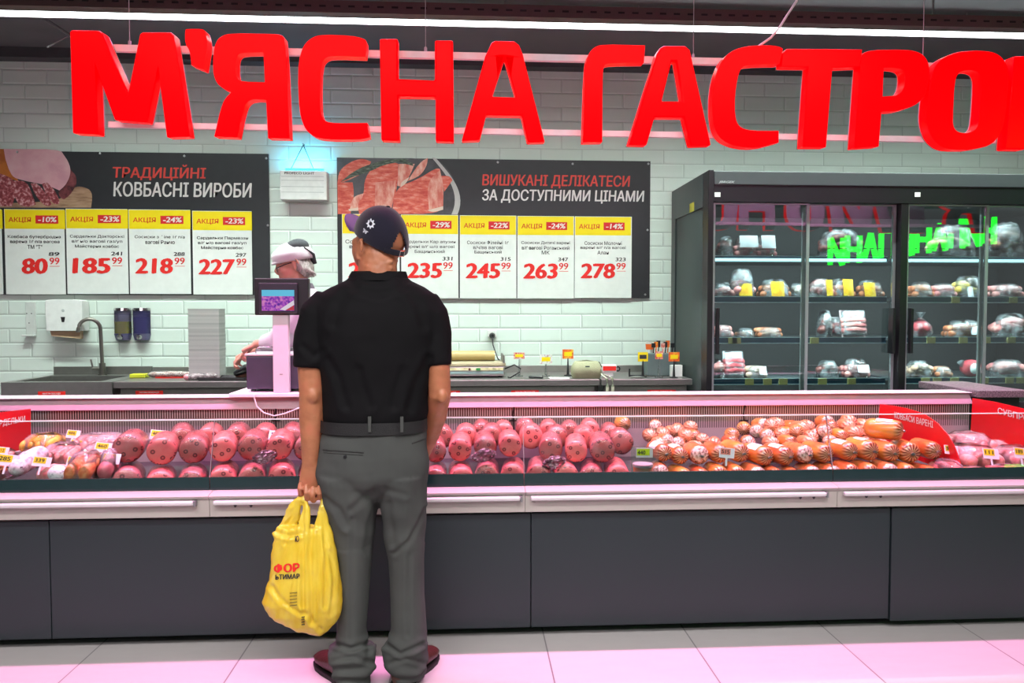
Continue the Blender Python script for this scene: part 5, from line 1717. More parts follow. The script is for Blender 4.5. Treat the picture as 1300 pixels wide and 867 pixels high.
b = MB(); b.box(FX0 + 0.0005, FX1, FF - 0.006, FF + 0.14, zh, Zat(236, FF, 1000) - 0.0005); hd = b.build('header_strip', M_fr, fr, smooth=0)
for px in (911, 1165):
    q = P(px, 247, FF - 0.008); b = MB(); b.box(q.x - 0.018, q.x + 0.018, FF - 0.0085, FF - 0.0062, q.z - 0.014, q.z + 0.014); attach(b.build('small_label', M_white, None, smooth=0), hd)
b = MB(); text_on(b, 'JBRGEK', on_wall(912, 229.5, 933, 233.5, FF - 0.0115), 0.03, 0.3); b.build('logo', mat('logo_grey', '#a3abaa', 0.4), fr, smooth=0, fix=False)
b = MB(); b.box(FX0, FX1, FB - 0.05, FB, 0.30, zh); b.build('back_panel', M_inner, fr, smooth=0)
b = MB(); b.box(FX0 + 0.001, FX1, FF + 0.141, FB - 0.0005, zh + 0.001, zh + 0.02); b.build('inner_top', mat('fridge_top_dark', '#101416', 0.6), fr, smooth=0)
b = MB(); b.box(FXS, FX1, FF, FB, 0.0, 0.30); b.build('base', M_fr, fr, smooth=0, bevel=0.004)
b = MB(); b.box(FX1 - 0.04, FX1, FF, FB, 0.3, zh); b.build('side_wall', M_inner, fr, smooth=0)
b = MB(); b.box(FXS, FX0, FF - 0.014, FF + 0.10, 0.30, FZT); b.build('corner_post', M_fr, fr, smooth=0, bevel=0.004)
b = MB(); b.box(FXS, FX0 - 0.015, FB - 0.10, FB, 0.30, FZT - 0.002); b.box(FXS, FX0 - 0.015, FF + 0.1005, FB - 0.1005, zh - 0.02, FZT - 0.002)
b.build('side_frame', mat('side_frame_grey', '#31383a', 0.3), fr, smooth=0)
b = MB(); b.box(FXS + 0.008, FXS + 0.014, FF + 0.1005, FB - 0.1005, 0.30, zh - 0.0205); b.build('side_glass', glass('side_glass', '#8a9694', 1.5, 0.05, 0.35, 0.5, '#66706f'), fr, smooth=0)
q = V((FXS - 0.001, FF + 0.33, Zat(265, 5.0, 875))); b = MB(); b.box(FXS - 0.0012, FXS - 0.0002, q.y - 0.05, q.y + 0.05, q.z - 0.03, q.z + 0.03); b.build('yellow_sticker', mat('old_sticker', '#a8a03c', 0.6, var=0.2), fr, smooth=0)
b = MB(); b.box(xm0, xm1, FF - 0.004, FF + 0.11, 0.30, zh - 0.001); b.build('mullion', M_fr, fr, smooth=0, bevel=0.003)
M_led = emat('fridge_led', '#c8f6ff', 2.2)
M_strip = mat('price_strip_blue', '#46677f', 0.25, 0.2)
M_shelf = mat('shelf_grey', '#5d686c', 0.4)
SH = [Zat(326, 4.76, 1020), Zat(377.5, 4.76, 1020), Zat(429, 4.76, 1020), Zat(481, 4.76, 1020)]
bays = [(FX0 + 0.004, xm0 - 0.002), (xm1 + 0.002, FX1 - 0.042)]
for bi, (x0, x1) in enumerate(bays):
    for k, z in enumerate(SH):
        sh = MB(); sh.box(x0, x1, 4.765, FB - 0.051, z - 0.018, z); so = sh.build('shelf', M_shelf, fr, smooth=0)
        b = MB(); b.box(x0, x1, 4.752, 4.7645, z - 0.034, z + 0.004); attach(b.build('price_strip', M_strip, None, smooth=0), so)
        b = MB(); b.box(x0, x1, 4.750, 4.7518, z - 0.036, z - 0.031); b.box(x0, x1, 4.750, 4.7518, z + 0.002, z + 0.0055); attach(b.build('strip_edge', mat('strip_edge', '#d4f0f6', 0.2), None, smooth=0), so)
        if k == 0:
            b = MB(); b.box(x0 + 0.01, x1 - 0.01, 4.746, 4.7498, z - 0.030, z - 0.012); attach(b.build('light_tube', M_led, None, smooth=0), so)
        d = bpy.data.lights.new('shelf_lamp', 'AREA'); d.shape = 'RECTANGLE'; d.size = x1 - x0 - 0.05; d.size_y = 0.02; d.energy = 8.0; d.color = (0.80, 0.97, 1.0)
        lo = bpy.data.objects.new('shelf_lamp', d); COL.objects.link(lo); lo.location = ((x0 + x1) / 2, 4.744, z - 0.041); lo.rotation_euler = (radians(30), 0, 0)
    d = bpy.data.lights.new('shelf_lamp', 'AREA'); d.shape = 'RECTANGLE'; d.size = x1 - x0 - 0.05; d.size_y = 0.03; d.energy = 8.0; d.color = (0.80, 0.97, 1.0)
    lo = bpy.data.objects.new('shelf_lamp', d); COL.objects.link(lo); lo.location = ((x0 + x1) / 2, 4.744, zh - 0.012); lo.rotation_euler = (radians(25), 0, 0)
# ticket row on the price strips
TK = [(930, 2), (982, 2), (935, 2), (1212, 1), (1285, 1), (1034, 2), (1182, 2), (1223, 2), (1252, 2), (1284, 2), (952, 3), (975, 3), (995, 3), (1045, 3), (1082, 3), (1176, 3), (1191, 3), (1213, 3), (1251, 3), (1283, 3), (1297, 3)]
sh_objs = [o for o in fr.children if o.name.startswith('shelf')]
for i, (px, k) in enumerate(TK):
    if px in (982,): continue
    z = SH[k]; x = Xat(px, 4.748, 430)
    so = sh_objs[(0 if px < 1146 else 4) + k]
    b = MB(); b.box(x - 0.028, x + 0.028, 4.7445, 4.7492, z - 0.036, z + 0.003); tkt = b.build('shelf_ticket', mat('ticket_yellow', '#d0d088', 0.4), None, smooth=0); attach(tkt, so)
for i, (px, k) in enumerate(TK):
    if px in (982,): continue
# doors
    pass
for bi, (x0, x1) in enumerate(bays):
    mid = (Xat(1025, FF, 375) if bi == 0 else Xat(1253, FF, 375))
    for si in (0, 1):
        a0, a1 = ((x0 + 0.001, mid + 0.018) if si == 0 else (mid - 0.016, x1 - 0.001))
        yy = FF + (0.030 if si == 0 else 0.055)
        zb_ = 0.305
        b = MB()
        b.box(a0, a0 + 0.018, yy - 0.008, yy + 0.008, zb_, zh - 0.004); b.box(a1 - 0.018, a1, yy - 0.008, yy + 0.008, zb_, zh - 0.004)
        b.box(a0 + 0.018, a1 - 0.018, yy - 0.008, yy + 0.008, zb_, zb_ + 0.03); b.box(a0 + 0.018, a1 - 0.018, yy - 0.008, yy + 0.008, zh - 0.012, zh - 0.004)
        dr = b.build('glass_door', M_frame, fr, smooth=0)
        b = MB(); b.box(a0 + 0.0182, a1 - 0.0182, yy - 0.003, yy + 0.003, zb_ + 0.0302, zh - 0.0122); attach(b.build('pane', M_door, None, smooth=0), dr)
        hx = (a0 + 0.022) if si == 0 else (a1 - 0.043)
        h0, h1 = Zat(449, FF, 1130), Zat(391, FF, 1130)
        b = MB(); b.box(hx, hx + 0.019, FF - 0.012, yy - 0.0085, h0, h1); attach(b.build('handle', M_fr, None, smooth=0, bevel=0.004), dr)

# ---- food in the fridge
M_fpk = glass('fridge_film', '#f6fdff', 1.5, 0.06, 1.6, 0.16, '#e6f4fa', 0.9, 40, 18)
M_fcard = mat('pack_card_white', '#dfe9ee', 0.4)
M_fyel = blotch('pack_label_yellow', '#e8a81c', '#f0c420', '#f6d83c', 30)
FM = {'pink': M_meatpink, 'red': blotch('fridge_red', '#8e2630', '#c24650', '#d87078', 30), 'brown': blotch('fridge_brown', '#6a3c2c', '#96604a', '#b98a6c', 30),
      'dark': blotch('fridge_dark', '#3c1a1a', '#6a3430', '#94605a', 40), 'beige': blotch('fridge_beige', '#b08a70', '#cfae94', '#dcc4b0', 24), 'orange': blotch('fridge_orange', '#a85430', '#cf7f52', '#dfa888', 26),
      'cheese': blotch('fridge_cheese', '#c9a038', '#dcc05a', '#e8d890', 24)}


def fpack(k, px, w_, h_, kind, colr, label, n=3, card=None, Y=4.86, dep=0.07, cat='meat pack', cardpos=(0.1, 0.9, 0.25, 0.85)):
    """pack standing on shelf k; px centre, w_ and h_ in photograph pixels"""
    mp = scale_px(4.95)
    x = Xat(px, Y, 330 + 52 * k)
    z = SH[k] + 0.0008
    hx, H = 0.90 * w_ * mp / 2, h_ * mp
    q = V((x, Y, z))
    t = thing('meat_pack', label, cat, q, 'packs in the fridge')
    m_ = FM[colr]
    if kind == 'links':
        for i in range(n):
            lay = i % 2
            rr = min(0.022, H * 0.26)
            b = MB(); zz = z + rr + lay * rr * 1.6
            yo = -dep * 0.5 + dep * (i / max(1, n - 1))
            b.tube([V((x - hx * 0.85, Y + yo, zz)), V((x - hx * 0.2, Y + yo - 0.004, zz + 0.006)), V((x + hx * 0.85, Y + yo + 0.006, zz))], rr, 12, round_ends=True)
            b.build('sausage', m_, t)
        b = MB(); dome(b, q, hx, dep, H, None, 24); b.build('film', M_fpk, t, smooth=70)
        yc = Y - dep * 0.98
    elif kind == 'heap':
        rnd = random.Random(int(px * 7 + k))
        for i in range(n):
            a_ = rnd.uniform(-0.5, 0.5); cx = x + rnd.uniform(-0.6, 0.6) * hx; cz = z + H * (0.25 + 0.5 * rnd.random() * (1 - abs(cx - x) / hx)); cy = Y + rnd.uniform(-0.5, 0.5) * dep
            rr = min(0.03, H * 0.24); ln = min(hx * 0.45, 0.09)
            cz = max(cz, z + rr)
            b = MB(); b.tube([V((cx - ln, cy - a_ * 0.04, cz - a_ * 0.01)), V((cx, cy, cz + 0.008)), V((cx + ln, cy + a_ * 0.04, cz + a_ * 0.01))], [rr * 0.85, rr, rr * 0.8], 12, round_ends=True)
            b.build('sausage', m_, t)
        b = MB(); dome(b, q, hx * 1.04, dep, H, None, 26, sq=0.85); b.build('film', M_fpk, t, smooth=70)
        yc = Y - dep * 0.98
    elif kind == 'slab':
        # flat pack leaning back, film over a printed card and meat
        M_ = Matrix.Rotation(radians(-14), 3, 'X')
        b = MB(); b.add([], [])
        vs = []
        b.box(-hx, hx, 0, 0.010, 0, H); b.v = [q + M_ @ p + V((0, 0.0, 0.003)) for p in b.v]; b.build('tray', M_fcard if card == 'white' else M_tray, t, smooth=0)
        for i in range(n):
            b = MB(); zz = H * (0.14 + 0.34 * (i + 0.5) / n * 1.6)
            b.tube([V((-hx * 0.78, -0.012, zz)), V((0, -0.016, zz + 0.006)), V((hx * 0.78, -0.012, zz))], (H * 0.13), 10, round_ends=True); b.v = [q + M_ @ p + V((0, 0, 0.003)) for p in b.v]; b.build('sausage', m_, t)
        b = MB(); b.box(-hx * 0.96, hx * 0.96, -0.034, -0.0005, H * 0.03, H * 0.97); b.v = [q + M_ @ p + V((0, 0, 0.003)) for p in b.v]; b.build('film', M_fpk, t, smooth=0, bevel=0.008)
        yc = None
    elif kind == 'ham':
        b = MB(); b.ell(q + V((0, 0, H * 0.5)), (hx, dep, H * 0.5), nu=26, nv=16); b.build('ham', m_, t)
        b = MB()
        b.grid(lambda u, v: q + V((0, 0, H * 0.5)) + V((hx * 0.5 * v * cos(2 * pi * u) - 0.15 * hx, -dep * 1.02 * sqrt(max(0, 1 - (0.5 * v * cos(2 * pi * u) - 0.15) ** 2 - (0.62 * v * sin(2 * pi * u)) ** 2)), H * 0.31 * v * sin(2 * pi * u))), 24, 6)
        b.build('label', mat('round_label', '#dcebe8', 0.4, var=0.1, vscale=60), t, fix=False)
        b = MB(); b.tube([q + V((-hx * 0.85, 0, H * 0.62)), q + V((-hx * 1.12, 0, H * 0.9))], [0.012, 0.022], 10); b.build('film_end', M_fpk, t)
        return t
    elif kind == 'bag':
        b = MB(); b.ell(q + V((0, 0, H * 0.33)), (hx, dep, H * 0.33), nu=22, nv=12); b.build('meat', m_, t)
        b = MB(); b.lathe([(hx * 0.9, 0.0), (hx * 1.05, H * 0.2), (hx * 0.9, H * 0.5), (hx * 0.3, H * 0.72), (hx * 0.12, H * 0.78), (hx * 0.4, H)], 20, Matrix.Translation(q), mod=lambda a_, i: 1 + 0.10 * sin(6 * a_ + i)); b.build('film', M_fpk, t, smooth=70)
        return t
    if card and yc is not None:
        u0, u1, v0, v1 = cardpos
        xa, xb = x - hx + 2 * hx * u0, x - hx + 2 * hx * u1
        M_ = M_fyel if card == 'yellow' else M_fcard
        b = MB(); b.grid(lambda u, v: V((xa + (xb - xa) * u, yc - 0.006 - 0.012 * sin(pi * u) + 0.02 * v, z + H * (v0 + (v1 - v0) * v))), 6, 4)
        b.grid(lambda u, v: V((xa + (xb - xa) * u, yc - 0.005 - 0.012 * sin(pi * u) + 0.02 * v, z + H * (v0 + (v1 - v0) * v))), 6, 4, flip=True)
        b.build('label', M_, t, smooth=60, fix=False)
    return t


fpack(0, 921, 20, 26, 'heap', 'dark', 'dark red meat pack at the left end of the top fridge shelf', 4)
fpack(0, 946, 32, 28, 'links', 'pink', 'pink meat pack with pale label, second on the top fridge shelf', 4, 'white', cardpos=(0.1, 0.9, 0.42, 0.95))
fpack(0, 970, 26, 27, 'links', 'pink', 'pink meat pack with white label, third on the top fridge shelf', 4, 'white', cardpos=(0.15, 0.9, 0.40, 1.0))
fpack(0, 1066, 62, 36, 'heap', 'dark', 'heap of dark smoked sausages on the top fridge shelf under the green reflection', 9)
fpack(0, 1208, 66, 42, 'heap', 'beige', 'large film pack of round grey sausages on the top fridge shelf, right bay', 8)
fpack(0, 1276, 50, 46, 'heap', 'brown', 'film pack of brown smoked sausages on the top fridge shelf at the right edge', 8)
fpack(1, 917, 26, 19, 'heap', 'pink', 'pale clear pack at the left end of the second fridge shelf', 3)
fpack(1, 941, 34, 36, 'heap', 'pink', 'tall clear pack with two yellow labels on the second fridge shelf', 4, 'yellow', cardpos=(0.25, 0.8, 0.05, 0.48))
t = bpy.context.scene.objects[-1] if False else None
fpack(1, 982, 42, 23, 'links', 'orange', 'clear pack with wide yellow label, middle of the left bay, second fridge shelf', 3, 'yellow', cardpos=(0.28, 0.72, 0.05, 0.85))
fpack(1, 1012, 20, 18, 'heap', 'beige', 'plain pale pack behind the door overlap on the second fridge shelf', 3)
fpack(1, 1040, 30, 24, 'heap', 'pink', 'clear pack with narrow yellow label right of the door overlap, second fridge shelf', 4, 'yellow', cardpos=(0.62, 0.92, 0.08, 0.92))
fpack(1, 1067, 32, 24, 'links', 'orange', 'clear pack with square yellow label, third from the black mullion', 3, 'yellow', cardpos=(0.4, 0.85, 0.08, 0.95))
fpack(1, 1103, 34, 22, 'links', 'orange', 'clear pack with dark yellow label nearest the black mullion', 3, 'yellow', cardpos=(0.08, 0.55, 0.05, 0.85))
fpack(1, 1168, 28, 20, 'links', 'orange', 'pack of light brown sausages just right of the mullion, second fridge shelf', 4)
fpack(1, 1196, 30, 18, 'links', 'pink', 'low pink film pack in the right bay, second fridge shelf', 4)
fpack(1, 1228, 38, 28, 'heap', 'cheese', 'yellow and brown pack with barcode label in the right bay, second fridge shelf', 5, 'white', cardpos=(0.25, 0.48, 0.0, 0.5))
fpack(1, 1275, 46, 18, 'links', 'pink', 'pink pack at the right edge of the second fridge shelf', 4)
fpack(2, 917, 22, 16, 'links', 'pink', 'small pink tray behind the left door handle, third fridge shelf', 3)
fpack(2, 946, 22, 12, 'heap', 'brown', 'low heap of thin brown sausages, third fridge shelf left', 4)
fpack(2, 975, 34, 13, 'links', 'orange', 'low pack of orange sausages, third fridge shelf, left bay', 4)
fpack(2, 1046, 18, 34, 'heap', 'dark', 'upright bundle of dark sausages, third fridge shelf', 5)
fpack(2, 1063, 15, 26, 'slab', 'red', 'red pack standing behind the upright clear sausage pack', 2)
fpack(2, 1084, 34, 35, 'slab', 'pink', 'upright clear pack of pink sausages leaning on the third fridge shelf', 3, Y=4.82)
fpack(2, 1168, 30, 32, 'bag', 'red', 'gathered film bag of red meat beside the right bay handle', 1)
fpack(2, 1222, 52, 22, 'links', 'orange', 'wide pack of bacon-wrapped sausages, third fridge shelf, right bay', 5, 'white', cardpos=(0.55, 0.8, 0.15, 0.6))
fpack(2, 1282, 48, 30, 'heap', 'pink', 'large pile of pink sausages at the right edge, third fridge shelf', 9)
fpack(3, 912, 14, 24, 'heap', 'pink', 'narrow pack at the far left of the lowest visible fridge shelf', 3)
fpack(3, 932, 28, 34, 'slab', 'red', 'white backed pack with red sausages leaning on the lowest visible fridge shelf', 3, 'white')
fpack(3, 958, 26, 16, 'links', 'beige', 'low sausage pack with pale film beside the white backed pack', 3, 'white', cardpos=(0.55, 0.95, 0.3, 0.95))
fpack(3, 1050, 28, 22, 'heap', 'dark', 'dark meat pack, left one of the pair on the lowest visible fridge shelf', 4)
fpack(3, 1085, 34, 24, 'links', 'pink', 'pink meat pack, right one of the pair on the lowest visible fridge shelf', 4, 'white', cardpos=(0.4, 0.9, 0.3, 0.7))
fpack(3, 1165, 34, 21, 'heap', 'beige', 'heap of beige sausages on the lowest visible fridge shelf beside the mullion', 7)
fpack(3, 1194, 22, 14, 'links', 'orange', 'small pack of reddish sausages next to the beige heap', 3)
fpack(3, 1232, 28, 22, 'ham', 'red', 'red ham with round white label on the lowest visible fridge shelf', 1)
fpack(3, 1278, 48, 22, 'heap', 'pink', 'heap of pink and orange sausages at the right edge of the lowest visible shelf', 8)

# ------------------------------------------------------------------ green neon sign across the aisle, seen only in the fridge glass
gy = -2.2
gm = 2 * (FF + 0.03) - gy                     # mirrored depth
g0, g1 = P(1056, 319, gm), P(1250, 292, gm)
gs = thing('neon_sign', 'green neon sign across the aisle, mirrored in the fridge doors', 'neon sign', ((g0.x + g1.x) / 2, gy, 2.3))
M_neon = emat('green_neon', '#24ff30', 5.5)
rnd = random.Random(3)
hz = 22 * gm / FPX
x = g0.x; i = 0
strokes = MB()
while x < g1.x:
    f = (x - g0.x) / (g1.x - g0.x)
    zc = g0.z + (g1.z - g0.z) * f
    w_ = 0.20
    b = MB()
    kx = i % 4
    pA, pB = zc - hz * 0.8, zc + hz * 0.8
    segs = {0: [((0, pA), (0, pB)), ((w_, pA), (w_, pB)), ((0, pB), (w_, pA))], 1: [((0, pA), (0, pB)), ((w_, pA), (w_, pB)), ((0, zc), (w_, zc))], 2: [((0, pA), (0.10, pB)), ((0.10, pB), (w_, pA)), ((0.05, zc), (0.16, zc))], 3: [((0, pA), (0, pB)), ((w_, pA), (w_, pB)), ((0, pB), (w_, pB))]}[kx]
    for (ax, az), (bx_, bz) in segs:
        b.cyl((x + ax, gy, az), (x + bx_, gy, bz), 0.042, n=8)
    b.build('tube_figure', M_neon, gs)
    x += 0.275; i += 1
b = MB(); b.box(g0.x - 0.05, g1.x + 0.25, gy + 0.02, gy + 0.035, g0.z + hz * 0.15, g0.z + hz * 0.2); b.build('carrier_bar', M_black, gs, smooth=0)
b = MB()
for xx in (g0.x, g1.x): b.cyl((xx, gy - 0.05, max(g0.z, g1.z) + hz), (xx, gy - 0.05, 3.172), 0.006, n=8)
b.build('hanger', M_dark, gs)

# ------------------------------------------------------------------ people


def remesh_obj(mb, name, m, voxel, smooth_it=3, parent=None, disp=None):
    """union of overlapping closed pieces as one continuous surface"""
    tmp = bpy.data.objects.new('tmp_union', mb.mesh('tmp_union', m, 0, True))
    COL.objects.link(tmp)
    r = tmp.modifiers.new('remesh', 'REMESH'); r.mode = 'VOXEL'; r.voxel_size = voxel; r.adaptivity = 0
    if smooth_it:
        s_ = tmp.modifiers.new('smooth', 'SMOOTH'); s_.factor = 0.5; s_.iterations = smooth_it
    bpy.context.view_layer.update()
    ev = tmp.evaluated_get(bpy.context.evaluated_depsgraph_get())
    me = bpy.data.meshes.new_from_object(ev)
    bpy.data.objects.remove(tmp)
    me.name = name
    if disp:
        nr = [v.normal.copy() for v in me.vertices]
        for v, n_ in zip(me.vertices, nr):
            v.co = v.co + n_ * disp(v.co)
    me.polygons.foreach_set('use_smooth', [True] * len(me.polygons))
    if not me.materials:
        me.materials.append(m)
    o = bpy.data.objects.new(name, me); COL.objects.link(o)
    if parent is not None:
        attach(o, parent)
    return o


def skin_mat(name, base, red, dark):
    n = NT(name)
    f = n.noise(n.coords(), 14, 4); g = n.noise(n.coords(), 60, 3)
    c = n.ramp(f, [(0.3, hexc(dark)), (0.5, hexc(base)), (0.72, hexc(red))])
    n.l(c, n.b.inputs['Base Color'])
    n.set(rough=0.45, sss=0.12)
    n.b.inputs['Subsurface Radius'].default_value = (0.012, 0.005, 0.003)
    n.bump(g, 0.12, 0.004)
    return n.m


def cloth_mat(name, h, h2, weave=420, rough=0.85, bump=0.15, sheen=0.2, big=6):
    n = NT(name)
    f = n.noise(n.coords(), big, 4)
    n.l(n.ramp(f, [(0.3, hexc(h)), (0.7, hexc(h2))]), n.b.inputs['Base Color'])
    n.set(rough=rough, sheen=sheen, spec=0.15)
    n.bump(n.noise(n.coords(), weave, 2), bump, 0.002)
    return n.m


def hand(mb, wrist, pd, pn, td, curls, scale=1.0, spread=0.0, thumb=(0.6, 0.8), fing=None):
    """palm and five fingers: pd wrist->knuckles, pn palm normal, td towards the thumb side"""
    pd, pn, td = V(pd).normalized(), V(pn).normalized(), V(td).normalized()
    s = scale
    W = V(wrist)
    mb.tube([W - pd * 0.02 * s, W + pd * 0.02 * s, W + pd * 0.055 * s, W + pd * 0.088 * s], [(0.026 * s, 0.020 * s), (0.034 * s, 0.018 * s), (0.041 * s, 0.016 * s), (0.040 * s, 0.013 * s)], 16, up=pn, round_ends=True)
    LEN = (0.92, 1.02, 1.0, 0.80)
    for i in range(4):
        off = (0.030 - 0.020 * i) * s
        base = W + pd * (0.080 - 0.006 * abs(i - 1.2)) * s + td * off
        d = (pd + td * spread * (1.5 - i)).normalized()
        pts = [base, ]
        ang = 0
        p = base
        rr = [0.0098 * s]
        for seg, c in zip((0.046, 0.028, 0.022), curls if fing is None else fing[i]):
            ang += radians(c)
            v_ = d * cos(ang) + pn * sin(ang)
            p = p + v_ * seg * s * LEN[i]
            pts.append(p); rr.append(rr[-1] * 0.91)
        # extra points for rounder knuckles
        mb.tube(pts, rr, 10, up=td, round_ends=True)
    b0 = W + pd * 0.022 * s + td * 0.026 * s
    t1 = b0 + (pd * 0.55 + td * 0.75 + pn * thumb[0] * 0.5).normalized() * 0.042 * s
    t2 = t1 + (pd * 0.85 + td * 0.25 + pn * thumb[0]).normalized() * 0.032 * s
    t3 = t2 + (pd * 0.9 - td * 0.1 + pn * thumb[1]).normalized() * 0.026 * s
    mb.tube([b0, t1, t2, t3], [0.017 * s, 0.0125 * s, 0.0108 * s, 0.0095 * s], 10, up=pn, round_ends=True)


def head(mb, c, F, Lf, U, s=1.0, jaw=0.0, ear=1.0, earu=-0.018):
    M = Matrix((F, Lf, U)).transposed()
    at = lambda f, l, u: c + (F * f + Lf * l + U * u) * s
    mb.ell(c + U * 0.012 * s, (0.098 * s, 0.077 * s, 0.098 * s), M, 28, 18)
    mb.ell(at(0.030 + jaw, 0, -0.045), ((0.066 + jaw * 0.5) * s, 0.064 * s, 0.076 * s), M, 24, 14)        # face
    mb.ell(at(0.052 + jaw, 0, -0.088), (0.038 * s, 0.040 * s, 0.032 * s), M, 20, 12)        # chin
    mb.tube([at(0.090, 0, 0.006), at(0.108, 0, -0.030), at(0.100, 0, -0.042)], [0.008 * s, 0.0125 * s, 0.013 * s], 10, round_ends=True)   # nose
    for sd in (1, -1):
        mb.ell(at(0.098, 0.012 * sd, -0.040), (0.010 * s, 0.009 * s, 0.008 * s), M, 10, 8)
        mb.ell(at(0.082, 0.033 * sd, 0.012), (0.014 * s, 0.022 * s, 0.010 * s), M, 14, 8)    # brow
        mb.ell(at(0.066, 0.045 * sd, -0.028), (0.024 * s, 0.022 * s, 0.020 * s), M, 14, 8)   # cheekbone
        # ear: rim, lobe
        e = at(-0.006, 0.077 * sd, earu)
        ring = []
        for k in range(11):
            a = radians(-70 + 250 * k / 10)
            ring.append(e + (U * 0.030 * sin(a) + F * (-0.016) * cos(a) * -1 * 1.0 + F * -0.006 + Lf * sd * (0.010 + 0.010 * (cos(a) < 0))) * s * ear)
        mb.tube(ring, 0.0062 * s, 8, round_ends=True)
        mb.ell(e + (Lf * sd * 0.006 - U * 0.002) * s, (0.013 * s, 0.008 * s, 0.024 * s), M, 12, 8)
        mb.ell(e + (Lf * sd * 0.007 - U * 0.030 + F * 0.006) * s, (0.009 * s, 0.007 * s, 0.010 * s), M, 10, 8)
    mb.tube([at(0.086, 0.022, -0.070), at(0.096, 0, -0.068), at(0.086, -0.022, -0.070)], 0.0065 * s, 8, round_ends=True)   # lips
    mb.tube([at(0.084, 0.020, -0.079), at(0.093, 0, -0.079), at(0.084, -0.020, -0.079)], 0.0068 * s, 8, round_ends=True)


def oval(cx_px, hw_px, py, Y, dep, dy=0.0, n=40, sq=0.9, tilt=0.0):
    """horizontal body section: centre and half width in photograph pixels at depth Y"""
    c = P(cx_px, py, Y)
    hw = hw_px * (c - V((0, 0, CAMH))).length / FPX / 1.0
    r = []
    for j in range(n):
        a = 2 * pi * j / n
        ca, sa = cos(a), sin(a)
        r.append(V((c.x + hw * abs(ca) ** sq * (1 if ca >= 0 else -1), Y + dy + dep * abs(sa) ** sq * (1 if sa >= 0 else -1), c.z + tilt * sa)))
    return r


RMT = RM.transposed()


def pix(p):
    c = RMT @ (p - V((0, 0, CAMH)))
    return IW / 2 + FPX * c.x / -c.z, IH / 2 - FPX * c.y / -c.z


def creases(p, lines, ymax):
    """cloth folds: grooves with a raised lip along polylines given where the photograph shows them"""
    if p.y > ymax:
        return 0.0
    x, y = pix(p)
    d = 0.0
    for pl, amp, wd in lines:
        best, side = 1e9, 1
        for (x0, y0), (x1, y1) in zip(pl, pl[1:]):
            L2 = (x1 - x0) ** 2 + (y1 - y0) ** 2
            t = max(0, min(1, ((x - x0) * (x1 - x0) + (y - y0) * (y1 - y0)) / L2))
            dx, dy = x - x0 - t * (x1 - x0), y - y0 - t * (y1 - y0)
            q = dx * dx + dy * dy
            if q < best:
                best, side = q, (1 if (x1 - x0) * dy - (y1 - y0) * dx > 0 else -1)
        r = sqrt(best) / wd
        if r < 4:
            d += amp * (-math.exp(-r * r) + 0.7 * math.exp(-(r - 1.9) ** 2) * (1 if side > 0 else 0.35))
    return d


# ---- the customer seen from behind
MY = 2.76
FZ = 0.0
C = lambda px, py, dy=0.0: P(px, py, MY + dy)
MPX = MY / FPX
man = thing('person', 'man in black polo shirt and navy cap seen from behind, holding a yellow bag', 'person', (P(480, 640, MY).x, MY, 0))
Mskin = skin_mat('man_skin', '#a96c4c', '#b46a50', '#965c40')
fa = radians(46); pit = radians(19)
F = V((-sin(fa) * cos(pit), cos(fa) * cos(pit), sin(pit)))
Lf = V((-cos(fa), -sin(fa), 0))
U = F.cross(Lf).normalized()
hc = C(483, 306, 0.03)
body = MB()
head(body, hc, F, Lf, U, 1.03, 0.012, 1.2, -0.034)
body.tube([C(480, 375, 0.0), C(479, 352, 0.0), C(480, 325, 0.01)], [(0.082, 0.07), (0.076, 0.066), (0.074, 0.068)], 24, round_ends=True)
# neck folds
for k, (ya, yb) in enumerate(((336, 329), (343, 337))):
    body.tube([C(466, ya + 2, -0.052), C(482, ya + 1.5, -0.060), C(497, yb + 3, -0.046)], 0.0075, 8, round_ends=True)
body.loft([oval(481, 30, 356, MY, 0.065), oval(479, 62, 378, MY, 0.085), oval(479, 68, 400, MY, 0.10), oval(479, 70, 440, MY, 0.11), oval(477, 60, 500, MY, 0.11), oval(475, 58, 545, MY, 0.11), oval(474, 56, 580, MY, 0.10), oval(474, 44, 600, MY, 0.07)])
# arms
la = [C(412, 392), C(400, 430), C(395, 468, -0.015), C(396, 500, -0.02), C(396, 530, -0.018), C(395, 560, -0.026), C(394, 588, -0.030)]
body.tube(la, [(0.055, 0.052), (0.05, 0.05), (0.048, 0.047), (0.045, 0.045), (0.045, 0.043), (0.037, 0.035), (0.030, 0.024)], 22, up=(0, -1, 0), round_ends=True)
body.ell(C(397, 503, -0.055), (0.022, 0.018, 0.03))
ra = [C(545, 392), C(554, 430), C(557, 468, -0.02), C(558, 500, -0.015), C(553, 528, 0.05), C(545, 556, 0.11), C(537, 576, 0.155)]
body.tube(ra, [(0.055, 0.052), (0.048, 0.05), (0.041, 0.046), (0.042, 0.044), (0.042, 0.041), (0.034, 0.033), (0.027, 0.024)], 22, up=(0, -1, 0), round_ends=True)
body.ell(C(561, 503, -0.05), (0.02, 0.018, 0.028))
hand(body, C(395, 590, -0.030), (0.03, -0.05, -1), (0.05, -1, 0.0), (1, 0.05, 0), (52, 88, 62), 1.14, 0.0, (0.5, 0.5), fing=[(50, 88, 60), (54, 90, 62), (58, 90, 64), (62, 92, 66)])
hand(body, ra[-1], (-0.10, 0.35, -0.9), (-1, 0, 0), (0, 0.9, 0.3), (28, 32, 24), 1.0)
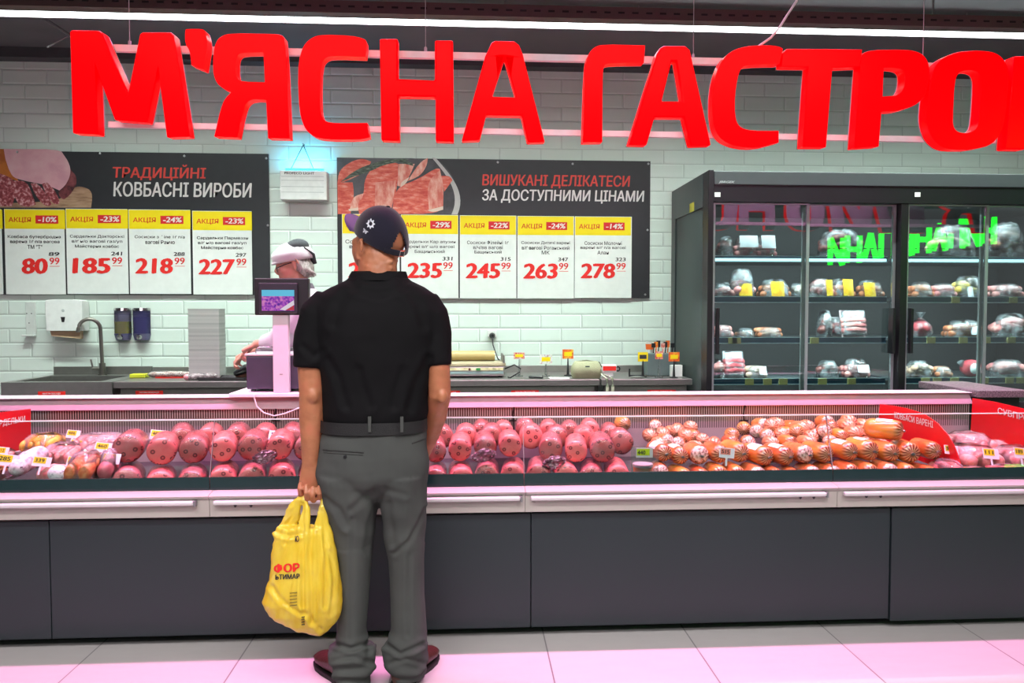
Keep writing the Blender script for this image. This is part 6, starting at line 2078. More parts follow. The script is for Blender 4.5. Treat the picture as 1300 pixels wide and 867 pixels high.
# legs
LLEG = [(452, 600), (449, 660), (450, 720), (449, 790), (448, 845)]
RLEG = [(506, 600), (513, 660), (516, 720), (517, 790), (516, 845)]
for leg in (LLEG, RLEG):
    body.tube([C(x_, y_) for x_, y_ in leg], [0.075, 0.066, 0.052, 0.045, 0.036], 20, round_ends=True)
fL, fR = C(446, 852), C(517, 852)
for f_, ang in ((fL, -0.75), (fR, 0.35)):
    d_ = V((sin(ang), cos(ang), 0))
    body.tube([V((f_.x, f_.y, 0.055)) - d_ * 0.015, V((f_.x, f_.y, 0.045)) + d_ * 0.10, V((f_.x, f_.y, 0.03)) + d_ * 0.19], [(0.034, 0.03), (0.038, 0.026), (0.034, 0.016)], 14, round_ends=True)
bo = remesh_obj(body, 'body', Mskin, 0.0042, 4, man, lambda p: 0.0012 * noise.noise(p * 55))

# shirt


def fold(p, sx, sz, amp, ph=0.0):
    return amp * (noise.noise(V((p.x * sx + ph, p.y * sx * 0.8, p.z * sz + ph))) + 0.5 * noise.noise(V((p.x * sx * 2.1, p.y * sx * 2 + ph, p.z * sz * 2.0))))


sh = MB()
sh.loft([oval(481, 34, 352, MY, 0.070, 0.0), oval(481, 40, 358, MY, 0.078), oval(480, 58, 365, MY, 0.094), oval(479, 74, 376, MY, 0.106), oval(479, 80, 395, MY, 0.120, sq=0.85), oval(480, 76, 425, MY, 0.132, sq=0.85),
         oval(479, 70, 460, MY, 0.130, sq=0.85), oval(477, 66, 495, MY, 0.128, 0.005, sq=0.85), oval(476, 65.5, 522, MY, 0.130, 0.005, sq=0.85), oval(475, 63, 533, MY, 0.126, 0.005, sq=0.85), oval(475, 60, 541, MY, 0.118, 0.005, sq=0.85)])
sh.tube([C(420, 384), C(404, 400), C(397, 425), C(395, 452, -0.01), C(394, 467, -0.014)], [(0.062, 0.06), (0.068, 0.07), (0.066, 0.07), (0.063, 0.066), (0.0615, 0.064)], 26, up=(0, -1, 0))
sh.ell(C(417, 390), (0.07, 0.072, 0.05)); sh.ell(C(434, 384), (0.075, 0.085, 0.05)); sh.ell(C(524, 382), (0.07, 0.085, 0.05))
sh.tube([C(538, 384), C(549, 400), C(555, 425), C(557, 450, -0.012), C(557.5, 465, -0.018)], [(0.058, 0.06), (0.060, 0.068), (0.056, 0.066), (0.050, 0.062), (0.048, 0.060)], 26, up=(0, -1, 0))
sh.ell(C(540, 390), (0.062, 0.07, 0.05))
cz = C(480, 430).z
Mshirt = cloth_mat('black_polo_cloth', '#08080a', '#0d0c0f', 500, 0.8, 0.25, 0.0)


TRC = [([(540, 646), (531, 668), (521, 686), (501, 702)], 0.005, 3.0), ([(478, 622), (462, 632), (446, 647)], 0.0035, 4), ([(486, 620), (498, 624), (514, 628)], 0.003, 3.5), ([(412, 606), (436, 612), (466, 606)], 0.002, 5),
       ([(447.5, 660), (447, 740), (446, 812)], 0.003, 3), ([(520, 706), (519, 760), (518, 806)], 0.003, 3), ([(427, 818), (446, 824), (471, 815)], 0.008, 3), ([(424, 838), (448, 834), (474, 841)], 0.007, 3), ([(492, 820), (508, 831), (536, 818)], 0.008, 3),
       ([(495, 842), (516, 836), (538, 842)], 0.005, 3), ([(413, 632), (430, 648), (440, 668)], 0.005, 4), ([(476, 640), (470, 665), (466, 700)], 0.004, 4), ([(493, 640), (497, 670), (500, 690)], 0.004, 4)]
SHC = [([(415, 455), (430, 480), (440, 515)], 0.006, 5), ([(545, 455), (530, 485), (520, 518)], 0.006, 5), ([(448, 362), (430, 385), (424, 410)], 0.005, 6), ([(512, 362), (532, 385), (538, 412)], 0.005, 6), ([(470, 515), (460, 490), (455, 470)], 0.004, 5),
       ([(500, 515), (503, 495), (512, 470)], 0.004, 5), ([(452, 366), (480, 374), (510, 364)], 0.004, 5), ([(385, 440), (398, 452), (410, 446)], 0.005, 4)]


def shirt_fold(p):
    d = creases(p, SHC, MY + 0.01) + fold(p, 7, 9, 0.004) + 0.0035 * noise.noise(V((p.x * 5 + p.z * 9, p.y * 6, p.z * 4 - p.x * 8)))
    low = max(0.0, min(1.0, (cz - p.z) / 0.25))
    d += 0.005 * low * noise.noise(V((p.x * 16, p.y * 16, p.z * 3.5)))
    return d


so = remesh_obj(sh, 'polo_shirt', Mshirt, 0.006, 12, man, shirt_fold)
b = MB()
b.loft([oval(480.5, 37, 357, MY, 0.080, 0.0, 36), oval(480.5, 36, 350, MY, 0.076, 0.002, 36), oval(481, 33.5, 344.5, MY, 0.070, 0.006, 36, tilt=0.002), oval(481, 32, 345.5, MY, 0.066, 0.006, 36), oval(481, 32.5, 353, MY, 0.066, 0.004, 36)], caps=False)
co = b.build('collar', Mshirt, None, smooth=70); attach(co, so)

# belt and trousers
tr = MB()
tr.loft([oval(475, 63.5, 541, MY, 0.122, 0.005, sq=0.85), oval(475, 65, 552, MY, 0.126, 0.004, sq=0.85), oval(474, 67.5, 575, MY, 0.134, -0.004, sq=0.85), oval(474, 68.5, 598, MY, 0.136, -0.006, sq=0.85), oval(475, 66, 611, MY, 0.122, -0.004, sq=0.85), oval(478, 44, 622, MY, 0.09, 0.0, sq=0.85), oval(480, 24, 632, MY, 0.06, 0.0, sq=0.9)])


def leg(sec):
    tr.loft([oval(cx, hw, py, MY, dep, dy, 30, sq=0.95) for cx, hw, py, dep, dy in sec])


leg([(441, 35, 600, 0.125, -0.01), (444.5, 34.5, 626, 0.118, -0.006), (446, 31.5, 652, 0.108, 0), (447.5, 25, 680, 0.098, 0), (449.5, 20.5, 705, 0.088, 0), (449.5, 18.5, 740, 0.078, 0.0), (448.5, 17.5, 770, 0.072, 0.0), (447, 17.5, 800, 0.07, -0.005), (447, 19.5, 814, 0.074, -0.008),
     (448, 26.5, 824, 0.086, -0.012), (448.5, 25, 832, 0.086, -0.016), (449, 26, 840, 0.088, -0.018), (448.5, 22, 852, 0.082, -0.018), (449.5, 19.5, 864, 0.075, -0.018)])
leg([(509, 33, 600, 0.125, -0.01), (512, 29, 626, 0.118, -0.006), (512.5, 27, 652, 0.106, 0), (514, 24.5, 680, 0.096, 0), (516, 21.5, 705, 0.088, 0), (517, 20.5, 740, 0.08, 0), (518, 20, 770, 0.076, 0), (519, 20.5, 796, 0.076, -0.004), (516.5, 24.5, 814, 0.084, -0.01),
     (515.5, 25.5, 824, 0.086, -0.012), (516, 23.5, 836, 0.082, -0.015), (516.5, 21, 848, 0.078, -0.015), (516.5, 19.5, 853.5, 0.074, -0.015)])
Mtr = cloth_mat('grey_trouser_cloth', '#3f4140', '#4b4d4b', 700, 0.9, 0.3, 0.0, 3)
zk = C(480, 690).z; zc_ = C(480, 815).z


def trouser_fold(p):
    d = creases(p, TRC, MY + 0.01) + 0.0045 * noise.noise(V((p.x * 15, p.y * 9, p.z * 3))) + 0.003 * noise.noise(V((p.x * 9 + p.z * 10, p.y * 8, p.z * 9)))
    if p.z < zc_ + 0.04:
        d += 0.006 * sin(p.z * 95 + 10 * noise.noise(p * 6)) * min(1, (zc_ + 0.04 - p.z) / 0.05)
    if p.z > zk:
        s_ = p.z * 30 + p.x * 22
        d += 0.0022 * sin(s_ + 5 * noise.noise(p * 5))
    return d


to = remesh_obj(tr, 'trousers', Mtr, 0.006, 4, man, trouser_fold)
b = MB(); b.loft([oval(475, 64.5, 546.5, MY, 0.130, 0.005, sq=0.85), oval(475, 65.8, 546, MY, 0.133, 0.005, sq=0.85), oval(475, 65.5, 531, MY, 0.133, 0.005, sq=0.85), oval(475, 64.0, 531.5, MY, 0.130, 0.005, sq=0.85)], caps=False)
b.build('belt', mat('belt_leather', '#0c0d0f', 0.62, bump=0.3, bscale=300), man, smooth=50)
tree = BVHTree.FromPolygons([world_of(to) @ v.co for v in to.data.vertices], [tuple(p.vertices) for p in to.data.polygons])


def on_surface(tr_, px, py, lift=0.002, Y0=1.0):
    d = (RM @ V(((px - IW / 2) / FPX, -(py - IH / 2) / FPX, -1.0))).normalized()
    h = tr_.ray_cast(V((0, 0, CAMH)), d)
    return (h[0] - d * lift) if h[0] is not None else None


for px in (469, 510):
    b = MB(); yb = MY + 0.005 - 0.128
    q0, q1 = P(px - 2.2, 529, MY - 0.135), P(px + 2.2, 549, MY - 0.135)
    b.box(q0.x, q1.x, MY - 0.1335, MY - 0.128, q1.z, q0.z); attach(b.build('belt_loop', Mtr, None, smooth=0, bevel=0.0015), to)
def strip(px0, py0, px1, py1, r, nm, m_, n_=8):
    pts = [on_surface(tree, px0 + (px1 - px0) * k / n_, py0 + (py1 - py0) * k / n_, 0.0005) for k in range(n_ + 1)]
    pts = [p for p in pts if p is not None and p.y > 1.5]
    if len(pts) > 2:
        b_ = MB(); b_.tube(pts, r, 6); attach(b_.build(nm, m_, None), to)


Mwelt = mat('welt_dark', '#2a2b2a', 0.9)
strip(410, 571, 462, 574.5, 0.0028, 'pocket_welt', Mwelt)
strip(411, 574.5, 461, 578, 0.0016, 'pocket_welt', Mwelt)
strip(523, 563, 540, 557, 0.0024, 'pocket_welt', Mwelt)
q = on_surface(tree, 438, 580)
b = MB(); b.lathe([(0.001, 0.004), (0.006, 0.003), (0.0065, -0.001)], 12, Matrix.Translation(q) @ Matrix.Rotation(radians(90), 4, 'X')); attach(b.build('pocket_button', M_black, None), to)

# shoes
Mshoe = mat('brown_shoe_leather', '#3e1d16', 0.45, var=0.2, vscale=30, bump=0.2, bscale=90)
Msole = mat('shoe_sole', '#150f0e', 0.7)
for f_, ang in ((V((C(440, 850).x, MY - 0.015, 0)), -0.62), (V((C(516, 850).x, MY - 0.015, 0)), 0.42)):
    d_ = V((sin(ang), cos(ang), 0)); sd = V((cos(ang), -sin(ang), 0))
    def shoe_ring(t, w_, h_, z0=0.012):
        c_ = f_ + d_ * t
        return [c_ + sd * (w_ * cos(2 * pi * j / 20)) + V((0, 0, z0 + h_ * (0.5 + 0.5 * sin(2 * pi * j / 20)))) for j in range(20)]
    b = MB(); b.loft([shoe_ring(-0.070, 0.012, 0.03), shoe_ring(-0.064, 0.028, 0.065), shoe_ring(-0.045, 0.039, 0.078), shoe_ring(0.0, 0.042, 0.085), shoe_ring(0.05, 0.043, 0.082), shoe_ring(0.11, 0.050, 0.062), shoe_ring(0.16, 0.050, 0.048), shoe_ring(0.205, 0.036, 0.036), shoe_ring(0.225, 0.012, 0.02)])
    s1 = b.build('shoe', Mshoe, man, smooth=70)
    b = MB(); b.loft([[f_ + d_ * t + sd * x_ + V((0, 0, z_)) for x_, z_ in ((-w_, 0.0), (w_, 0.0), (w_, 0.014), (-w_, 0.014))] for t, w_ in ((-0.073, 0.015), (-0.06, 0.034), (-0.03, 0.041), (0.05, 0.043), (0.11, 0.051), (0.16, 0.051), (0.205, 0.037), (0.228, 0.012))])
    attach(b.build('sole', Msole, None, smooth=30), s1)

# short grey hair at the back of the head, under the cap
Mhair = cloth_mat('cropped_hair', '#8a6048', '#7a5a48', 900, 0.8, 0.5, 0.1)

# navy cap
Mcap = cloth_mat('navy_cap_cloth', '#0d0b1a', '#131024', 500, 0.75, 0.3, 0.3)
MH = Matrix((F, Lf, U)).transposed()
cap_c = hc + U * 0.010 - F * 0.002
cr = V((0.113, 0.092, 0.116))
at = lambda f, l, u: hc + F * f + Lf * l + U * u


def cap_pt(az, t, k=1.0):
    """az 0 = front, t 0 = crown .. 1 = rim"""
    rim = 0.016 - 0.044 * (0.5 - 0.5 * cos(az))         # rim drops towards the back
    u0 = 0.010 + rim
    a = t * (pi / 2 + 0.02)
    f, l = sin(a) * cos(az), sin(a) * sin(az)
    u = cos(a)
    return cap_c + MH @ V((cr.x * f * k, cr.y * l * k, (u0 - 0.010) * sin(a) ** 2 + cr.z * u * k))


b = MB()
NA, NT_ = 112, 42


def opening(az, t):
    d = abs(((az - pi + pi) % (2 * pi)) - pi) if False else abs(az - pi)
    return d < 0.42 and t > 0.60 + 0.36 * (d / 0.42) ** 2 and t < 0.90


for i in range(NT_):
    for j in range(NA):
        t0_, t1_ = i / NT_, (i + 1) / NT_
        a0, a1 = 2 * pi * j / NA, 2 * pi * (j + 1) / NA
        if opening((a0 + a1) / 2, (t0_ + t1_) / 2):
            continue
        if t0_ == 0:
            b.add([cap_pt(0, 0.0), cap_pt(a0, t1_), cap_pt(a1, t1_)], [(0, 1, 2)])
        else:
            b.add([cap_pt(a0, t0_), cap_pt(a0, t1_), cap_pt(a1, t1_), cap_pt(a1, t0_)], [(0, 1, 2, 3)])
me = b.mesh('cap', Mcap, 0)
bm = bmesh.new(); bm.from_mesh(me); bmesh.ops.remove_doubles(bm, verts=bm.verts, dist=0.0004); bmesh.ops.recalc_face_normals(bm, faces=bm.faces); bm.to_mesh(me); bm.free()
me.polygons.foreach_set('use_smooth', [True] * len(me.polygons))
cap = bpy.data.objects.new('cap', me); COL.objects.link(cap); attach(cap, man)
sm = cap.modifiers.new('thickness', 'SOLIDIFY'); sm.thickness = 0.003; sm.offset = 1
b = MB(); b.ell(cap_pt(0, 0.0) + U * 0.002, (0.009, 0.009, 0.005), None, 12, 8); attach(b.build('cap_button', Mcap, None), cap)
b = MB()                                                                # brim


def brim_pt(u, v, up):
    az = (u - 0.5) * 2 * 1.12
    p = cap_pt(az, 1.0, 1.005)
    ext = 0.092 * (cos(az * 1.2) ** 0.7 if cos(az * 1.2) > 0 else 0)
    return p + F * ext * v + U * (-0.006 * v * v - 0.026 * (abs(az) / 1.12) ** 2 * v + 0.030 * v + up)


b.grid(lambda u, v: brim_pt(u, v, 0.004), 20, 8); b.grid(lambda u, v: brim_pt(u, v, 0.0), 20, 8, flip=True)
for v in (0, 1):
    pass
Mbrim = cloth_mat('violet_brim_cloth', '#3a2458', '#452a66', 500, 0.7, 0.3, 0.3)
bro = b.build('brim', Mbrim, None, smooth=60, fix=False); attach(bro, cap)
bro.data.update()
b = MB()                                                                # strap and buckle at the back
st = [cap_pt(pi - 0.62 + 1.24 * k / 14, 0.965, 1.012) for k in range(15)]
b.tube(st, [(0.003, 0.010)] * 15, 8, up=U); attach(b.build('strap', Mcap, None), cap)
q = cap_pt(pi + 0.12, 0.965, 1.03)
b = MB(); Tn = (cap_pt(pi + 0.2, 0.965) - cap_pt(pi + 0.04, 0.965)).normalized()
for dx, dz in ((-0.012, 0), (0.012, 0)):
    b.tube([q + Tn * dx - U * 0.010, q + Tn * dx + U * 0.010], 0.0018, 6)
for dz in (-0.010, 0.010):
    b.tube([q - Tn * 0.012 + U * dz, q + Tn * 0.012 + U * dz], 0.0018, 6)
attach(b.build('buckle', M_chrome, None), cap)
# emblem: a small white gear and short lettering on the left side panel
ctree = BVHTree.FromPolygons([world_of(cap) @ v.co for v in cap.data.vertices], [tuple(p.vertices) for p in cap.data.polygons])
M_emb = mat('emblem_white', '#c9cdd6', 0.6, var=0)
gx, gy_ = 470.5, 284
b = MB()
loop = []
for k in range(40):
    a = 2 * pi * k / 40
    r = 6.6 if (k % 5) in (0, 1) else 4.8
    loop.append((gx + r * cos(a) * 0.85, gy_ + r * sin(a)))
inner = [(gx + 2.7 * cos(2 * pi * k / 16) * 0.85, gy_ + 2.7 * sin(2 * pi * k / 16)) for k in range(16)]
def emb(px, py, d):
    q_ = on_surface(ctree, px, py, 0.0045)
    return (q_ if q_ is not None else C(px, py, -0.1))
b.prism([loop, inner], emb, back=False)
eo = b.build('emblem', M_emb, None, smooth=0, fix=False); attach(eo, cap)
b = MB()
vs, fs = text2d('ВДНГ', 0.05, 0)
b.add([emb(459.5 + 8.0 * u - 2.5 * (1 - v), 287.5 + 7.0 * u + 4.2 * (1 - v), 0) for u, v in vs], fs); attach(b.build('emblem_lettering', M_emb, None, smooth=0, fix=False), cap)

# ---- yellow carrier bag
BGY = MY - 0.075
bag = MB()
def bo_(l, r, py, dep, dy=0.0): return oval((l + r) / 2, (r - l) / 2, py, BGY, dep, dy, 40, sq=0.9)
bag.loft([bo_(356, 417, 668, 0.030), bo_(350, 419, 676, 0.042), bo_(349, 423, 695, 0.055), bo_(348, 426, 716, 0.066), bo_(344.5, 429.5, 741, 0.075), bo_(338, 430.5, 762, 0.078), bo_(345, 429, 776, 0.072), bo_(360, 424, 789, 0.06), bo_(378, 418, 798, 0.042), bo_(392, 410, 803.5, 0.02)])
BP = lambda px, py, dy=0.0: P(px, py, BGY + dy)
bag.tube([BP(337.5, 766), BP(350, 766)], [0.006, 0.02], 10, round_ends=True)
bag.tube([BP(366, 690, 0.02), BP(365, 668, 0.018), BP(374, 646, 0.01), BP(385, 629, 0.012), BP(396, 625.5, 0.02)], [(0.045, 0.010), (0.030, 0.012), (0.026, 0.012), (0.012, 0.009), (0.008, 0.008)], 16, up=(0, -1, 0.0), round_ends=True)
bag.tube([BP(387, 690, -0.035), BP(387, 665, -0.022), BP(387.5, 645, -0.008), BP(387, 631, 0.006), BP(392, 626, 0.016)], [(0.026, 0.009), (0.020, 0.010), (0.014, 0.010), (0.009, 0.008), (0.007, 0.007)], 14, up=(0, -1, 0), round_ends=True)
bag.tube([BP(408, 690, -0.01), BP(408, 667, -0.006), BP(411, 648, 0.0), BP(409.5, 631, 0.010), BP(402, 625.5, 0.02), BP(392, 626, 0.018)], [(0.034, 0.012), (0.026, 0.014), (0.015, 0.012), (0.009, 0.009), (0.008, 0.008), (0.008, 0.008)], 14, up=(0, -1, 0), round_ends=True)
n = NT('thin_yellow_plastic')
t = n.t
f = n.noise(n.coords(scale=(1, 1, 0.35)), 20, 4)
colr = n.ramp(f, [(0.3, hexc('#e2c02c')), (0.6, hexc('#ecd248')), (0.8, hexc('#efdc74'))])
n.l(colr, n.b.inputs['Base Color']); n.set(rough=0.32, coat=0.25)
tl_ = n.n('ShaderNodeBsdfTranslucent'); n.l(colr, tl_.inputs[0])
ms = n.n('ShaderNodeMixShader'); ms.inputs[0].default_value = 0.25
n.l(n.b.outputs[0], ms.inputs[1]); n.l(tl_.outputs[0], ms.inputs[2]); n.l(ms.outputs[0], n.out.inputs[0])
n.bump(n.noise(n.coords(scale=(1, 1, 0.3)), 46, 4), 0.35, 0.006)
top_pt = BP(398, 628)


BGC = [([(384, 640), (384.5, 690), (385, 770)], 0.007, 2.6), ([(398, 648), (394, 700), (396, 790)], 0.006, 3), ([(410, 650), (414, 700), (413, 770)], 0.006, 3), ([(404, 655), (405, 720), (404, 790)], 0.004, 2.5), ([(352, 676), (366, 680), (380, 678)], 0.007, 3),
       ([(345, 745), (360, 765), (385, 780)], 0.005, 3), ([(420, 700), (424, 740), (420, 780)], 0.004, 3), ([(386, 775), (400, 792), (406, 798)], 0.005, 2.5), ([(376, 640), (366, 664), (362, 690)], 0.004, 2.5)]


def bag_fold(p):
    d = p - top_pt
    a = atan2(d.x, -d.z)
    L_ = d.length
    k = max(0, min(1, (L_ - 0.06) / 0.12))
    return creases(p, BGC, BGY + 0.02) + k * (0.0050 * noise.noise(V((a * 13, p.y * 7, L_ * 2.0))) + 0.0030 * noise.noise(V((a * 28, p.y * 12 + 4, L_ * 3.5))) + 0.0022 * noise.noise(p * 24))


bgo = remesh_obj(bag, 'carrier_bag', n.m, 0.0045, 4, None, bag_fold)
tag(bgo, 'yellow plastic carrier bag with red lettering hanging from the left hand of the man', 'bag')
btree = BVHTree.FromPolygons([v.co for v in bgo.data.vertices], [tuple(p.vertices) for p in bgo.data.polygons])


def bag_text(body, px0, py0, px1, py1, m_, nm, bold=0.04, skew=0.0):
    vs, fs = text2d(body, bold, 0, 4)
    out, ok = [], True
    for u, v in vs:
        q_ = on_surface(btree, px0 + (px1 - px0) * u, py1 + (py0 - py1) * v + skew * u, 0.003)
        out.append(q_ if q_ is not None else P(px0 + (px1 - px0) * u, py1 + (py0 - py1) * v, BGY - 0.07))
    b_ = MB(); b_.add(out, fs); attach(b_.build(nm, m_, None, smooth=0, fix=False), bgo)


bag_text('ФОР', 347.5, 716, 380.5, 728, M_redprint, 'red_lettering', 0.06, -2)
bag_text('ЬТИМАР', 349.5, 729.5, 380.5, 736, M_blackprint, 'black_lettering', 0.05, -1.5)
bag_text('Ю', 374.5, 680, 379.5, 688, M_blackprint, 'printed_mark', 0.05)
b = MB()
for k in range(5):
    a0, a1 = on_surface(btree, 368, 753 + 4 * k, 0.003), on_surface(btree, 377, 752 + 4 * k, 0.003)
    b.tube([a0, a1], 0.0012, 6)
for k in range(4):
    a0, a1 = on_surface(btree, 383, 783.5 + 3.2 * k, 0.003), on_surface(btree, 386.5, 783 + 3.2 * k, 0.003)
    b.tube([a0, a1], 0.0022, 6)
attach(b.build('small_print', mat('bag_print', '#5a4a20', 0.7), None), bgo)

# ---- the saleswoman behind the counter
SYY = 4.46
S = lambda px, py, dy=0.0: P(px, py, SYY + dy)
wom = thing('person', 'saleswoman in white coat and white cap, glasses, turned left behind the counter', 'person', (S(385, 440).x, SYY, 0))
Mskw = skin_mat('woman_skin', '#c78d7c', '#cf7f74', '#bf8672')
F = V((-0.93, -0.22, -0.24)).normalized()
Lf = V((0, 0, 1)).cross(F).normalized()
U = F.cross(Lf).normalized()
hw_c = S(371.5, 333)
wb = MB()
sW = 0.97
head(wb, hw_c, F, Lf, U, sW)
wb.tube([S(384, 388), S(381, 366), S(378, 350)], [(0.06, 0.065), (0.052, 0.054), (0.05, 0.054)], 20, round_ends=True)
oS = lambda cx, hw, py, dep, dy=0.0: oval(cx, hw, py, SYY, dep, dy, 36, sq=0.9)
wb.loft([oS(384, 12, 370, 0.07), oS(386, 20, 382, 0.14), oS(386, 24, 410, 0.16), oS(386, 24, 460, 0.15), oS(386, 24, 520, 0.15), oS(386, 24, 570, 0.15)])
laW = [S(384, 392, -0.17), S(368, 420, -0.20), S(352, 434, -0.18), S(338, 437, -0.12), S(326, 437, -0.07)]
raW = [S(384, 390, 0.17), S(366, 420, 0.21), S(346, 440, 0.24), S(330, 444, 0.26), S(318, 447, 0.27)]
for ar in (laW, raW):
    wb.tube(ar, [0.05, 0.045, 0.04, 0.034, 0.026], 18, up=(0, -1, 0.1), round_ends=True)
hand(wb, laW[-1], (-0.9, 0.25, -0.38), (0.05, 0.2, -1), (-0.2, 0.95, 0.1), (38, 60, 42), 0.95)
hand(wb, raW[-1], (-0.9, 0.1, -0.4), (0.05, -0.2, -1), (-0.1, -0.95, 0.1), (40, 60, 42), 0.95)
for sd in (-0.085, 0.085):
    wb.tube([V((S(386, 440).x, SYY + sd, 0.95)), V((S(386, 440).x, SYY + sd, 0.5)), V((S(386, 440).x + 0.01, SYY + sd, 0.07))], [0.085, 0.06, 0.042], 16, round_ends=True)
    wb.tube([V((S(386, 440).x + 0.02, SYY + sd, 0.05)), V((S(386, 440).x - 0.14, SYY + sd, 0.03))], [(0.04, 0.035), (0.04, 0.02)], 12, round_ends=True)
remesh_obj(wb, 'body', Mskw, 0.0055, 4, wom)
ct_ = MB()
ct_.loft([oS(386, 13, 366, 0.075), oS(387, 21, 374, 0.12), oS(388, 29, 388, 0.18), oS(387, 31, 412, 0.19), oS(387, 31, 450, 0.185), oS(387, 32, 500, 0.19), oS(387, 33, 560, 0.20), oS(387, 34, 620, 0.20)])
for ar, rs in ((laW, (0.078, 0.078, 0.070, 0.060)), (raW, (0.078, 0.078, 0.070, 0.058))):
    ct_.tube(ar[:4], list(rs), 20, up=(0, -1, 0.1), round_ends=False)
    ct_.ell(ar[0], (0.085, 0.08, 0.08))
Mcoat = cloth_mat('white_coat_cloth', '#aeabb0', '#bdb9be', 500, 0.85, 0.3, 0.0)
remesh_obj(ct_, 'coat', Mcoat, 0.008, 4, wom, lambda p: fold(p, 8, 6, 0.007))
b = MB(); b.loft([oS(384, 14.5, 366, 0.085, 0), oS(382.5, 13, 359.5, 0.078, 0), oS(382.5, 12, 360, 0.072, 0), oS(384, 12.5, 366, 0.075, 0)], caps=False)
b.build('collar', mat('coat_collar_dark', '#6d6a72', 0.8), wom, smooth=60)
# hair: grey, chin-length, below the cap
Mgh = NT('grey_hair'); gf = Mgh.noise(Mgh.coords(scale=(3, 3, 0.5)), 60, 4)
Mgh.l(Mgh.ramp(gf, [(0.3, hexc('#6e6a66')), (0.5, hexc('#98948e')), (0.72, hexc('#bcb8b0'))]), Mgh.b.inputs['Base Color']); Mgh.set(rough=0.55); Mgh.bump(gf, 0.6, 0.004)
at = lambda f, l, u: hw_c + (F * f + Lf * l + U * u) * sW
MHw = Matrix((F, Lf, U)).transposed()
hm = MB()
hm.ell(at(-0.030, 0, 0.006), (0.076, 0.083, 0.085), MHw, 24, 14)
hm.ell(at(-0.060, 0, -0.050), (0.054, 0.078, 0.062), MHw, 24, 14)
for k in range(9):
    l_ = -0.072 + 0.018 * k
    hm.tube([at(-0.045, l_ * 0.95, -0.02), at(-0.066, l_ * 1.02, -0.065), at(-0.088 - 0.012 * (k % 3), l_, -0.102 - 0.008 * (k % 2))], [0.020, 0.017, 0.006], 8, round_ends=True)
for l_ in (0.074, -0.074):
    hm.tube([at(0.020, l_ * 0.98, 0.030), at(-0.026, l_ * 1.06, 0.004), at(-0.040, l_ * 1.05, -0.06), at(-0.048, l_ * 0.98, -0.100)], [0.010, 0.018, 0.022, 0.008], 10, round_ends=True)
    hm.tube([at(0.072, l_ * 0.72, 0.042), at(0.074, l_ * 0.78, 0.020), at(0.066, l_ * 0.86, 0.0)], [0.010, 0.008, 0.004], 8, round_ends=True)
remesh_obj(hm, 'hair', Mgh.m, 0.005, 2, wom, lambda p: 0.003 * noise.noise(V((p.x * 40, p.y * 60, p.z * 14))))
# cap: white band with dark net crown
cp = MB()
def wcap(az, t):
    a = t * pi * 0.5
    f, l, u = sin(a) * cos(az), sin(a) * sin(az), cos(a)
    return at(-0.010 + 0.114 * f, 0.093 * l, 0.026 + 0.094 * u + 0.006 * f)
rings = [[wcap(2 * pi * j / 36, max(0.02, i / 8)) for j in range(36)] for i in range(9)]
cp.loft(rings[::-1] if False else rings, caps=True)
co = cp.build('cap_crown', cloth_mat('white_cap_cloth', '#c6bfc4', '#d6d0d4', 500, 0.85, 0.3, 0.0), wom, smooth=70)
nt = MB(); nt.ell(at(-0.046, 0, 0.082), (0.074 * sW, 0.076 * sW, 0.050 * sW), MHw, 24, 14)
nt.tube([at(-0.075, 0.03, 0.06), at(-0.112, 0.02, 0.02), at(-0.112, 0.0, -0.03)], [(0.05, 0.012), (0.045, 0.010), (0.03, 0.008)], 12, round_ends=True)
nt.build('cap_net', cloth_mat('cap_net_dark', '#3c3d40', '#4b4c50', 900, 0.9, 0.5, 0.0), wom, smooth=70)
bd = MB()
rr_ = []
for v, out in ((1.06, 0.000), (1.02, 0.005), (0.88, 0.008), (0.74, 0.006), (0.64, 0.000)):
    rr_.append([wcap(2 * pi * j / 48, min(1.0, v)) + (wcap(2 * pi * j / 48, 0.98) - at(-0.012, 0, 0.03)).normalized() * (out + 0.003 * noise.noise(V((j * 0.6, v * 6, 1)))) - U * (0.022 * max(0, v - 1.0) / 0.06 * (1 if cos(2 * pi * j / 48) > -2 else 0)) for j in range(48)])
bd.loft(rr_, caps=False)
cb = bd.build('cap_band', cloth_mat('white_cap_cloth', '#c6bfc4', '#d6d0d4', 500, 0.85, 0.3, 0.0), wom, smooth=70)
sm = cb.modifiers.new('thickness', 'SOLIDIFY'); sm.thickness = 0.004; sm.offset = 1
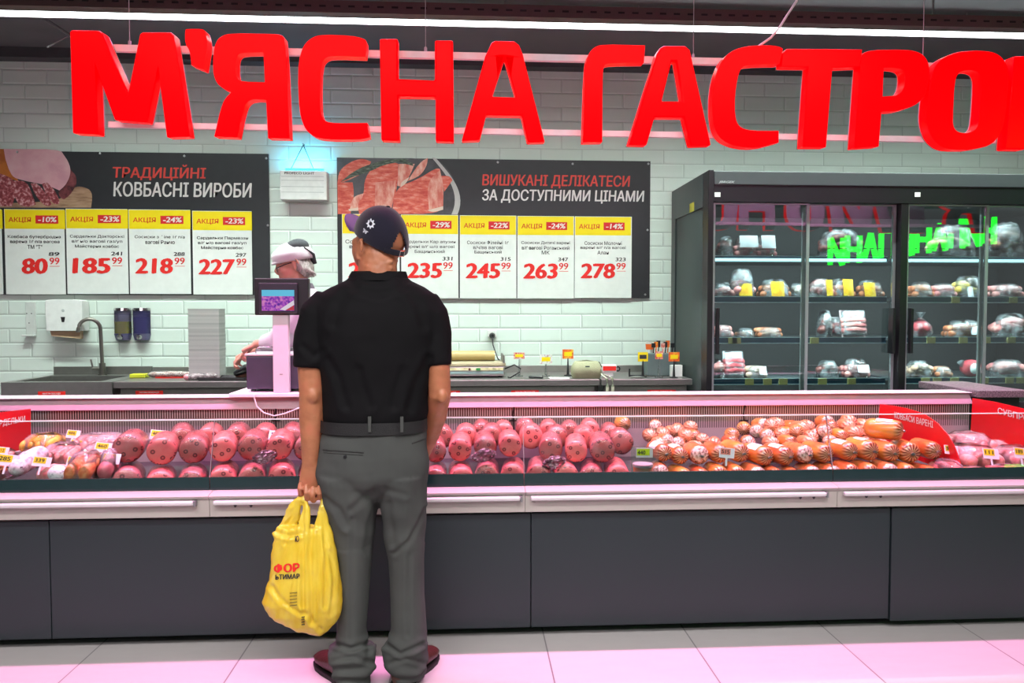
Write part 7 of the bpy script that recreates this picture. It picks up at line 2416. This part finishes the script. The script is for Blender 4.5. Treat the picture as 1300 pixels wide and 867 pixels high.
# white peak folded down over the forehead
pk = MB()
pk.grid(lambda u, v: wcap((u - 0.5) * 2.0, 1.0) + F * (0.006 + 0.014 * v * cos((u - 0.5) * 2.6)) - U * 0.020 * v, 16, 4)
po = pk.build('cap_peak', cloth_mat('white_cap_cloth2', '#c6bfc4', '#d6d0d4', 500, 0.85, 0.3, 0.0), wom, smooth=70); sm = po.modifiers.new('thickness', 'SOLIDIFY'); sm.thickness = 0.004
# glasses
b = MB()
for sd in (1, -1):
    cL = at(0.100, 0.034 * sd, -0.022)
    b.tube([cL + (Lf * 0.024 * cos(2 * pi * k / 16) + U * 0.017 * sin(2 * pi * k / 16)) * sW for k in range(17)], 0.0022, 6)
    b.tube([at(0.098, 0.056 * sd, -0.016), at(0.05, 0.077 * sd, -0.008), at(-0.004, 0.083 * sd, -0.004)], 0.0026, 6)
b.tube([at(0.104, 0.011, -0.018), at(0.107, 0, -0.015), at(0.104, -0.011, -0.018)], 0.002, 6)
gl_ = b.build('glasses', mat('glasses_dark', '#1c1a1e', 0.3), wom)
b = MB()
for sd in (1, -1):
    cL = at(0.100, 0.034 * sd, -0.022)
    b.add([cL + (Lf * 0.023 * cos(2 * pi * k / 16) + U * 0.016 * sin(2 * pi * k / 16)) * sW for k in range(16)], [tuple(range(16))])
attach(b.build('lens', glass('spectacle_lens', '#f4f8f8', 1.5, 0.0, 1.0), None, smooth=0), gl_)
# eyes
b = MB()
for sd in (1, -1):
    b.ell(at(0.0815, 0.032 * sd, -0.018), (0.011, 0.011, 0.009), MHw, 12, 8)
b.build('eyes', mat('eye_white', '#d8cfca', 0.3), wom)

# black bundle under her hand
q = P(322, 462, 4.90)
b = MB(); b.tube([V((P(300, 470, 4.9).x, 4.90, TZ + 0.045)), V((P(312, 462, 4.9).x, 4.905, TZ + 0.075)), V((P(330, 458, 4.9).x, 4.91, TZ + 0.09)), V((P(345, 462, 4.9).x, 4.915, TZ + 0.07))], [(0.03, 0.018), (0.042, 0.028), (0.045, 0.034), (0.03, 0.02)], 18, round_ends=True)
tag(b.build('black_bag', mat('black_film', '#15161a', 0.35, bump=0.6, bscale=40)), 'crumpled black plastic bag under the hand of the saleswoman', 'bag')
